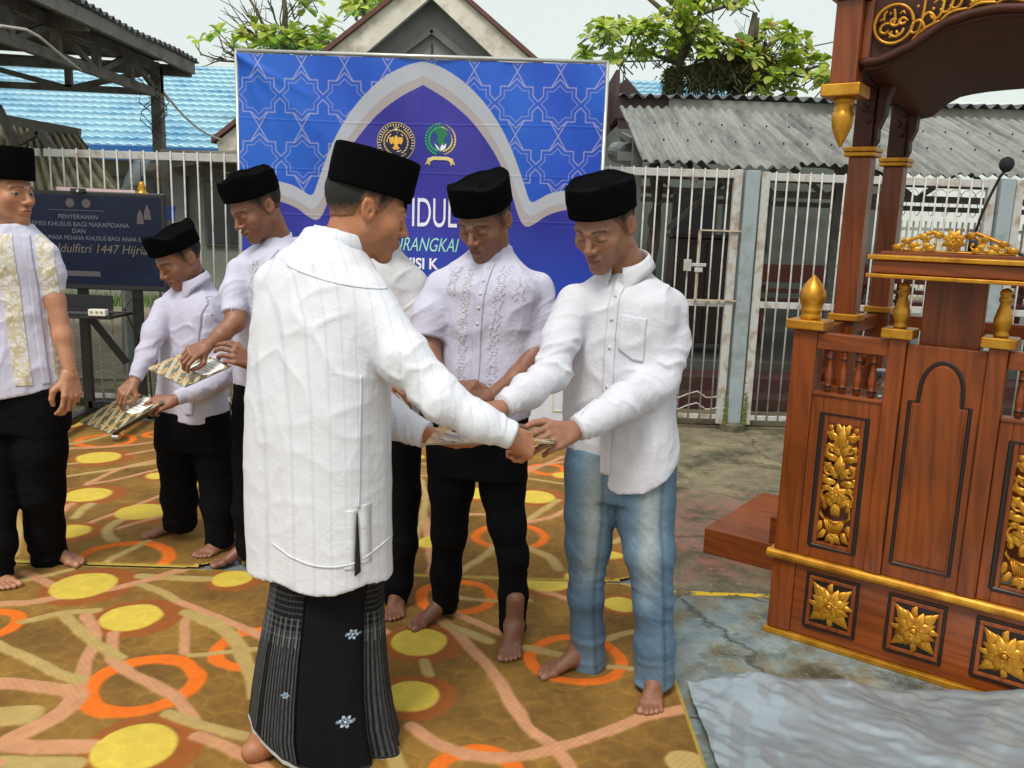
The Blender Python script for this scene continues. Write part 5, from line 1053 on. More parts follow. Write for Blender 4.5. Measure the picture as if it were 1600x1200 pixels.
rb = [(BEI, .04, [(100, 747), (167, 737), (253, 723)]), (PINK, .035, [(137, 758), (187, 733), (247, 720)]), (PINK, .03, [(137, 759), (180, 752), (247, 735)]), (BEI, .05, [(200, 810), (172, 822), (165, 836), (180, 846)]), (BEI, .045, [(117, 810), (140, 790)]), (PINK, .045, [(95, 800), (113, 790)]), (PINK, .03, [(143, 818), (167, 810), (257, 773)]), (PINK, .03, [(187, 827), (257, 807)]), (BEI, .035, [(150, 887), (190, 868), (230, 847)]), (PINK, .035, [(100, 703), (180, 700), (247, 692)]), (BEI, .04, [(85, 700), (140, 690), (190, 676)]),
      (PINK, .04, [(0, 740), (60, 760), (100, 800)]), (BEI, .05, [(20, 870), (30, 830), (20, 800)]), (PINK, .03, [(200, 712), (247, 703)]), (BEI, .03, [(100, 728), (150, 722)]), (PINK, .03, [(310, 700), (360, 730)]), (BEI, .04, [(300, 760), (370, 745)])]
carpet(-4.3, -1.21, 3.46, 6.05, .0085, rd, rg, [(arr(l), w, c) for c, w, l in rb], 'carpet', 'rear left carpet under the small man and the television stand', corner=.16, seed=3)
# ---- silver tarpaulin
def facets(p):
    rs_ = np.random.RandomState(21); s = 0
    for i in range(16):
        f = 1.1 * 1.22 ** i; a = rs_.uniform(0, math.pi); x = (p[:, 0] * math.cos(a) + p[:, 1] * math.sin(a)) * f + rs_.rand(); m = np.clip(fbm(np.stack([p[:, 0] * f * .6, p[:, 1] * f * .6, 0 * x + i * 3.1], 1), 2) * 4 - 1.5, 0, 1); s = s + m * (.034 / f ** .8) * 2 * np.abs(x - np.floor(x) - .5)
    return s
def tarp(x0, x1, y0, y1, h, label, amp, yb=None, fold=True):
    rdg = lambda q: 1 - np.abs(2 * vnoise(q) - 1)
    nu, nv = int((x1 - x0) / h), int((y1 - y0) / h); X, Y = np.meshgrid(np.linspace(x0, x1, nu), np.linspace(y0, y1, nv), indexing='ij'); P = np.stack([X.ravel(), Y.ravel(), 0 * X.ravel()], 1)
    w = P + .25 * np.stack([fbm(P * 2.5, 2), fbm(P * 2.5 + 9, 2), 0 * P[:, 0]], 1)
    z = .004 + amp * (facets(P[:, :2] + .10 * np.stack([fbm(P * 2.2, 2), fbm(P * 2.2 + 9, 2)], 1)) + .010 * fbm(w * [1.5, 2.5, 1], 2))
    yy = P[:, 1].copy()
    if fold: ed = np.clip((P[:, 1] - (y1 - .05)) / .05, 0, 1); z += .005 * np.sin(ed * math.pi) * (.5 + vnoise(P * 9)); yy += .035 * (fbm(P * [3, 0, 0] + 4, 3) - .5) * 2 * np.clip((P[:, 1] - y0) / (y1 - y0), 0, 1) + .10 * (P[:, 0] - x0) * -.12 * np.clip((P[:, 1] - y0) / (y1 - y0), 0, 1)
    me = npmesh('tarpaulin', np.stack([P[:, 0], yy, np.maximum(z, .004)], 1), gridq(nu, nv)); o = link('tarpaulin', me, TARP); return tag(recenter(o), label, 'tarpaulin')
TARP = M('silver_tarp', c8(146, 157, 162), .27, .35, var=.12, vs=3, bump=.25, bs=30, bd=.004)
tarp(.60, 2.8, 1.2, 2.60, .0065, 'crumpled silver plastic tarpaulin lying on the ground at the lower right', 1.0)
tarp(-1.3, .66, 3.3, 6.0, .02, 'pale tarpaulin lying under the carpets, showing as a thin strip at the seams', .0, fold=False)
# ================================================================== PEOPLE
def nrm(v): v = np.asarray(v, float); return v / np.linalg.norm(v)
def surfnets(f, lo, hi, h):
    """blocky sparse evaluation of a distance function, then naive surface nets"""
    lo = np.asarray(lo, float); hi = np.asarray(hi, float); s = 5
    nb = np.ceil((hi - lo) / (h * s)).astype(int) + 1; n = nb * s + 1
    bc = [lo[i] + (np.arange(nb[i]) + .5) * h * s for i in range(3)]
    B = np.stack(np.meshgrid(*bc, indexing='ij'), -1).reshape(-1, 3).astype(np.float32)
    fb = f(B).reshape(nb); act = np.abs(fb) < h * s * 1.7
    Fv = np.repeat(np.repeat(np.repeat(np.sign(fb) * 1.0, s, 0), s, 1), s, 2); Fv = np.pad(Fv, ((0, 1),) * 3, mode='edge').astype(np.float32)
    m = np.repeat(np.repeat(np.repeat(act, s, 0), s, 1), s, 2); m = np.pad(m, ((0, 1),) * 3, mode='edge'); m2 = m.copy()
    for ax in range(3): sl = [slice(None)] * 3; sr_ = [slice(None)] * 3; sl[ax] = slice(1, None); sr_[ax] = slice(0, -1); m2[tuple(sl)] |= m[tuple(sr_)]; m = m2.copy()
    idx = np.argwhere(m2); P = (lo + idx * h).astype(np.float32); vals = np.empty(len(P), np.float32)
    for k in range(0, len(P), 400000): vals[k:k + 400000] = f(P[k:k + 400000])
    Fv[tuple(idx.T)] = vals
    neg = Fv < 0; c = np.zeros(tuple(np.array(Fv.shape) - 1), np.int8)
    offs = [(i, j, k) for i in (0, 1) for j in (0, 1) for k in (0, 1)]
    X, Y, Z = Fv.shape
    sub = lambda o: (slice(o[0], X - 1 + o[0]), slice(o[1], Y - 1 + o[1]), slice(o[2], Z - 1 + o[2]))
    for o in offs: c += neg[sub(o)]
    cells = np.argwhere((c > 0) & (c < 8)); 
    if len(cells) == 0: return np.zeros((0, 3)), np.zeros((0, 4), int)
    acc = np.zeros((len(cells), 3)); cnt = np.zeros(len(cells))
    for a in offs:
        for ax in range(3):
            if a[ax] == 1: continue
            b = list(a); b[ax] = 1; pa = cells + a; pb = cells + b; va = Fv[tuple(pa.T)]; vb = Fv[tuple(pb.T)]; x = (va < 0) != (vb < 0)
            t = np.where(x, va / np.where(x, va - vb, 1), 0); p = pa + t[:, None] * (pb - pa); acc[x] += p[x]; cnt[x] += 1
    V = lo + acc / cnt[:, None] * h
    vid = -np.ones(c.shape, np.int64); vid[tuple(cells.T)] = np.arange(len(cells)); Q = []
    for ax in range(3):
        b, c2 = (ax + 1) % 3, (ax + 2) % 3; sA = [slice(1, -1)] * 3; sB = [slice(1, -1)] * 3; sA[ax] = slice(0, -1); sB[ax] = slice(1, None)
        na, nbb = neg[tuple(sA)], neg[tuple(sB)]; e = np.argwhere(na != nbb); 
        if len(e) == 0: continue
        off = np.array([1, 1, 1]); off[ax] = 0; g = e + off; flip = nbb[tuple(e.T)]
        def cell(db, dc): q = g.copy(); q[:, b] -= db; q[:, c2] -= dc; return vid[tuple(q.T)]
        q = np.stack([cell(1, 1), cell(0, 1), cell(0, 0), cell(1, 0)], 1); q[flip] = q[flip][:, ::-1]; q = q[(q >= 0).all(1)]; Q.append(q)
    return V, np.vstack(Q)
def vnormals(V, Q):
    a, b, c, d = V[Q[:, 0]], V[Q[:, 1]], V[Q[:, 2]], V[Q[:, 3]]; n = np.cross(c - a, d - b); N = np.zeros_like(V)
    for k in range(4): np.add.at(N, Q[:, k], n)
    return N / (np.linalg.norm(N, axis=1, keepdims=True) + 1e-12)
def relax(V, Q, it=2, w=.5):
    for _ in range(it):
        S_ = np.zeros_like(V); cnt = np.zeros(len(V))
        for k in range(4): np.add.at(S_, Q[:, k], V[Q[:, (k + 1) % 4]]); np.add.at(cnt, Q[:, k], 1); np.add.at(S_, Q[:, k], V[Q[:, (k - 1) % 4]]); np.add.at(cnt, Q[:, k], 1)
        V = V * (1 - w) + w * S_ / np.maximum(cnt, 1)[:, None]
    return V
def smin(a, b, k): h = np.clip(.5 + .5 * (b - a) / k, 0, 1); return b * (1 - h) + a * h - k * h * (1 - h)
def smax(a, b, k): return -smin(-a, -b, k)
def ell(P, c, r): q = (P - np.array(c, np.float32)) / np.array(r, np.float32); k0 = np.linalg.norm(q, axis=1); k1 = np.linalg.norm(q / np.array(r, np.float32), axis=1); return k0 * (k0 - 1) / np.maximum(k1, 1e-6)
def sph(P, c, r): return np.linalg.norm(P - np.array(c, np.float32), axis=1) - r
def rc(P, a, b, ra, rb):
    a = np.asarray(a, np.float32); b = np.asarray(b, np.float32); ba = b - a; t = np.clip((P - a) @ ba / max(float(ba @ ba), 1e-9), 0, 1); return np.linalg.norm(P - a - t[:, None] * ba, axis=1) - (ra + (rb - ra) * t)
def PT(x, y, Y, hw): p = W(x, y, Y); return p, hw * float((p - CAM) @ FW) / F
def chain(P, pts, k=.02):
    d = None
    for (a, ra), (b, rb) in zip(pts[:-1], pts[1:]): e_ = rc(P, a, b, ra, rb); d = e_ if d is None else smin(d, e_, k)
    return d
def loft(rows, yaw, kd):
    """rows: (xl, xr, y, Y[, depth ratio]) silhouette rows in the photo; yaw of the lateral axis"""
    z, cxs, cys, ws = [], [], [], []; ks = []
    for r in rows:
        xl, xr, y, Y = r[:4]; k = r[4] if len(r) > 4 else kd; p = W((xl + xr) / 2, y, Y); dep = float((p - CAM) @ FW); A = (xr - xl) / 2 * dep / F
        w = A / math.sqrt(math.cos(yaw) ** 2 + k * k * math.sin(yaw) ** 2); z.append(p[2]); cxs.append(p[0]); cys.append(p[1]); ws.append(w); ks.append(k)
    o = np.argsort(z); z = np.array(z)[o]; T = np.linspace(z[0], z[-1], 80)
    def sp_(v):
        v = np.array(v)[o]; r = np.interp(T, z, v); k = np.ones(7) / 7; rp = np.pad(r, 3, mode='edge'); return np.convolve(rp, k, 'valid')
    return dict(T=T, cx=sp_(cxs), cy=sp_(cys), w=sp_(ws), k=sp_(ks), yaw=yaw)
def loftd(P, L, grow=0.0, n=2.5):
    T = L['T']; z = P[:, 2]; cx_ = np.interp(z, T, L['cx']); cy_ = np.interp(z, T, L['cy']); w = np.interp(z, T, L['w']) + grow; k = np.interp(z, T, L['k'])
    dx, dy = P[:, 0] - cx_, P[:, 1] - cy_; c, s = math.cos(L['yaw']), math.sin(L['yaw']); a = dx * c + dy * s; b = -dx * s + dy * c; d_ = np.maximum(w * k, .02); w = np.maximum(w, .02)
    q = (np.abs(a / w) ** n + np.abs(b / d_) ** n) ** (1 / n); d = (q - 1) * np.minimum(w, d_) * .9; return np.maximum(d, np.maximum(T[0] - z, z - T[-1]) * .8)
# ---- materials
def cloth(name, col, rough=.85, weave=900, stripes=None, attr=False, sheen=.0, crease=.42, spec=.3):
    m, nt, b = newmat(name); v = mapping(nt); base = ramp(nt, noise(nt, v, 3, 4), [(.3, tuple(q * .95 for q in col)), (.7, col)])
    if attr: a = nt.nodes.new('ShaderNodeVertexColor'); a.layer_name = 'Col'; base = mix(nt, 1, a.outputs[0], ramp(nt, noise(nt, v, 60, 4), [(.3, .86), (.7, 1.08)]), 'MULTIPLY')
    if stripes:
        mp = nt.nodes.new('ShaderNodeMapping'); tc = nt.nodes.new('ShaderNodeTexCoord'); nt.links.new(tc.outputs['Object'], mp.inputs[0]); mp.inputs['Rotation'].default_value = (0, 0, stripes[0])
        s = nt.nodes.new('ShaderNodeSeparateXYZ'); nt.links.new(mp.outputs[0], s.inputs[0]); mt = nt.nodes.new('ShaderNodeMath'); mt.operation = 'PINGPONG'; nt.links.new(s.outputs[0], mt.inputs[0]); mt.inputs[1].default_value = stripes[1]
        base = mix(nt, ramp(nt, mt.outputs[0], [(.0, .75), (.0022, 0)]), base, stripes[2])
    nt.links.new(base, b.inputs['Base Color']); b.inputs['Roughness'].default_value = rough; b.inputs['Sheen Weight'].default_value = sheen; b.inputs['Specular IOR Level'].default_value = spec
    n1 = noise(nt, v, 34, 5, .6); n2 = noise(nt, v, weave, 1); mx_ = nt.nodes.new('ShaderNodeMath'); mx_.operation = 'MULTIPLY_ADD'; nt.links.new(n2, mx_.inputs[0]); mx_.inputs[1].default_value = .10
    n3 = nt.nodes.new('ShaderNodeTexNoise'); n3.inputs['Scale'].default_value = 5; n3.inputs['Detail'].default_value = 3; n3.inputs['Distortion'].default_value = 1.2; nt.links.new(v, n3.inputs['Vector'])
    cz = ramp(nt, n3.outputs['Fac'], [(.38, 0), (.47, .25), (.5, 1), (.53, .25), (.62, 0)]); m3 = nt.nodes.new('ShaderNodeMath'); m3.operation = 'MULTIPLY_ADD'; nt.links.new(cz, m3.inputs[0]); m3.inputs[1].default_value = .22; nt.links.new(n1, m3.inputs[2])
    nt.links.new(m3.outputs[0], mx_.inputs[2]); bumpn(nt, b, mx_.outputs[0], crease, .007); return m
SHW = cloth('white_cotton', c8(206, 206, 213)); SHL = cloth('lavender_white_cotton', c8(198, 196, 214)); SHD = cloth('striped_white_cotton', c8(218, 219, 224), .6, stripes=(-.64, .0165, c8(198, 200, 214)), crease=.3); SHC = cloth('ivory_cotton', c8(204, 204, 206))
BLK = cloth('black_trouser_cloth', (.005, .005, .006), .95, spec=.08, crease=.6); DEN = cloth('denim', (.2, .3, .4), .85, attr=True, weave=1200); VEL = cloth('black_velvet', (.003, .003, .0033), 1.0, crease=.04, spec=.04); SAR = cloth('sarong_cloth', (.1, .1, .1), .8, attr=True, spec=.12); EMB = cloth('embroidery_thread', c8(224, 222, 230), .6); BAT = cloth('gold_batik_print', (.5, .5, .5), .6, attr=True)
def skin(name):
    m, nt, b = newmat(name); v = mapping(nt); a = nt.nodes.new('ShaderNodeVertexColor'); a.layer_name = 'Col'
    base = mix(nt, 1, a.outputs[0], ramp(nt, noise(nt, v, 22, 6, .6), [(.3, (.80, .77, .75)), (.7, (1.10, 1.07, 1.05))]), 'MULTIPLY'); nt.links.new(base, b.inputs['Base Color'])
    b.inputs['Roughness'].default_value = .46; b.inputs['Subsurface Weight'].default_value = .12; b.inputs['Subsurface Radius'].default_value = (.010, .004, .002); b.inputs['Subsurface Scale'].default_value = 1.0
    bumpn(nt, b, noise(nt, v, 190, 5, .75), .38, .002); return m
SKIN = skin('skin'); HAIR = M('short_black_hair', (.012, .010, .009), .8, attr=True, bump=.8, bs=900, bd=.003, var=.3, vs=120)
# ---- head
def headsdf(P, slim=1.0, ears=True):
    Q = P / np.array([slim, 1, 1], np.float32); A = Q.copy(); A[:, 0] = np.abs(A[:, 0])          # left-right symmetric
    d = ell(Q, (0, -.016, .032), (.077, .098, .086)); d = smin(d, ell(Q, (0, .028, -.03), (.060, .062, .080)), .03)
    d = smin(d, rc(A, (.050, .000, -.055), (.012, .070, -.098), .018, .016), .03); d = smin(d, sph(Q, (0, .078, -.100), .017), .022)
    d = smin(d, ell(A, (.043, .060, -.024), (.022, .020, .022)), .025); d = smin(d, rc(A, (.006, .090, .018), (.046, .070, .021), .010, .009), .014)
    d = smax(d, -ell(A, (.033, .102, -.001), (.018, .017, .012)), .012); d = smin(d, ell(A, (.033, .074, -.002), (.0165, .0155, .0125)), .004)
    d = smin(d, rc(Q, (0, .087, .010), (0, .108, -.028), .0075, .0105), .010); d = smin(d, sph(Q, (0, .110, -.031), .0095), .006); d = smin(d, ell(A, (.0135, .097, -.034), (.0085, .012, .0085)), .006)
    d = smin(d, ell(Q, (0, .082, -.064), (.028, .020, .022)), .012)
    d = smin(d, ell(Q, (0, .0985, -.0575), (.021, .008, .0052)), .004); d = smin(d, ell(Q, (0, .0965, -.0695), (.018, .009, .0065)), .004); d = smax(d, -rc(Q, (-.018, .103, -.0632), (.018, .103, -.0632), .0022, .0022), .003)
    if not ears: return d
    c, s = math.cos(.28), math.sin(.28); E = A - np.array([.078, -.012, -.006], np.float32); Ey = E[:, 1] * c + E[:, 2] * s * 1; Ez = -E[:, 1] * s + E[:, 2] * c
    Ex = E[:, 0] - .35 * np.clip(-Ey, 0, .03) * 1.0; Er = np.stack([Ex, Ey, Ez], 1)
    e = ell(Er, (0, 0, 0), (.0075, .0185, .031)); e = smax(e, -ell(Er, (.008, .002, .004), (.006, .0115, .0195)), .004); e = smin(e, rc(Er, (.002, .004, .008), (.003, -.004, -.014), .0028, .003), .003); e = smax(e, -ell(Er, (.006, .006, -.006), (.006, .005, .006)), .002)
    return smin(d, e, .005) 
def headcol(V, tone, looking_down=True):
    n = len(V); c = np.tile(np.array(tone), (n, 1)); x, y, z = V.T; ax = np.abs(x); nz = fbm(V * 60, 3)
    def b(m, col): nonlocal c; m = np.clip(m, 0, 1)[:, None]; c = c * (1 - m) + np.array(col) * m
    t = np.array(tone)
    b(.35 * np.exp(-((ax - .045) ** 2 + (z + .03) ** 2) / .0004) * (y > .03), t * [1.12, .86, .8])
    b(.4 * np.exp(-(x ** 2 / .0002 + (z + .03) ** 2 / .0003)) * (y > .09), t * [1.1, .85, .8])
    b(((ax - .007) ** 2 / .000012 + (y - .104) ** 2 / .00003 < 1) & (z < -.033) & (z > -.048), t * .22)  # nostril shade painted as dark spots, no holes modelled
    lips = ((x / .022) ** 2 + ((z + .0632) / .0105) ** 2 < 1) & (y > .085); b(lips * .75, t * [.78, .52, .50]); b(((ax < .02) & (np.abs(z + .0632) < .0016) & (y > .085)) * .85, t * .25)
    bz = .0235 + .10 * (ax - .03) * (ax < .034) - .22 * (ax - .034) * (ax >= .034); b(np.clip(1.4 - np.abs(z - bz) / .0036, 0, 1) * (ax > .013) * (ax < .052) * (y > .05) * (.55 + .6 * nz), (.015, .011, .009))
    lz = -.0065 - 8 * (ax - .033) ** 2 * -1; lz = -.0075 + 9 * (ax - .033) ** 2
    inE = (ax > .018) & (ax < .048) & (y > .06)
    if looking_down: b(np.clip(1.3 - np.abs(z - lz) / .0017, 0, 1) * inE, (.02, .014, .012)); b(.3 * np.exp(-((z - .006) / .002) ** 2) * inE, t * .5)
    else:
        ey = ((ax - .033) / .0145) ** 2 + ((z + .002) / .0052) ** 2; b((ey < 1) & (y > .06), (.36, .33, .31)); b((ey < 1) & ((x - (.033 * np.sign(x) + .004)) ** 2 + (z + .002) ** 2 < .0062 ** 2) & (y > .06), (.03, .018, .012)); b((ey >= 1) & (ey < 1.5) & (y > .06) & (z > -.003), (.03, .02, .017))
    st = np.clip((.5 * nz + .22) * np.exp(-((z + .082) / .028) ** 2) * (y > .0) * (ax < .06), 0, .30); b(st, t * .45)
    er = (ax > .078) & (y < .012) & (z < .03) & (z > -.05); b(er * .25, t * [1.15, .82, .75])
    inner = (ax > .078) & ((y + .008) ** 2 / .00008 + (z + .004) ** 2 / .0003 < 1); b(inner * .30, t * .45)
    return c
# ---- hand: x across palm (thumb at -x), y towards fingertips, z out of the back of the hand
def handsdf(P, curl=(.5, .6, .4), thumb=.5, spread=.06, fist=0):
    kx = (-.031, -.010, .011, .030); ky = (.088, .093, .088, .078); d = None
    for x, y in zip(kx, ky): e_ = rc(P, (x * .5, .006, -.002), (x, y, 0), .0165, .0118); d = e_ if d is None else smin(d, e_, .010)
    d = smin(d, rc(P, (-.018, .022, -.008), (-.034, .052, -.014), .017, .0135), .010); d = smin(d, ell(P, (.018, .035, -.010), (.016, .034, .011)), .010)
    Ls = ((.042, .025, .020), (.046, .029, .021), (.043, .027, .020), (.034, .020, .018)); fin = None
    for i, (x, y, L) in enumerate(zip(kx, ky, Ls)):
        p = np.array([x, y, 0.]); a = 0; sd = (i - 1.4) * spread; r = .0098 if i < 3 else .0085; ch_ = None
        for k in range(3):
            a += curl[k] * (1 + .14 * (i - 1)); q = p + L[k] * np.array([math.sin(sd) * math.cos(a), math.cos(sd) * math.cos(a), -math.sin(a)]); e_ = rc(P, p, q, r - .0009 * k, r - .0009 * (k + 1)); ch_ = e_ if ch_ is None else smin(ch_, e_, .003); p = q
        fin = ch_ if fin is None else np.minimum(fin, ch_)
    d = smin(d, fin, .006)
    t0 = np.array([-.030, .040, -.012]); t1 = t0 + np.array([-.026, .026, -.010 - .010 * thumb]); t2 = t1 + .031 * nrm([-.35 + .7 * thumb, .85, -.25 - .35 * thumb]); t3 = t2 + .024 * nrm([-.1 + .9 * thumb, .9, -.15 - .3 * thumb])
    th = smin(smin(rc(P, t0, t1, .014, .0125), rc(P, t1, t2, .0118, .0105), .004), rc(P, t2, t3, .0105, .0085), .003); return smin(d, th, .006)
def handcol(V, tone):
    c = np.tile(np.array(tone), (len(V), 1)); n = fbm(V * 70, 3)[:, None]; return c * (.88 + .24 * n)
# ---- foot: y towards the toes, z up, sole at z=-.08, big toe at -x
def footsdf(P, top=.10):
    d = smin(rc(P, (0, -.045, -.05), (0, -.01, -.046), .029, .031), rc(P, (0, -.005, top), (0, -.008, -.01), .037, .034), .03); d = smin(d, rc(P, (-.002, .01, -.018), (-.012, .085, -.052), .034, .024), .03)
    d = smin(d, rc(P, (0, -.03, -.052), (.022, .085, -.062), .026, .019), .02); d = smin(d, rc(P, (-.026, .118, -.062), (.028, .100, -.066), .0185, .014), .02); d = smin(d, ell(np.stack([np.abs(P[:, 0]), P[:, 1], P[:, 2]], 1), (.030, -.004, -.004), (.010, .013, .014)), .012)
    toes = None
    for x0, y0, x1, y1, r in ((-.027, .125, -.029, .163, .0145), (-.008, .13, -.006, .166, .0102), (.008, .124, .011, .157, .0095), (.022, .115, .026, .145, .0090), (.034, .104, .040, .130, .0085)):
        e_ = smin(rc(P, (x0, y0, -.062), (x1, y1 - .008, -.067), r * .9, r), sph(P, (x1, y1, -.069), r * .96), .004); toes = e_ if toes is None else np.minimum(toes, e_)
    d = smin(d, toes, .006); return smax(d, -(P[:, 2] + .0795), .003)
def footcol(V, tone):
    c = np.tile(np.array(tone) * .82, (len(V), 1)); n = fbm(V * 50, 3)[:, None]; c = c * (.85 + .3 * n)
    for x1, y1, r in ((-.029, .163, .010), (-.006, .166, .0065), (.011, .157, .006), (.026, .145, .0055), (.040, .130, .005)): m = (((V[:, 0] - x1) / r) ** 2 + ((V[:, 1] - y1 - .002) / (r * 1.1)) ** 2 < 1) & (V[:, 2] > -.063); c[m] = c[m] * .5 + np.array(tone) * [1.2, 1.15, 1.15] * .6
    return c
def place(V, o, R_): return V @ R_.T + np.asarray(o)
def tolocal(f, o, R_): o = np.asarray(o, np.float32); R_ = np.asarray(R_, np.float32); return lambda P: f(((P - o) @ R_).astype(np.float32))
def frame(fwd, upref=(0, 0, 1), roll=0):
    f = nrm(fwd); r = nrm(np.cross(f, upref)); u = np.cross(r, f); c, s = math.cos(roll), math.sin(roll); return np.stack([r * c + u * s, f, -r * s + u * c], 1)
# ---- folds
def armfold(P, pts, amp):
    """ring folds round a sleeve, strongest at the elbow"""
    d = np.zeros(len(P)); L = 0; nodes_ = [p for p, r in pts]; best = np.full(len(P), 9.); tt = np.zeros(len(P)); 
    for a, b in zip(nodes_[:-1], nodes_[1:]):
        ab = b - a; l = np.linalg.norm(ab); t = np.clip((P - a) @ ab / (l * l), 0, 1); e_ = np.linalg.norm(P - a - t[:, None] * ab, axis=1); m = e_ < best; best[m] = e_[m]; tt[m] = (L + t * l)[m]; L += l
    ax = nrm(nodes_[-1] - nodes_[0]); C_ = (P - nodes_[0]); C_ = C_ - (C_ @ ax)[:, None] * ax
    u = np.stack([tt * 24 + C_[:, 0] * 14, C_[:, 1] * 9, C_[:, 2] * 14], 1); rr = pts[0][1] * 1.5; w = np.clip((rr - best) / .03, 0, 1)
    e = np.exp(-((tt - L * .52) / (L * .22)) ** 2) + .5 * np.exp(-((tt - L) / (L * .16)) ** 2) + .30
    return w * e * amp * ((1 - np.abs(2 * vnoise(u + .8 * vnoise(P * 12)[:, None]) - 1)) ** 4 - .30 + .3 * (ridged(u * 2.1 + 5) - .35)), w
class Person:
    def __init__(s, label, base, tone):
        s.root = empty('person', base, label, 'person', 'men in white shirts and black caps'); s.tone = c8(*tone); s.V, s.Q, s.C, s.n = [], [], [], 0; s.parts = {}
    def put(s, V, Q, C): s.V.append(V); s.Q.append(Q + s.n); s.C.append(C); s.n += len(V)
    def head(s, c, fdir, neck, rn=.056, slim=1.0, scale=1.0, roll=0, down=True, nk=None):
        R_ = frame(fdir, roll=roll); s.hc = np.array(c); s.hR = R_; s.hs = scale; nkl = ((np.array(neck) - c) @ R_) / scale
        def f(P): d = smax(headsdf(P, slim), P[:, 2] - .084 - .16 * P[:, 1], .006); n_ = rc(P, (0, -.022, -.05), nkl, rn * .96, rn * 1.08); return smin(d, n_, .02)
        lo = np.minimum([-.11, -.14, -.15], nkl - .07); hi = np.maximum([.11, .14, .135], nkl + .07); V, Q = surfnets(f, lo, hi, .0032); col = headcol(V, s.tone, down); s.hf = f; s.slim = slim; s.hf2 = lambda P: smin(headsdf(P, slim, False), rc(P, (0, -.022, -.05), nkl, rn * .96, rn * 1.08), .02)
        V = relax(V, Q, 1, .3); s.put(place(V * scale, c, R_), Q, col)
    def arm(s, pts, hand_dir, back, mirror, curl=(.5, .6, .4), thumb=.5, hscale=1.0, spread=.05):
        """pts: list of (pos, r) shoulder..wrist"""
        w = np.array(pts[-1][0]); R_ = frame(hand_dir, back); R_ = np.stack([np.cross(R_[:, 1], nrm(np.array(back) - (np.array(back) @ R_[:, 1]) * R_[:, 1])), R_[:, 1], nrm(np.array(back) - (np.array(back) @ R_[:, 1]) * R_[:, 1])], 1)
        if mirror: R_ = R_ * np.array([-1, 1, 1])
        hf = tolocal(lambda P: handsdf(P / hscale, curl, thumb, spread) * hscale, w, R_)
        V, Q = surfnets(lambda P: smin(handsdf(P / hscale, curl, thumb, spread) * hscale, rc(P, (0, -.035, -.002), (0, .012, -.002), .0215 * hscale, .0215 * hscale), .012), np.array([-.10, -.06, -.15]) * hscale, np.array([.07, .21, .05]) * hscale, .0027)
        V = relax(V, Q, 1, .3); col = handcol(V, s.tone)
        if mirror: Q = Q[:, ::-1]
        s.put(place(V, w, R_), Q, col)
        P0 = np.array([p for p, r in pts]); q = [(p, r) for p, r in pts[:-1]] + [(pts[-1][0] + nrm(R_[:, 1]) * -.004, pts[-1][1])]
        f = lambda P: chain(P, q, .02); V, Q = surfnets(f, P0.min(0) - .08, P0.max(0) + .08, .006); s.put(V, Q, handcol(V, s.tone)); s.lasthand = (w, R_)
    def foot(s, heel, toe, left, z=.016, scale=None, top=.10):
        a = GP(*heel, z)[:2]; b = GP(*toe, z)[:2]; L = np.linalg.norm(b - a); sc = scale or float(np.clip(L / .245, .88, 1.06)); d = np.array([*(b - a) / L, 0]); o = np.array([*b, z]) - d * .172 * sc + np.array([0, 0, .0795 * sc]); R_ = np.stack([np.array([d[1], -d[0], 0]), d, np.array([0, 0, 1.])], 1)
        if not left: pass
        V, Q = surfnets(lambda P: footsdf(P, top), (-.075, -.09, -.09), (.075, .19, .12), .0034); V = relax(V, Q, 1, .3); col = footcol(V, s.tone); 
        if left: V = V * [-1, 1, 1]; Q = Q[:, ::-1]
        s.put(place(V * sc, o, R_), Q, col); return o
    def trunk(s, L, legs, zcut=None):
        Z0 = L['T'][0]; f0 = lambda P: np.maximum(loftd(P, L, -.035), ((zcut if zcut else Z0 + .09) - P[:, 2])); pts = [p for l in legs for p, r in l]
        lo = np.minimum(np.min(pts, 0) - .1, [L['cx'].min() - .3, L['cy'].min() - .3, Z0]); hi = np.maximum(np.max(pts, 0) + .1, [L['cx'].max() + .3, L['cy'].max() + .3, L['T'][-1]])
        def f(P):
            d = f0(P)
            for l in legs: d = smin(d, chain(P, [(p, max(r * .62 - .004, .02)) for p, r in l], .03), .03)
            return d
        V, Q = surfnets(f, lo, hi, .018); s.put(V, Q, handcol(V, s.tone))
    def finish(s):
        me = npmesh('body', np.vstack(s.V), np.vstack(s.Q), np.vstack(s.C)); s.body = link('body', me, SKIN, s.root)
    def hair(s, long=0.0, grey=0):
        def region(P):
            x, y, z = P.T; ax = np.abs(x); hl = np.where(y > -.004, .010 - .9 * np.clip(y - .02, -.03, .05) * -1, -.012 - .55 * np.clip(-y - .02, 0, .1)) ; front = y - .052
            side = np.interp(y, [-.11, -.06, -.040, -.031, .006, .013, .05], [-.056, -.040, -.030, .012, .016, -.014, .045]); return np.maximum(np.maximum(side - long - z, front), -ax * 0 - 1)
        def f(P): q_ = s.hf2(P); return smax(np.maximum(q_ - .0035, -(q_ + .008)), region(P), .004)
        def f2(P): return smax(f(P), P[:, 2] - .07, .002)
        V, Q = surfnets(f2, (-.1, -.13, -.12), (.1, .07, .085), .0036); 
        g = np.clip(-region(V) / .045, 0, 1); n = fbm(V * 160, 3); m = np.clip(g * 1.25 + (n - .5) * .7 + .05, .06, 1)[:, None]; col = np.array(s.tone) * .8 * (1 - m) + np.array((.014, .012, .010)) * m
        V = V + vnormals(V, Q) * ((n - .5) * .003)[:, None]; link('hair', npmesh('hair', place(V * s.hs, s.hc, s.hR), Q, col), HAIR, s.body)
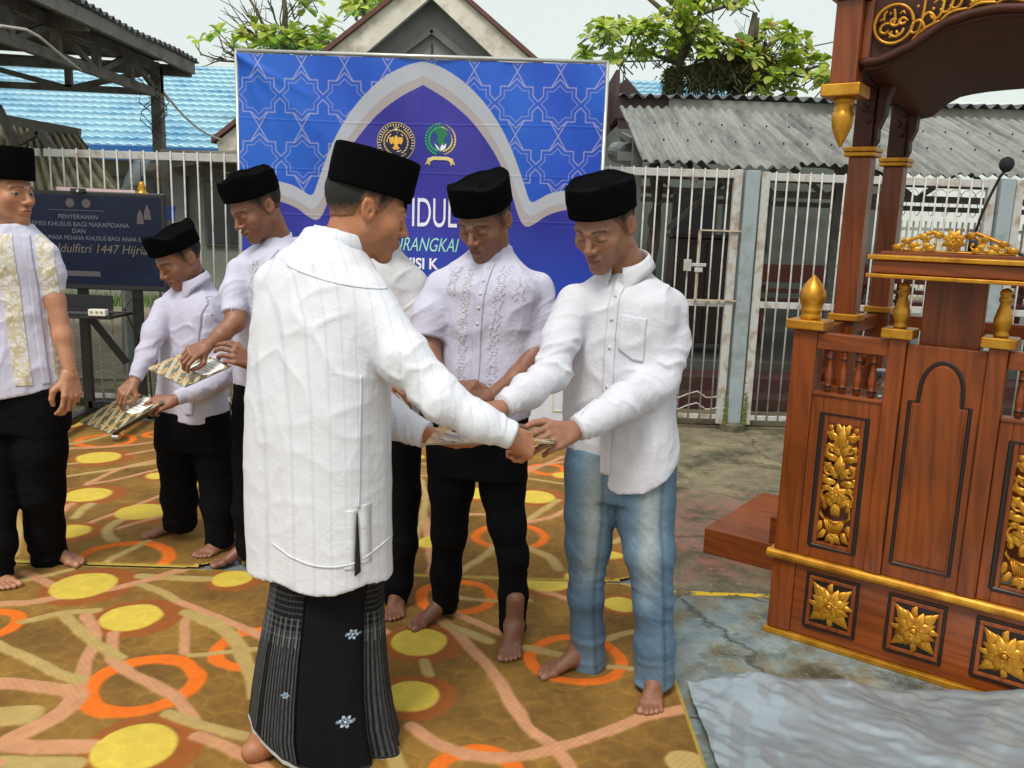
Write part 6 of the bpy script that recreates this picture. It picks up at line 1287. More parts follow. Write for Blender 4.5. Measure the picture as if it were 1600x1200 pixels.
    def cap(s, h=.115, soft=0.0, tilt=.10, z0=.045, peak=.0, ax=.089, ay=.109, seed=0):
        nu, rings = 72, []
        th = np.linspace(0, 2 * np.pi, nu, endpoint=False); rs_ = np.random.RandomState(seed)
        def ring(z, g, inx=1.0, dz=None):
            ex = 2.3; c_, s_ = np.cos(th), np.sin(th); rr = 1 / (np.abs(c_) ** ex + np.abs(s_) ** ex) ** (1 / ex); x = ax * g * rr * c_ * inx; y = ay * g * rr * s_ - .008; zz = z + 0 * x + (dz if dz is not None else 0); return np.stack([x, y, zz], 1)
        wave = soft * .010 * np.sin(2 * th + .6 + seed) + soft * .005 * np.sin(5 * th + seed)
        R0 = [ring(z0 + .004, .97), ring(z0, .985), ring(z0, 1.0)]
        for t in np.linspace(.08, .93, 9): R0.append(ring(z0 + h * t, 1.0 + .012 * math.sin(math.pi * t) + .01 * t, dz=wave * t ** 2 + peak * np.abs(np.sin(th)) ** 3 * t))
        R0.append(ring(z0 + h * .985, 1.0, dz=wave + peak * np.abs(np.sin(th)) ** 3)); R0.append(ring(z0 + h, .975, dz=wave + peak * np.abs(np.sin(th)) ** 3))
        for g in (.93, .82, .62, .42, .22, .06): R0.append(ring(z0 + h - .004 - .016 * (1 - g) * (1 + soft) * .8, g, dz=(wave + peak * np.abs(np.sin(th)) ** 3) * g * g + .010 * np.exp(-(ax * g * np.cos(th) / .016) ** 2) * (1 - g) * min(1, 5 * g)))
        V = np.vstack(R0); k = len(R0); q = []
        for i in range(k - 1):
            a = i * nu + np.arange(nu); b = i * nu + (np.arange(nu) + 1) % nu; q.append(np.stack([a, b, b + nu, a + nu], 1))
        Q = np.vstack(q); V = V + (.0016 * (vnoise(V * 45 + seed) - .5))[:, None] * [1, 1, 1] * (1 + 2 * soft)
        c, s_ = math.cos(tilt), math.sin(tilt); V = np.stack([V[:, 0], V[:, 1] * c - (V[:, 2] - z0) * s_, z0 + V[:, 1] * s_ + (V[:, 2] - z0) * c], 1)
        o = link('cap', npmesh('cap', place(V * s.hs, s.hc, s.hR), Q), VEL, s.body); return o
    def shirt(s, L, sleeves, hem, mat, amp=.006, sd=0, seam=None, h=.0055, cut=None, vert=.5):
        """sleeves: list of dict(pts, end) ; hem: list of photo pixels along the hem with distance"""
        hp = np.array([W(*q)[[0, 2]] for q in hem]); hp = hp[np.argsort(hp[:, 0])]
        def f(P):
            d = loftd(P, L)
            d = np.maximum(d, (np.interp(P[:, 0], hp[:, 0], hp[:, 1]) - P[:, 2]) * .9)
            for sl_ in sleeves:
                pts = sl_; e_ = chain(P, pts, .03); ax = nrm(pts[-1][0] - pts[-2][0]); e_ = smax(e_, ((P - pts[-1][0]) @ ax.astype(np.float32)), .006); d = smin(d, e_, .028)
            return d
        ap = np.array([p for sl_ in sleeves for p, r in sl_]); lo = np.minimum(ap.min(0) - .1, [L['cx'].min() - L['w'].max() - .03, L['cy'].min() - L['w'].max() - .03, hp[:, 1].min() - .02]); hi = np.maximum(ap.max(0) + .1, [L['cx'].max() + L['w'].max() + .03, L['cy'].max() + L['w'].max() + .03, L['T'][-1] + .02])
        V, Q = surfnets(f, lo, hi, h); V = relax(V, Q, 2, .5); N = vnormals(V, Q); wsum = np.zeros(len(V)); disp = np.zeros(len(V))
        for sl_ in sleeves: dd, w = armfold(V, sl_, amp * 1.9); disp += dd; wsum = np.maximum(wsum, w)
        B = V + .05 * np.stack([fbm(V * 5 + sd, 2), fbm(V * 5 + 3 + sd, 2), 0 * V[:, 0]], 1); zt = (V[:, 2] - hp[:, 1].min()) / (L['T'][-1] - hp[:, 1].min())
        c, s_ = math.cos(L['yaw']), math.sin(L['yaw']); la = B[:, 0] * c + B[:, 1] * s_
        rg4 = lambda q: (1 - np.abs(2 * vnoise(q) - 1)) ** 4 + .05
        t1 = rg4(np.stack([B[:, 0] * 10 + sd, B[:, 1] * 10, B[:, 2] * 10 * (1 - vert)], 1)) - .35; t2 = rg4(np.stack([B[:, 0] * 8 + B[:, 2] * 6, B[:, 1] * 8, B[:, 2] * 12 - la * 7 + sd], 1)) - .35; t3 = ridged(V * [26, 26, 16] + sd) - .35
        disp = disp * 1.05; disp += (1 - .75 * wsum) * amp * 1.35 * (1.0 * t1 * (1.15 - .6 * zt) + 1.1 * t2 ** 1 * np.clip(zt * 1.3, .25, 1) + .35 * t3); hz = np.interp(V[:, 0], hp[:, 0], hp[:, 1]); disp *= np.clip((V[:, 2] - hz) / .03, .0, 1)
        for sl_ in sleeves: ax = nrm(sl_[-1][0] - sl_[-2][0]); e_ = (sl_[-1][0] - V) @ ax; near = np.linalg.norm(V - sl_[-1][0], axis=1) < sl_[-1][1] * 2.2; disp *= np.where(near, np.clip(e_ / .025, 0, 1), 1)
        V = V + N * disp[:, None]
        nv_ = relax(V, Q, 1, .15); me = npmesh('shirt', nv_, Q); s.sh = link('shirt', me, mat, s.body); s.bvh = BVHTree.FromPolygons([tuple(v) for v in nv_], [tuple(map(int, q)) for q in Q]); return s.sh
    def drape(s, name, mat, fn, nu, nv, ndir, off=.0025, col=None, thick=.0, parent=None, push=.4, maxd=.9, uv=None):
        """fn(u,v) -> world point in front of the shirt; projected along ndir onto the shirt"""
        U_, V_ = np.meshgrid(np.linspace(0, 1, nu), np.linspace(0, 1, nv), indexing='ij'); P = []; ok = []
        nd = Vector(nrm(ndir)); 
        for u, v in zip(U_.ravel(), V_.ravel()):
            p = Vector(fn(u, v)); o_ = p - nd * push; hit = s.bvh.ray_cast(o_, nd, maxd); 
            if hit[0] is None: P.append(tuple(p)); ok.append(False)
            else: e_ = off * min(1, 6 * min(u, 1 - u) + .35, ) ; P.append(tuple(hit[0] - nd * off)); ok.append(True)
        P = np.array(P); ok = np.array(ok); Q = gridq(nu, nv); Q = Q[ok[Q].all(1)]
        if len(Q) == 0: return None
        c = col(U_.ravel(), V_.ravel()) if col else None
        me = npmesh(name, P, Q, c); o = link(name, me, mat, parent or s.sh)
        so_ = o.modifiers.new('thick', 'SOLIDIFY'); so_.thickness = .0022; so_.offset = 0; return o
    def trousers(s, L, legs, mat, amp=.004, h=.008, colf=None, cuts=None, sd=0):
        def f(P):
            d = loftd(P, L, .0) if L else None
            for i, l in enumerate(legs):
                e_ = chain(P, l, .03); ax = nrm(l[-1][0] - l[-2][0]).astype(np.float32); e_ = smax(e_, (P - l[-1][0].astype(np.float32)) @ ax, .004); d = e_ if d is None else smin(d, e_, .02)
            return d
        pts = np.array([p for l in legs for p, r in l]); lo = pts.min(0) - .13; hi = pts.max(0) + .13
        if L: lo = np.minimum(lo, [L['cx'].min() - .25, L['cy'].min() - .25, L['T'][0]]); hi = np.maximum(hi, [L['cx'].max() + .25, L['cy'].max() + .25, L['T'][-1]])
        V, Q = surfnets(f, lo, hi, h); V = relax(V, Q, 2, .5); N = vnormals(V, Q); disp = np.zeros(len(V))
        for l in legs:
            Lg = [p for p, r in l]; kz = Lg[len(Lg) // 2][2]; az = Lg[-1][2]; w = np.clip(1 - np.min([np.linalg.norm(V[:, :2] - p[:2], axis=1) for p in Lg], 0) / .16, 0, 1)
            rg_ = ridged(np.stack([V[:, 0] * 9 + V[:, 2] * 5, V[:, 1] * 9, V[:, 2] * 24 + sd], 1) + .6 * vnoise(V * 12)[:, None]) - .35; disp += .5 * w * rg_ * (np.exp(-((V[:, 2] - kz) / .10) ** 2) + 1.5 * np.exp(-((V[:, 2] - az) / .09) ** 2) + .3)
        disp += .4 * (ridged(np.stack([V[:, 0] * 9, V[:, 1] * 9, V[:, 2] * 3 + sd], 1)) - .35); V = V + N * (disp * amp * 2.8)[:, None]; V = relax(V, Q, 1, .15)
        me = npmesh('trousers', V, Q, colf(V, N) if colf else None); s.tr = link('trousers', me, mat, s.body); return s.tr
    def cuff(s, pts, mat, r=None, ln=.055):
        a = np.array(pts[-1][0]); d = nrm(a - np.array(pts[-2][0])); rr = (r or pts[-1][1]) * 1.03; mb = MB(); k = [a - d * ln, a - d * (ln - .004), a - d * .004, a + d * .004, a + d * .002, a - d * .01]; mb.tube([tuple(q) for q in k], [rr * 1.0, rr * 1.05, rr * 1.02, rr * .98, rr * .88, rr * .86], 28); o = mb.build('cuff', mat, s.sh, smooth=True); return o
    def collar(s, c, nrml, fdir, r, h, mat, kind='stand', gap=.35, rx=1.0, pt=.055):
        """stand or fold-over collar round the neck; c centre of the base"""
        n = nrm(nrml); f = nrm(np.array(fdir) - (np.array(fdir) @ n) * n); l = np.cross(n, f); V, q = [], []; na = 60; prof = [(1.05, 0), (1.02, .5), (1.0, 1.0), (.955, 1.0), (.97, .5), (1.0, 0)] if kind == 'stand' else [(1.04, 0), (1.0, .6), (.99, 1.0), (1.01, 1.12), (1.10, .95), (1.22, .55), (1.32, .12)]
        for i in range(na + 1):
            a = gap / 2 + (2 * math.pi - gap) * i / na; front = max(0, math.cos(a)); d = f * math.cos(a) + l * math.sin(a)
            for j, (g, z) in enumerate(prof):
                gg, zz = g, z * h
                if kind != 'stand' and j >= 4:
                    k_ = np.exp(-((min(a, 2 * math.pi - a) - gap / 2) / .42) ** 2); zz -= (j - 3) * .012 * k_ * pt / .055; gg += (j - 3) * .035 * k_
                V.append(np.array(c) + d * r * gg * (rx if True else 1) + n * (zz - .018 * front))
        m = len(prof); q = [(i * m + j, i * m + j + 1, (i + 1) * m + j + 1, (i + 1) * m + j) for i in range(na) for j in range(m - 1)]
        o = link('collar', npmesh('collar', V, q), mat, s.sh); so_ = o.modifiers.new('thick', 'SOLIDIFY'); so_.thickness = .0025; return o
def P4(l): return [PT(*q) for q in l]
def skinarm(l): return P4(l)
def batik_folder(corners, label, tagc=None, thick=.004):
    """corners: a,b,c,d world points (a->b length, a->d width)"""
    a, b, d = [np.array(q) for q in corners]; n = nrm(np.cross(b - a, d - a)); n = n if n[2] > 0 else -n
    r = empty('folder', tuple((b + d) / 2), label, 'folder', 'batik covered folders handed to the men'); nu, nv = 150, 110
    u, v = np.meshgrid(np.linspace(0, 1, nu), np.linspace(0, 1, nv), indexing='ij'); P = a + (b - a) * u[..., None] + (d - a) * v[..., None] + n * (thick / 2 + .0005); P = P.reshape(-1, 3)
    x, y = (u * .34).ravel(), (v * .25).ravel(); P3 = np.stack([x, y, 0 * x], 1); w = fbm(P3 * 60, 2) - .5
    col = np.tile(np.array(c8(74, 72, 58)), (len(x), 1)); dg = (x + y) / 1.414; dh = (x - y) / 1.414
    st = np.mod(dg, .052); stripe = (st > .008) & (st < .030); hatch = (np.mod(dh * 1 + .01 * np.sin(dg * 200), .011) < .0075); col[stripe & hatch] = c8(206, 200, 164); m = (st > .036) & (np.mod(dh + .004 * np.sin(dg * 90), .016) < .004); col[m] = c8(150, 140, 100)
    for off in (.02, .105, .19, .275): 
        yy = np.mod(y + .3 * (x - off) * .2, .034) - .017; rr = np.hypot((x - off - .008 * np.sin(y * 90)), yy); ring = np.abs(rr - .0125) < .0024; inner = rr < .011; col[inner] = c8(120, 84, 44); col[ring | (np.abs(rr - .006) < .0016)] = c8(214, 172, 104)
    for off in (.03, .13, .22): m = np.abs(y - off - .006 * np.sin(x * 60)) < .0022; col[m] = c8(196, 160, 100); m = np.abs(y - off - .007 + .006 * np.sin(x * 60)) < .0018; col[m] = c8(196, 160, 100)
    link('cover', npmesh('cover', P, gridq(nu, nv) if np.cross(b - a, d - a)[2] > 0 else gridq(nu, nv)[:, ::-1], col), FOLD, r)
    mb = MB(); c = b + d - a; t = n * thick / 2; mb.add([a - t, b - t, c - t, d - t, a + t, b + t, c + t, d + t], [(0, 3, 2, 1), (4, 5, 6, 7), (0, 1, 5, 4), (1, 2, 6, 5), (2, 3, 7, 6), (3, 0, 4, 7)]); mb.build('board', M('folder_board', c8(150, 138, 110)) if 'folder_board' not in MATS else MATS['folder_board'], r)
    if tagc:
        u0, v0, u1, v1 = tagc; q = lambda u, v: a + (b - a) * u + (d - a) * v + n * (thick / 2 + .0022); k = .25; du, dv = (u1 - u0) * .14, (v1 - v0) * .2; mb = MB(); mb.add([q(u0 + du, v0), q(u1 - du, v0), q(u1, v0 + dv), q(u1, v1 - dv), q(u1 - du, v1), q(u0 + du, v1), q(u0, v1 - dv), q(u0, v0 + dv)], [tuple(range(8))]); lb = mb.build('name_label', M('white_paper', c8(232, 230, 222), .7) if 'white_paper' not in MATS else MATS['white_paper'], r)
        mb = MB(); q2 = lambda u, v: q(u, v) + n * .0006
        for k in range(4): vv = v0 + (v1 - v0) * (.25 + k * .15); mb.add([q2(u0 + du * 1.4, vv), q2(u1 - du * (1.4 + k % 2), vv), q2(u1 - du * (1.4 + k % 2), vv + (v1 - v0) * .035), q2(u0 + du * 1.4, vv + (v1 - v0) * .035)], [(0, 1, 2, 3)])
        mb.build('printed_lines', M('faint_ink', c8(150, 150, 148)) if 'faint_ink' not in MATS else MATS['faint_ink'], lb)
    return r
FOLD = M('batik_laminate', (.3, .3, .3), .3, attr=True, bump=0, var=.05, coat=.4)
def yawof(fx, fy): return math.atan2(-fx, fy)         # lateral axis angle for a facing direction
def wrap(a): return (a + math.pi / 2) % math.pi - math.pi / 2
# ---------------- G: man in jeans
def man_jeans():
    p = Person('man in blue jeans and white long sleeved shirt, bowing over the folder', (GP(970, 1065)[0], GP(970, 1065)[1], 0), (150, 105, 80))
    hc = W(944, 351, 2.60); fd = (-.50, -.72, -.47); nk = W(985, 436, 2.67)
    p.head(hc, fd, nk, .058, scale=1.04); 
    rows = [(960, 1002, 412, 2.665, .8), (930, 1025, 432, 2.665, .7), (897, 1052, 456, 2.665, .6), (888, 1060, 480, 2.665), (886, 1056, 520, 2.665), (886, 1050, 580, 2.665), (885, 1050, 640, 2.665), (884, 1053, 690, 2.665), (886, 1054, 735, 2.665), (888, 1054, 790, 2.665)]
    L = loft(rows, wrap(yawof(-.5, -.85)), .64)
    sa = P4([(900, 474, 2.64, 31), (875, 530, 2.58, 28), (863, 584, 2.53, 26), (825, 611, 2.44, 24), (787, 633, 2.37, 18.5)])
    sb = P4([(1043, 480, 2.68, 31), (1047, 540, 2.63, 28), (1030, 594, 2.56, 29), (972, 630, 2.46, 26), (932, 655, 2.40, 23), (903, 669, 2.37, 20)])
    hem = [(860, 695, 2.6), (886, 703, 2.6), (905, 728, 2.6), (930, 752, 2.6), (962, 765, 2.6), (1000, 760, 2.6), (1035, 742, 2.6), (1056, 725, 2.6), (1080, 715, 2.6)]
    jl = P4([(922, 730, 2.66, 40), (922, 800, 2.67, 38), (919, 850, 2.66, 33), (915, 930, 2.67, 25), (918, 990, 2.70, 23.5), (920, 1040, 2.72, 24)]); jr = P4([(1012, 730, 2.65, 42), (1007, 800, 2.62, 45), (1015, 860, 2.57, 37), (1021, 940, 2.56, 29), (1022, 1005, 2.57, 29), (1022, 1064, 2.585, 30)])
    p.trunk(L, [jl, jr])
    p.arm(P4([(898, 472, 2.64, 22), (862, 584, 2.53, 20), (825, 611, 2.44, 17), (782, 637, 2.36, 11)]), W(742, 646, 2.30) - W(782, 637, 2.36), (-.1, -.6, .8), False, (.2, .35, .3), .3, .9, spread=0)
    p.arm(P4([(1045, 478, 2.68, 22), (1030, 596, 2.56, 21), (960, 635, 2.45, 17), (897, 672, 2.365, 12)]), W(850, 688, 2.28) - W(897, 672, 2.365), (.15, -.80, .50), True, (.38, .70, .55), .15, 1.0, spread=.0)
    p.foot((918, 1040), (840, 1058), False); p.foot((1024, 1078), (1012, 1121), True)
    p.finish(); p.hair(); p.cap(.084, .5, .16, .043, .004, seed=2)
    def jc(V, N):
        b0 = np.array(c8(86, 111, 133)); n = fbm(V * [14, 14, 5], 4)[:, None]; c = b0 * (.75 + .5 * n); front = np.clip(-N[:, 1], 0, 1)
        for l in (jl, jr):
            th = l[1][0] * .5 + l[2][0] * .5; x0 = l[1][0][0]; f = np.exp(-((V[:, 0] - x0) / .035) ** 2) * np.clip((V[:, 2] - .30) / .1, 0, 1) * front * np.exp(-((V[:, 2] - .60) / .25) ** 2); c = c * (1 - .62 * f[:, None]) + np.array(c8(168, 172, 158)) * .62 * f[:, None]
        wh = ridged(np.stack([V[:, 0] * 6, V[:, 1] * 4, V[:, 2] * 26 + V[:, 0] * 20], 1)) ** 3 * np.exp(-((V[:, 2] - .45) / .15) ** 2); c = c * (1 + .4 * wh[:, None]); hm = (V[:, 2] < .155)[:, None]; c = np.where(hm, c * 1.15 + .02, c)
        for l, s_ in ((jl, 1), (jr, 1)):
            zz = np.array([q[0][2] for q in l])[::-1]; xs_ = np.array([q[0][0] + q[1] * .38 * s_ for q in l])[::-1]; sx_ = np.interp(V[:, 2], zz, xs_); d = np.abs(V[:, 0] - sx_); m = np.clip(1 - d / .010, 0, 1) * (N[:, 1] < 0); c = c * (1 - .45 * m[:, None])
        return c
    p.shirt(L, [sa, sb], hem, SHW, .0050, 3); p.trousers(loft([(888, 1052, 700, 2.655), (888, 1052, 750, 2.655), (892, 1050, 775, 2.655)], wrap(yawof(-.3, -.95)), .62), [jl, jr], DEN, .0045, .007, jc, sd=4)
    p.cuff(sa, SHW); p.cuff(sb, SHW)
    p.collar(W(978, 420, 2.645), (-.12, -.28, 1), (-.5, -.85, -.2), .068, .040, SHW, 'fold', .55, pt=.075)
    nd = (.50, .85, 0); lat = nrm((.85, -.5, 0))
    P_ = [W(952, 432, 2.5), W(945, 470, 2.5), W(940, 540, 2.5), W(935, 640, 2.5), (W(930, 750, 2.5))]
    def cen(v): i = min(int(v * 4), 3); t = v * 4 - i; return P_[i] * (1 - t) + P_[i + 1] * t
    p.drape('placket', SHW, lambda u, v: cen(v) + lat * (u - .5) * .034, 6, 90, nd, .0035)
    for k in range(6): q = cen(.05 + k * .155); p.drape('button', BTN, lambda u, v: q + np.array([0, 0, 1]) * (v - .5) * .011 + lat * (u - .5) * .011, 3, 3, nd, .0055)
    pc = [W(961, 492, 2.5), W(1008, 498, 2.5), W(1000, 568, 2.5), W(982, 565, 2.5), W(957, 548, 2.5)]
    def pk(u, v): t = pc[0] * (1 - u) + pc[1] * u; b = (pc[4] * (1 - u * 2) + pc[3] * u * 2) if u < .5 else (pc[3] * (2 - 2 * u) + pc[2] * (2 * u - 1)); return t * (1 - v) + b * v
    p.drape('pocket', SHW, pk, 14, 20, nd, .0035)
# ---------------- D: man in sarong seen from behind
def man_sarong():
    p = Person('man in long white shirt and dark sarong, seen from behind', (-.45, 2.25, 0), (176, 118, 82))
    fd = (.90, .34, -.30); hc = W(574, 326, 2.30); nk = W(535, 400, 2.28)
    p.head(hc, fd, nk, .060, scale=1.04, roll=-.02)
    rows = [(488, 548, 356, 2.28, .95), (470, 556, 374, 2.28, .8), (440, 572, 394, 2.28, .7), (414, 590, 420, 2.28, .62), (400, 602, 450, 2.28, .6), (393, 608, 500, 2.28), (386, 610, 560, 2.28), (381, 610, 640, 2.28), (379, 610, 720, 2.28), (380, 611, 800, 2.28), (384, 612, 870, 2.28), (386, 613, 950, 2.28)]
    L = loft(rows, wrap(yawof(.6, .8)), .66)
    sr_ = P4([(570, 466, 2.20, 41), (632, 560, 2.14, 39), (690, 625, 2.10, 33), (750, 660, 2.10, 28), (799, 680, 2.11, 22)])
    sl_ = P4([(438, 445, 2.36, 40), (525, 590, 2.50, 36), (600, 650, 2.43, 32), (664, 679, 2.38, 21)])
    p.trunk(L, [P4([(480, 880, 2.28, 40), (470, 1020, 2.28, 30), (468, 1120, 2.27, 20)]), P4([(530, 880, 2.28, 40), (545, 1040, 2.27, 32), (555, 1180, 2.25, 26)])], W(500, 885, 2.28)[2])
    p.arm(P4([(572, 468, 2.20, 26), (640, 575, 2.14, 24), (720, 645, 2.10, 20), (797, 680, 2.11, 15)]), W(842, 705, 2.19) - W(797, 680, 2.11), (.45, -.62, .62), False, (.95, 1.0, .7), .6, .98, spread=.0)
    p.arm(P4([(438, 445, 2.36, 24), (525, 590, 2.50, 20), (600, 650, 2.43, 17), (665, 680, 2.38, 13)]), W(715, 690, 2.36) - W(665, 680, 2.38), (.1, -.55, -.80), True, (.25, .3, .2), .4, spread=.0)
    p.foot((426, 1175), (500, 1142), True, scale=1.0, top=-.03); p.foot((495, 1168), (555, 1150), False, scale=.9, top=0)
    p.finish(); p.hair(.0); p.cap(.101, .0, .06, .040, .0, .088, .108)
    hem = [(340, 890, 2.26), (386, 902, 2.25), (430, 916, 2.14), (480, 927, 2.12), (520, 925, 2.12), (548, 919, 2.12), (575, 907, 2.15), (612, 890, 2.26), (660, 880, 2.26)]
    p.shirt(L, [sr_, sl_], hem, SHD, .0030, 8, h=.006, vert=.85); p.cuff(sr_, SHD, ln=.07); p.cuff(sl_, SHD)
    p.collar(W(528, 392, 2.275), (.22, .10, 1), (.75, .65, -.1), .072, .048, SHD, 'stand', .25)
    nd = (.0, 1, 0)
    # yoke seam, back pleat and side slit
    def line(name, a, b, w, mat, off=.003, n=60, bend=0):
        A_, B_ = W(*a, 2.0), W(*b, 2.0); d = nrm(B_ - A_); s_ = nrm(np.cross(d, (0, 1, 0))); p.drape(name, mat, lambda u, v: A_ * (1 - v) + B_ * v + s_ * (u - .5) * w + np.array([0, 0, -1]) * bend * math.sin(math.pi * v), 3, n, nd, off)
    line('yoke_seam', (412, 421), (625, 462), .004, SHD, .0012, 80, .012); line('side_seam', (551, 600), (549, 815), .005, SHD, .003)
    for q in ((538, 817), (557, 812)): line('vent_facing', q, (q[0] + (1 if q[0] > 545 else -2), q[1] + 96), .028, SHD, .0012, 40)
    line('hem_band', (398, 886), (545, 903), .005, SHD, .0018, 60, .018); line('hem_band', (554, 900), (606, 878), .005, SHD, .0018, 30)
    sv = M('vent_shadow_black', (.008, .008, .009), .9); A_, B_, C_ = W(547, 822, 2.0), W(544, 924, 2.0), W(552, 918, 2.0)
    p.drape('vent_shade_strip', sv, lambda u, v: A_ * (1 - v) + (B_ * (1 - u) + C_ * u) * v + np.array([.001, 0, 0]) * (u - .5), 4, 40, nd, .0065)  # black strip laid on the shirt, painting the shade inside the slit
    # sarong
    nu, nv = 720, 340; th = np.linspace(0, 2 * np.pi, nu, endpoint=False); T = np.linspace(0, 1, nv); TH, TT = np.meshgrid(th, T, indexing='ij')
    rowsS = [(432, 606, 850), (424, 596, 925), (412, 599, 1000), (405, 603, 1060), (401, 610, 1110), (410, 622, 1160), (428, 630, 1200), (430, 630, 1245)]
    zs, cs, ws = [], [], []
    for xl, xr, y in rowsS: q = W((xl + xr) / 2, y, 2.26); zs.append(q[2]); cs.append(q[0]); ws.append((xr - xl) / 2 * float((q - CAM) @ FW) / F)
    zs, cs, ws = [np.array(q)[::-1] for q in (zs, cs, ws)]; ztop = zs[-1] + .1; 
    botz = .006 + .11 * np.clip(np.cos(TH - math.radians(200)), 0, 1) ** 3 + .0; Z = ztop * (1 - TT) + botz * TT; wv = np.interp(Z, zs, ws); cxs = np.interp(Z, zs, cs); dp = wv * .80
    fl = TT ** 1.3; fold = .010 * fl * np.sin(TH * 7 + .8) * np.clip(.3 + np.cos(TH - math.radians(300)) * -1, 0, 1) + .010 * fl * ridged(np.stack([np.cos(TH) * 4, np.sin(TH) * 4, TT * 1.0], -1).reshape(-1, 3)).reshape(TH.shape)
    deg = np.degrees(TH); flare = .032 * np.exp(-((deg - 338) / 9) ** 2) * np.clip(TT - .35, 0, 1) ** 1.0 * 1.2 - .035 * np.exp(-((deg - 322) / 7) ** 2) * fl; 
    rr = 1 + (fold + flare) / wv; nn_ = 2.3; ce, se = np.cos(TH), np.sin(TH); sup = 1 / (np.abs(ce) ** nn_ + np.abs(se) ** nn_) ** (1 / nn_)
    X = cxs + wv * rr * ce * sup; Y = 2.25 + .03 * (1 - TT) + dp * rr * se * sup - .0; 
    # colours by angle: camera side is 270 deg
    dg = np.mod(deg - 288 + 180, 360) - 180; col = np.tile(np.array((.006, .006, .007)), (nu * nv, 1)).reshape(nu, nv, 3); mtr = dg * 2 * np.pi / 360 * .19
    side = (dg < -31) | (dg > 31); side2 = (dg > -26) & (dg < -22)
    gl = np.clip(1.5 - np.abs(np.mod(Z, .0165) - .008) / .0022, 0, 1) * (Z > .38); gv = np.clip(1.5 - np.abs(np.mod(mtr, .012) - .006) / .0015, 0, 1); W_ = side * (.050 * gl + .022 * gv); low = side * (Z < .40) * (dg > -60) * np.clip(1.4 - np.abs(np.mod(mtr, .010) - .005) / .0028, 0, 1) * (.6 + .6 * vnoise(np.stack([mtr * 400, Z * 60, 0 * Z], -1).reshape(-1, 3)).reshape(Z.shape)) * .085
    tick = side * (Z > .36) * (Z < .44) * (np.mod(mtr, .020) < .006) * .09; band_ = ((dg < -66) & (dg > -84)) * (.045 + .04 * np.sin(mtr * 900)) * (Z < .6)
    col += .7 * (W_ + low + tick + np.clip(band_, 0, 1))[..., None] * np.array([.95, 1.0, 1.02]); edge = (np.abs(dg + 30) < 1.2) | (np.abs(dg - 30) < 1.0); col[edge] = (.0, .0, .0)
    Zr = Z - 0
    def flower_(gx, gz, s_):
        P2 = W(gx, gz, 2.06); m0 = (X - P2[0]); z0 = (Z - P2[2]); a = np.arctan2(z0, m0); r_ = np.hypot(m0, z0 * 1.05) / s_; k = np.abs(np.cos(a * 3 + .52)); m = (r_ < .35 + .65 * k) & (Y < 2.27); col[m] = c8(176, 196, 214); m2 = (r_ < (.35 + .65 * k) * .62) & (Y < 2.27); col[m2] = c8(70, 84, 110); m3 = (r_ < .16) & (Y < 2.27); col[m3] = c8(226, 232, 240)
        m4 = (np.abs(np.abs(m0) - s_ * 1.05) < s_ * .22) & (np.abs(z0) < s_ * .2) & (Y < 2.27); col[m4] = c8(120, 140, 160)
    flower_(540, 1017, .015); flower_(533, 1146, .019); flower_(437, 1105, .010)
    col[(Z - botz) < .012] = c8(176, 178, 174); col[((Z - botz) < .020) & ((Z - botz) > .014)] = (.03, .03, .03)
    V = np.stack([X, Y, Z], -1).reshape(-1, 3); i = np.arange(nu * nv).reshape(nu, nv); a, b = i[:, :-1], i[:, 1:]; a2, b2 = np.roll(i, -1, 0)[:, :-1], np.roll(i, -1, 0)[:, 1:]; Q = np.stack([a.ravel(), a2.ravel(), b2.ravel(), b.ravel()], 1)[:, ::-1]
    o = link('sarong', npmesh('sarong', V, Q, col.reshape(-1, 3)), SAR, p.body); sd_ = o.modifiers.new('thick', 'SOLIDIFY'); sd_.thickness = .003; sd_.offset = 1
# ---------------- F: middle man
def emb_strip(p, cen, lat, nd, x0, x1, v0, v1, seed):
    rs = np.random.RandomState(seed); n = int((v1 - v0) * 60)
    V, Q = [], []
    for i in range(n):
        v = v0 + (v1 - v0) * (i + .5) / n
        for k in range(2):
            u = x0 + (x1 - x0) * (.3 + .4 * k + rs.uniform(-.15, .15)); c = cen(v) + lat * u; hit = p.bvh.ray_cast(Vector(c) - Vector(nd) * .4, Vector(nd).normalized(), .9)
            if hit[0] is None: continue
            b = np.array(hit[0]) - nrm(nd) * .0012; s_ = rs.uniform(.005, .009)
            for a in np.arange(0, 6.28, 1.2566): k0 = len(V); d = lat * math.cos(a + i) + np.array([0, 0, 1]) * math.sin(a + i); e_ = lat * -math.sin(a + i) + np.array([0, 0, 1]) * math.cos(a + i); V += [b, b + d * s_ * .6 + e_ * s_ * .28, b + d * s_, b + d * s_ * .6 - e_ * s_ * .28]; Q.append((k0, k0 + 1, k0 + 2, k0 + 3))
    if V: o = link('embroidery', npmesh('embroidery', np.array(V), Q, smooth=False), EMB, p.sh); s_ = o.modifiers.new('t', 'SOLIDIFY'); s_.thickness = .0006
def pathf(P_):
    n = len(P_) - 1
    def cen(v): i = min(int(max(v, 0) * n), n - 1); t = v * n - i; return P_[i] * (1 - t) + P_[i + 1] * t
    return cen
BTN = M('pearl_button', c8(206, 200, 196), .3, bump=0)
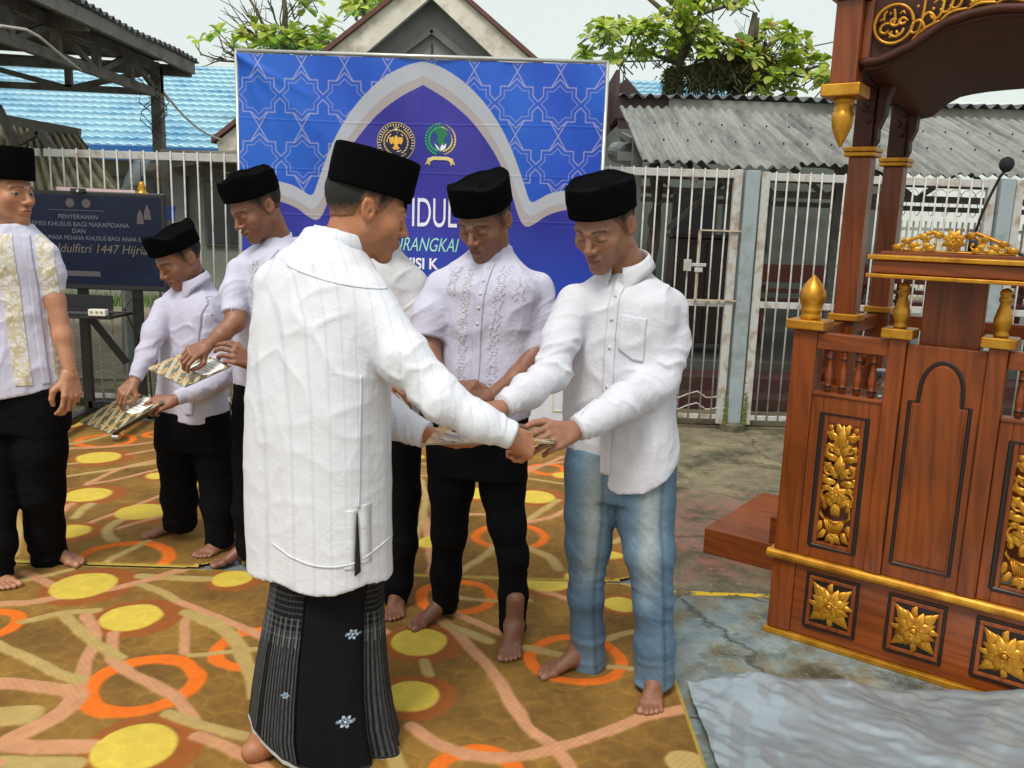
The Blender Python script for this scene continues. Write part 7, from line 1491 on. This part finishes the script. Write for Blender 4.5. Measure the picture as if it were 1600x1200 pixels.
def man_middle():
    p = Person('man in embroidered short sleeved white shirt and black jeans in the middle', (GP(750, 980)[0], GP(750, 980)[1], 0), (138, 96, 74))
    hc = W(757, 343, 2.94); fd = (-.40, -.76, -.48); nk = W(768, 405, 3.0); p.head(hc, fd, nk, .058, scale=1.04)
    rows = [(745, 795, 386, 3.0, .9), (722, 808, 402, 3.0, .75), (692, 834, 424, 3.0, .62), (680, 850, 446, 3.0), (682, 842, 490, 3.0), (688, 832, 540, 3.0), (688, 828, 600, 2.98), (688, 828, 640, 2.98), (688, 826, 700, 2.98)]
    L = loft(rows, wrap(yawof(-.35, -.93)), .66)
    sa = P4([(690, 448, 3.0, 26), (674, 490, 2.98, 27), (668, 527, 2.96, 27)]); sb = P4([(840, 452, 3.0, 26), (846, 500, 2.98, 26), (841, 552, 2.95, 25)])
    ll = P4([(706, 690, 2.98, 39), (706, 760, 2.99, 34), (702, 830, 3.01, 27), (697, 895, 3.04, 22), (695, 950, 3.07, 20)]); lr = P4([(782, 690, 2.97, 40), (785, 760, 2.95, 34), (792, 820, 2.92, 28), (801, 870, 2.91, 23), (802, 930, 2.92, 21), (801, 984, 2.93, 20)])
    p.trunk(L, [ll, lr])
    p.arm(P4([(690, 450, 3.0, 19), (670, 540, 2.96, 18), (678, 580, 2.90, 16), (706, 606, 2.80, 11)]), W(735, 606, 2.76) - W(706, 606, 2.80), (-.1, -.5, .8), False, (.9, 1.0, .6), .5, .9, spread=0)
    p.arm(P4([(842, 455, 3.0, 19), (838, 548, 2.94, 18), (808, 588, 2.86, 15), (768, 617, 2.78, 11)]), W(738, 618, 2.74) - W(768, 617, 2.78), (.2, -.6, .7), True, (.9, 1.0, .6), .5, .9, spread=0)
    p.foot((712, 955), (637, 985), False); p.foot((806, 990), (793, 1037), True); p.finish(); p.hair(); p.cap(.086, .6, .12, .043, .003, seed=5)
    hem = [(640, 652, 2.9), (690, 655, 2.9), (760, 660, 2.9), (828, 655, 2.9), (860, 650, 2.9)]
    p.shirt(L, [sa, sb], hem, SHL, .0050, 14); p.trousers(loft([(688, 824, 640, 2.97), (670, 822, 700, 2.97), (672, 820, 740, 2.97)], wrap(yawof(-.3, -.95)), .62), [ll, lr], BLK, .004, sd=7)
    p.collar(W(766, 399, 2.99), (-.05, -.25, 1), (-.35, -.9, -.1), .066, .036, SHL, 'stand', .35)
    nd = (.38, .92, 0); lat = nrm((.92, -.38, 0)); cen = pathf([W(744, 412, 2.8), W(735, 470, 2.8), W(726, 540, 2.8), (W(722, 650, 2.8))])
    p.drape('placket', SHL, lambda u, v: cen(v) + lat * (u - .5) * .03, 6, 70, nd, .0035)
    emb_strip(p, cen, lat, nd, -.075, -.035, .02, .95, 1); emb_strip(p, cen, lat, nd, .035, .08, .02, .95, 2); emb_strip(p, cen, lat, nd, .09, .15, .02, .33, 3); emb_strip(p, cen, lat, nd, -.14, -.09, .05, .3, 4)
    for k in range(5): q = cen(.04 + k * .12); p.drape('button', BTN, lambda u, v: q + np.array([0, 0, 1]) * (v - .5) * .010 + lat * (u - .5) * .010, 3, 3, nd, .0055)
    batik_folder((W(692, 575, 2.82), W(765, 640, 2.74), W(700, 628, 2.88)), 'batik folder held by the middle man, only its dark tip showing')
# ---------------- E: hidden man
def man_hidden():
    p = Person('man in a plain white shirt mostly hidden behind the man in the sarong', (GP(600, 955)[0], GP(600, 955)[1], 0), (134, 88, 64))
    hc = W(596, 348, 3.15); fd = (.2, -.85, -.45); nk = W(598, 400, 3.18); p.head(hc, fd, nk, .056)
    rows = [(575, 622, 392, 3.18, .9), (552, 645, 408, 3.18, .75), (532, 662, 428, 3.18), (528, 662, 470, 3.18), (533, 656, 540, 3.18), (535, 655, 640, 3.18), (535, 655, 720, 3.18)]; L = loft(rows, .05, .64)
    sa = P4([(540, 445, 3.17, 22), (532, 490, 3.15, 23), (532, 525, 3.12, 22)]); sb = P4([(644, 447, 3.17, 25), (651, 490, 3.15, 25), (652, 528, 3.12, 23)])
    ll = P4([(572, 690, 3.17, 36), (568, 780, 3.18, 28), (566, 860, 3.2, 22), (566, 930, 3.22, 20)]); lr = P4([(622, 690, 3.17, 36), (629, 770, 3.15, 27), (629, 850, 3.14, 22), (622, 905, 3.15, 21), (618, 940, 3.16, 20)])
    p.trunk(L, [ll, lr]); p.arm(P4([(540, 445, 3.17, 16), (533, 545, 3.1, 15), (560, 590, 2.95, 12), (590, 600, 2.85, 9)]), (.5, -.6, 0), (0, -.5, .8), False); p.arm(P4([(644, 447, 3.17, 16), (650, 545, 3.1, 15), (630, 590, 2.95, 12), (612, 602, 2.88, 9)]), (-.5, -.6, 0), (0, -.5, .8), True)
    p.foot((568, 940), (560, 972), False); p.foot((622, 944), (612, 973), True); p.finish(); p.hair(); p.cap(.11, .3, .1, .046, seed=3)
    hem = [(520, 690, 3.1), (600, 694, 3.1), (665, 690, 3.1)]; p.shirt(L, [sa, sb], hem, SHC, .005, 21); p.trousers(None, [ll, lr], BLK, .005, sd=9); p.collar(W(598, 398, 3.17), (0, -.2, 1), (0, -1, 0), .064, .035, SHC, 'stand', .3)
# ---------------- C
def man_tall():
    p = Person('tall man in short sleeved white shirt looking down at the upper batik folder', (GP(380, 885)[0], GP(380, 885)[1], 0), (142, 98, 74))
    hc = W(400, 322, 3.40); fd = (-.60, -.60, -.52); nk = W(436, 385, 3.48); p.head(hc, fd, nk, .056, scale=1.02)
    rows = [(412, 462, 372, 3.48, .9), (390, 480, 388, 3.48, .75), (364, 500, 406, 3.48), (360, 505, 430, 3.48), (362, 500, 480, 3.48), (364, 496, 540, 3.48), (366, 496, 600, 3.48), (366, 498, 660, 3.48)]; L = loft(rows, wrap(yawof(-.55, -.83)), .66)
    sa = P4([(374, 422, 3.42, 20), (367, 455, 3.38, 19), (364, 490, 3.33, 18)]); sb = P4([(490, 425, 3.52, 22), (494, 470, 3.48, 22), (490, 510, 3.44, 21)])
    ll = P4([(398, 640, 3.47, 32), (392, 720, 3.47, 27), (388, 800, 3.48, 22), (390, 866, 3.50, 18)]); lr = P4([(456, 640, 3.5, 32), (456, 720, 3.5, 27), (450, 800, 3.5, 22), (445, 872, 3.5, 18)])
    p.trunk(L, [ll, lr]); p.arm(P4([(374, 424, 3.42, 15), (367, 503, 3.32, 15.5), (346, 524, 3.27, 13), (325, 539, 3.24, 9)]), W(298, 552, 3.18) - W(325, 539, 3.24), (.05, -.72, .62), False, (.6, .9, .6), .7, .88)
    p.arm(P4([(490, 425, 3.52, 15), (486, 540, 3.38, 15), (440, 568, 3.25, 13), (396, 566, 3.16, 10)]), W(362, 552, 3.10) - W(396, 566, 3.16), (.25, -.80, .5), True, (.5, .9, .6), .5, .95)
    p.foot((395, 872), (328, 886), False); p.foot((450, 884), (425, 908), True); p.finish(); p.hair(); p.cap(.078, .9, .18, .045, .008, seed=8)
    hem = [(340, 616, 3.4), (400, 620, 3.4), (500, 622, 3.4)]; p.shirt(L, [sa, sb], hem, SHL, .0045, 31); p.trousers(loft([(366, 488, 600, 3.47), (366, 486, 660, 3.47)], -.3, .62), [ll, lr], BLK, .005, sd=11)
    p.collar(W(432, 381, 3.46), (-.1, -.25, 1), (-.6, -.75, -.2), .064, .034, SHL, 'stand', .4)
    nd = (.55, .83, 0); lat = nrm((.83, -.55, 0)); cen = pathf([W(404, 390, 3.3), W(396, 450, 3.3), W(390, 540, 3.3), W(392, 612, 3.3)]); p.drape('placket', SHL, lambda u, v: cen(v) + lat * (u - .5) * .03, 6, 60, nd, .0035); emb_strip(p, cen, lat, nd, -.07, -.03, .1, .9, 5)
    batik_folder((W(230, 576, 3.30), W(290, 605, 3.12), W(300, 546, 3.42)), 'batik folder with white label, held in both hands by the tall man', (.52, .45, .98, .95))
# ---------------- B
def man_small():
    p = Person('small man in long sleeved white shirt looking down at the lower batik folder', (GP(300, 850)[0], GP(300, 850)[1], 0), (152, 106, 80))
    hc = W(279, 402, 3.66); fd = (-.52, -.66, -.54); nk = W(305, 452, 3.72); p.head(hc, fd, nk, .050, scale=1.0, slim=.95)
    rows = [(284, 326, 440, 3.72, .9), (266, 338, 452, 3.72, .75), (250, 352, 468, 3.72), (244, 358, 488, 3.72), (246, 356, 520, 3.72), (247, 354, 570, 3.72), (244, 356, 620, 3.72), (242, 360, 680, 3.72)]; L = loft(rows, wrap(yawof(-.5, -.86)), .66)
    sa = P4([(256, 480, 3.66, 16), (240, 520, 3.60, 16), (229, 556, 3.56, 14), (212, 590, 3.50, 10.5)]); sb = P4([(348, 482, 3.74, 19), (352, 540, 3.68, 18), (344, 590, 3.62, 18), (308, 612, 3.54, 15), (276, 622, 3.48, 11)])
    ll = P4([(274, 665, 3.71, 29), (277, 720, 3.71, 28), (280, 780, 3.74, 26), (282, 822, 3.78, 25)]); lr = P4([(330, 665, 3.70, 31), (335, 720, 3.68, 28), (342, 790, 3.66, 25), (343, 850, 3.66, 21)])
    p.trunk(L, [ll, lr]); p.arm(P4([(256, 480, 3.66, 11), (232, 550, 3.57, 11), (210, 594, 3.49, 7.5)]), W(193, 613, 3.45) - W(210, 594, 3.49), (-.1, -.65, .72), False, (.5, .7, .5), .7, .82); p.arm(P4([(348, 482, 3.74, 11), (346, 588, 3.62, 11), (308, 612, 3.54, 10), (274, 624, 3.47, 8)]), W(240, 634, 3.42) - W(274, 624, 3.47), (.2, -.72, .6), True, (.5, .8, .5), .5, .84)
    p.foot((300, 828), (222, 841), False); p.foot((352, 857), (308, 874), True); p.finish(); p.hair(); p.cap(.074, 1.0, .16, .044, .003, seed=4)
    hem = [(220, 650, 3.6), (243, 655, 3.6), (300, 663, 3.6), (360, 662, 3.6), (380, 660, 3.6)]; p.shirt(L, [sa, sb], hem, SHL, .0045, 41); p.trousers(loft([(243, 360, 640, 3.7), (243, 362, 700, 3.7)], -.3, .62), [ll, lr], BLK, .005, sd=13); p.cuff(sa, SHL); p.cuff(sb, SHL)
    p.collar(W(300, 440, 3.69), (-.1, -.28, 1), (-.5, -.8, -.2), .064, .036, SHL, 'fold', .6, pt=.07)
    nd = (.5, .86, 0); lat = nrm((.86, -.5, 0)); cen = pathf([W(282, 454, 3.5), W(278, 500, 3.5), W(272, 560, 3.5), W(268, 655, 3.5)]); p.drape('placket', SHL, lambda u, v: cen(v) + lat * (u - .5) * .032, 6, 70, nd, .0035)
    pc = [W(288, 492, 3.5), W(314, 497, 3.5), W(311, 540, 3.5), W(285, 534, 3.5)]; p.drape('pocket', SHL, lambda u, v: (pc[0] * (1 - u) + pc[1] * u) * (1 - v) + (pc[3] * (1 - u) + pc[2] * u) * v, 12, 16, nd, .0035)
    batik_folder((W(124, 659, 3.50), W(172, 678, 3.30), W(205, 612, 3.62)), 'batik folder with white label, held low by the small man', (.45, .52, .92, .97))
# ---------------- A
def man_batik():
    p = Person('man in a white shirt with gold batik panels, looking across from the left edge', (GP(40, 895)[0], GP(40, 895)[1], 0), (182, 130, 98))
    hc = W(8, 300, 3.36); fd = (.96, -.26, -.05); nk = W(2, 362, 3.36); p.head(hc, fd, nk, .060, scale=1.05, down=False)
    rows = [(-20, 42, 350, 3.36, .9), (-32, 60, 364, 3.36, .75), (-48, 76, 382, 3.36), (-52, 82, 405, 3.36), (-52, 78, 450, 3.36), (-50, 84, 510, 3.36), (-48, 96, 565, 3.36), (-46, 101, 600, 3.36), (-46, 102, 650, 3.36)]; L = loft(rows, wrap(yawof(.35, -.93)), .70)
    sa = P4([(70, 400, 3.36, 20), (80, 428, 3.36, 19), (84, 460, 3.36, 17)]); sb = P4([(-48, 400, 3.42, 20), (-58, 430, 3.42, 19), (-62, 460, 3.42, 17)])
    lr = P4([(62, 640, 3.36, 39), (63, 700, 3.36, 37), (66, 770, 3.38, 31), (70, 825, 3.42, 26), (78, 872, 3.46, 25)]); ll = P4([(-2, 640, 3.36, 40), (-8, 710, 3.33, 35), (-6, 790, 3.28, 27), (-1, 850, 3.25, 23), (-4, 898, 3.24, 22)])
    p.trunk(L, [lr, ll]); p.arm(P4([(70, 402, 3.36, 15), (86, 470, 3.35, 14.5), (98, 525, 3.33, 13.5), (109, 582, 3.30, 9.5)]), W(115, 640, 3.27) - W(109, 582, 3.30), (.85, -.45, .1), True, (.45, .6, .4), .5, 1.04); p.arm(P4([(-48, 402, 3.42, 15), (-68, 480, 3.42, 14), (-78, 590, 3.38, 9)]), (-.05, -.1, -1), (-.9, -.3, 0), False)
    p.foot((88, 876), (131, 884), True, scale=1.0); p.foot((-35, 902), (22, 922), False, scale=1.0); p.finish(); p.hair(); p.cap(.118, .0, .04, .043, .0, .090, .110)
    hem = [(-60, 622, 3.3), (0, 622, 3.3), (60, 613, 3.3), (101, 602, 3.3), (130, 598, 3.3)]; p.shirt(L, [sa, sb], hem, SHL, .0045, 51); p.trousers(loft([(-46, 102, 600, 3.36), (-46, 104, 670, 3.36)], .2, .62), [lr, ll], BLK, .005, sd=17)
    p.collar(W(10, 360, 3.36), (.05, -.2, 1), (.5, -.8, -.1), .068, .038, SHL, 'stand', .35)
    nd = (-.30, .95, 0); lat = nrm((.95, .30, 0)); cen = pathf([W(24, 368, 3.15), W(36, 440, 3.15), (W(46, 520, 3.15)), W(60, 612, 3.15)])
    def bcol(u, v):
        x, y = u * .07, v * .62; P3 = np.stack([x, y, 0 * x], 1); g, lt, iv = np.array(c8(202, 190, 156)), np.array(c8(216, 208, 190)), np.array(c8(224, 222, 226)); a = ridged(P3 * 45 + 3); b = np.sin((x + y) * 330) * np.sin((x - y) * 330); c = np.where((a > .62)[:, None], g, np.where((b > .1)[:, None], lt, iv * .96)); r_ = np.hypot(np.mod(x, .035) - .0175, np.mod(y, .05) - .025); c[np.abs(r_ - .014) < .0018] = g * .92; return c
    for x0, x1, n_ in ((-.105, -.045, 'batik_panel'), (.028, .085, 'batik_panel')): p.drape(n_, BAT, lambda u, v: cen(v) + lat * (x0 + (x1 - x0) * u), 40, 240, nd, .0022, col=bcol)
    p.drape('placket', SHL, lambda u, v: cen(v) + lat * (u - .5) * .028, 5, 70, nd, .0035)
    A_ = PT(84, 452, 3.3, 17); mb = MB(); a, b = sa[-1][0], sa[-2][0]; d = nrm(a - b); mb.tube([tuple(a - d * .022), tuple(a - d * .012)], sa[-1][1] * 1.06, 24); mb.build('gold_sleeve_trim', M('gold_thread', c8(206, 186, 130), .6), p.sh, smooth=True)
for f_ in (man_jeans, man_sarong, man_middle, man_hidden, man_tall, man_small, man_batik): f_()
batik_folder((W(664, 694, 2.16), W(866, 692, 2.24), W(688, 664, 2.42)), 'batik folder being passed between the man in the sarong and the man in jeans')
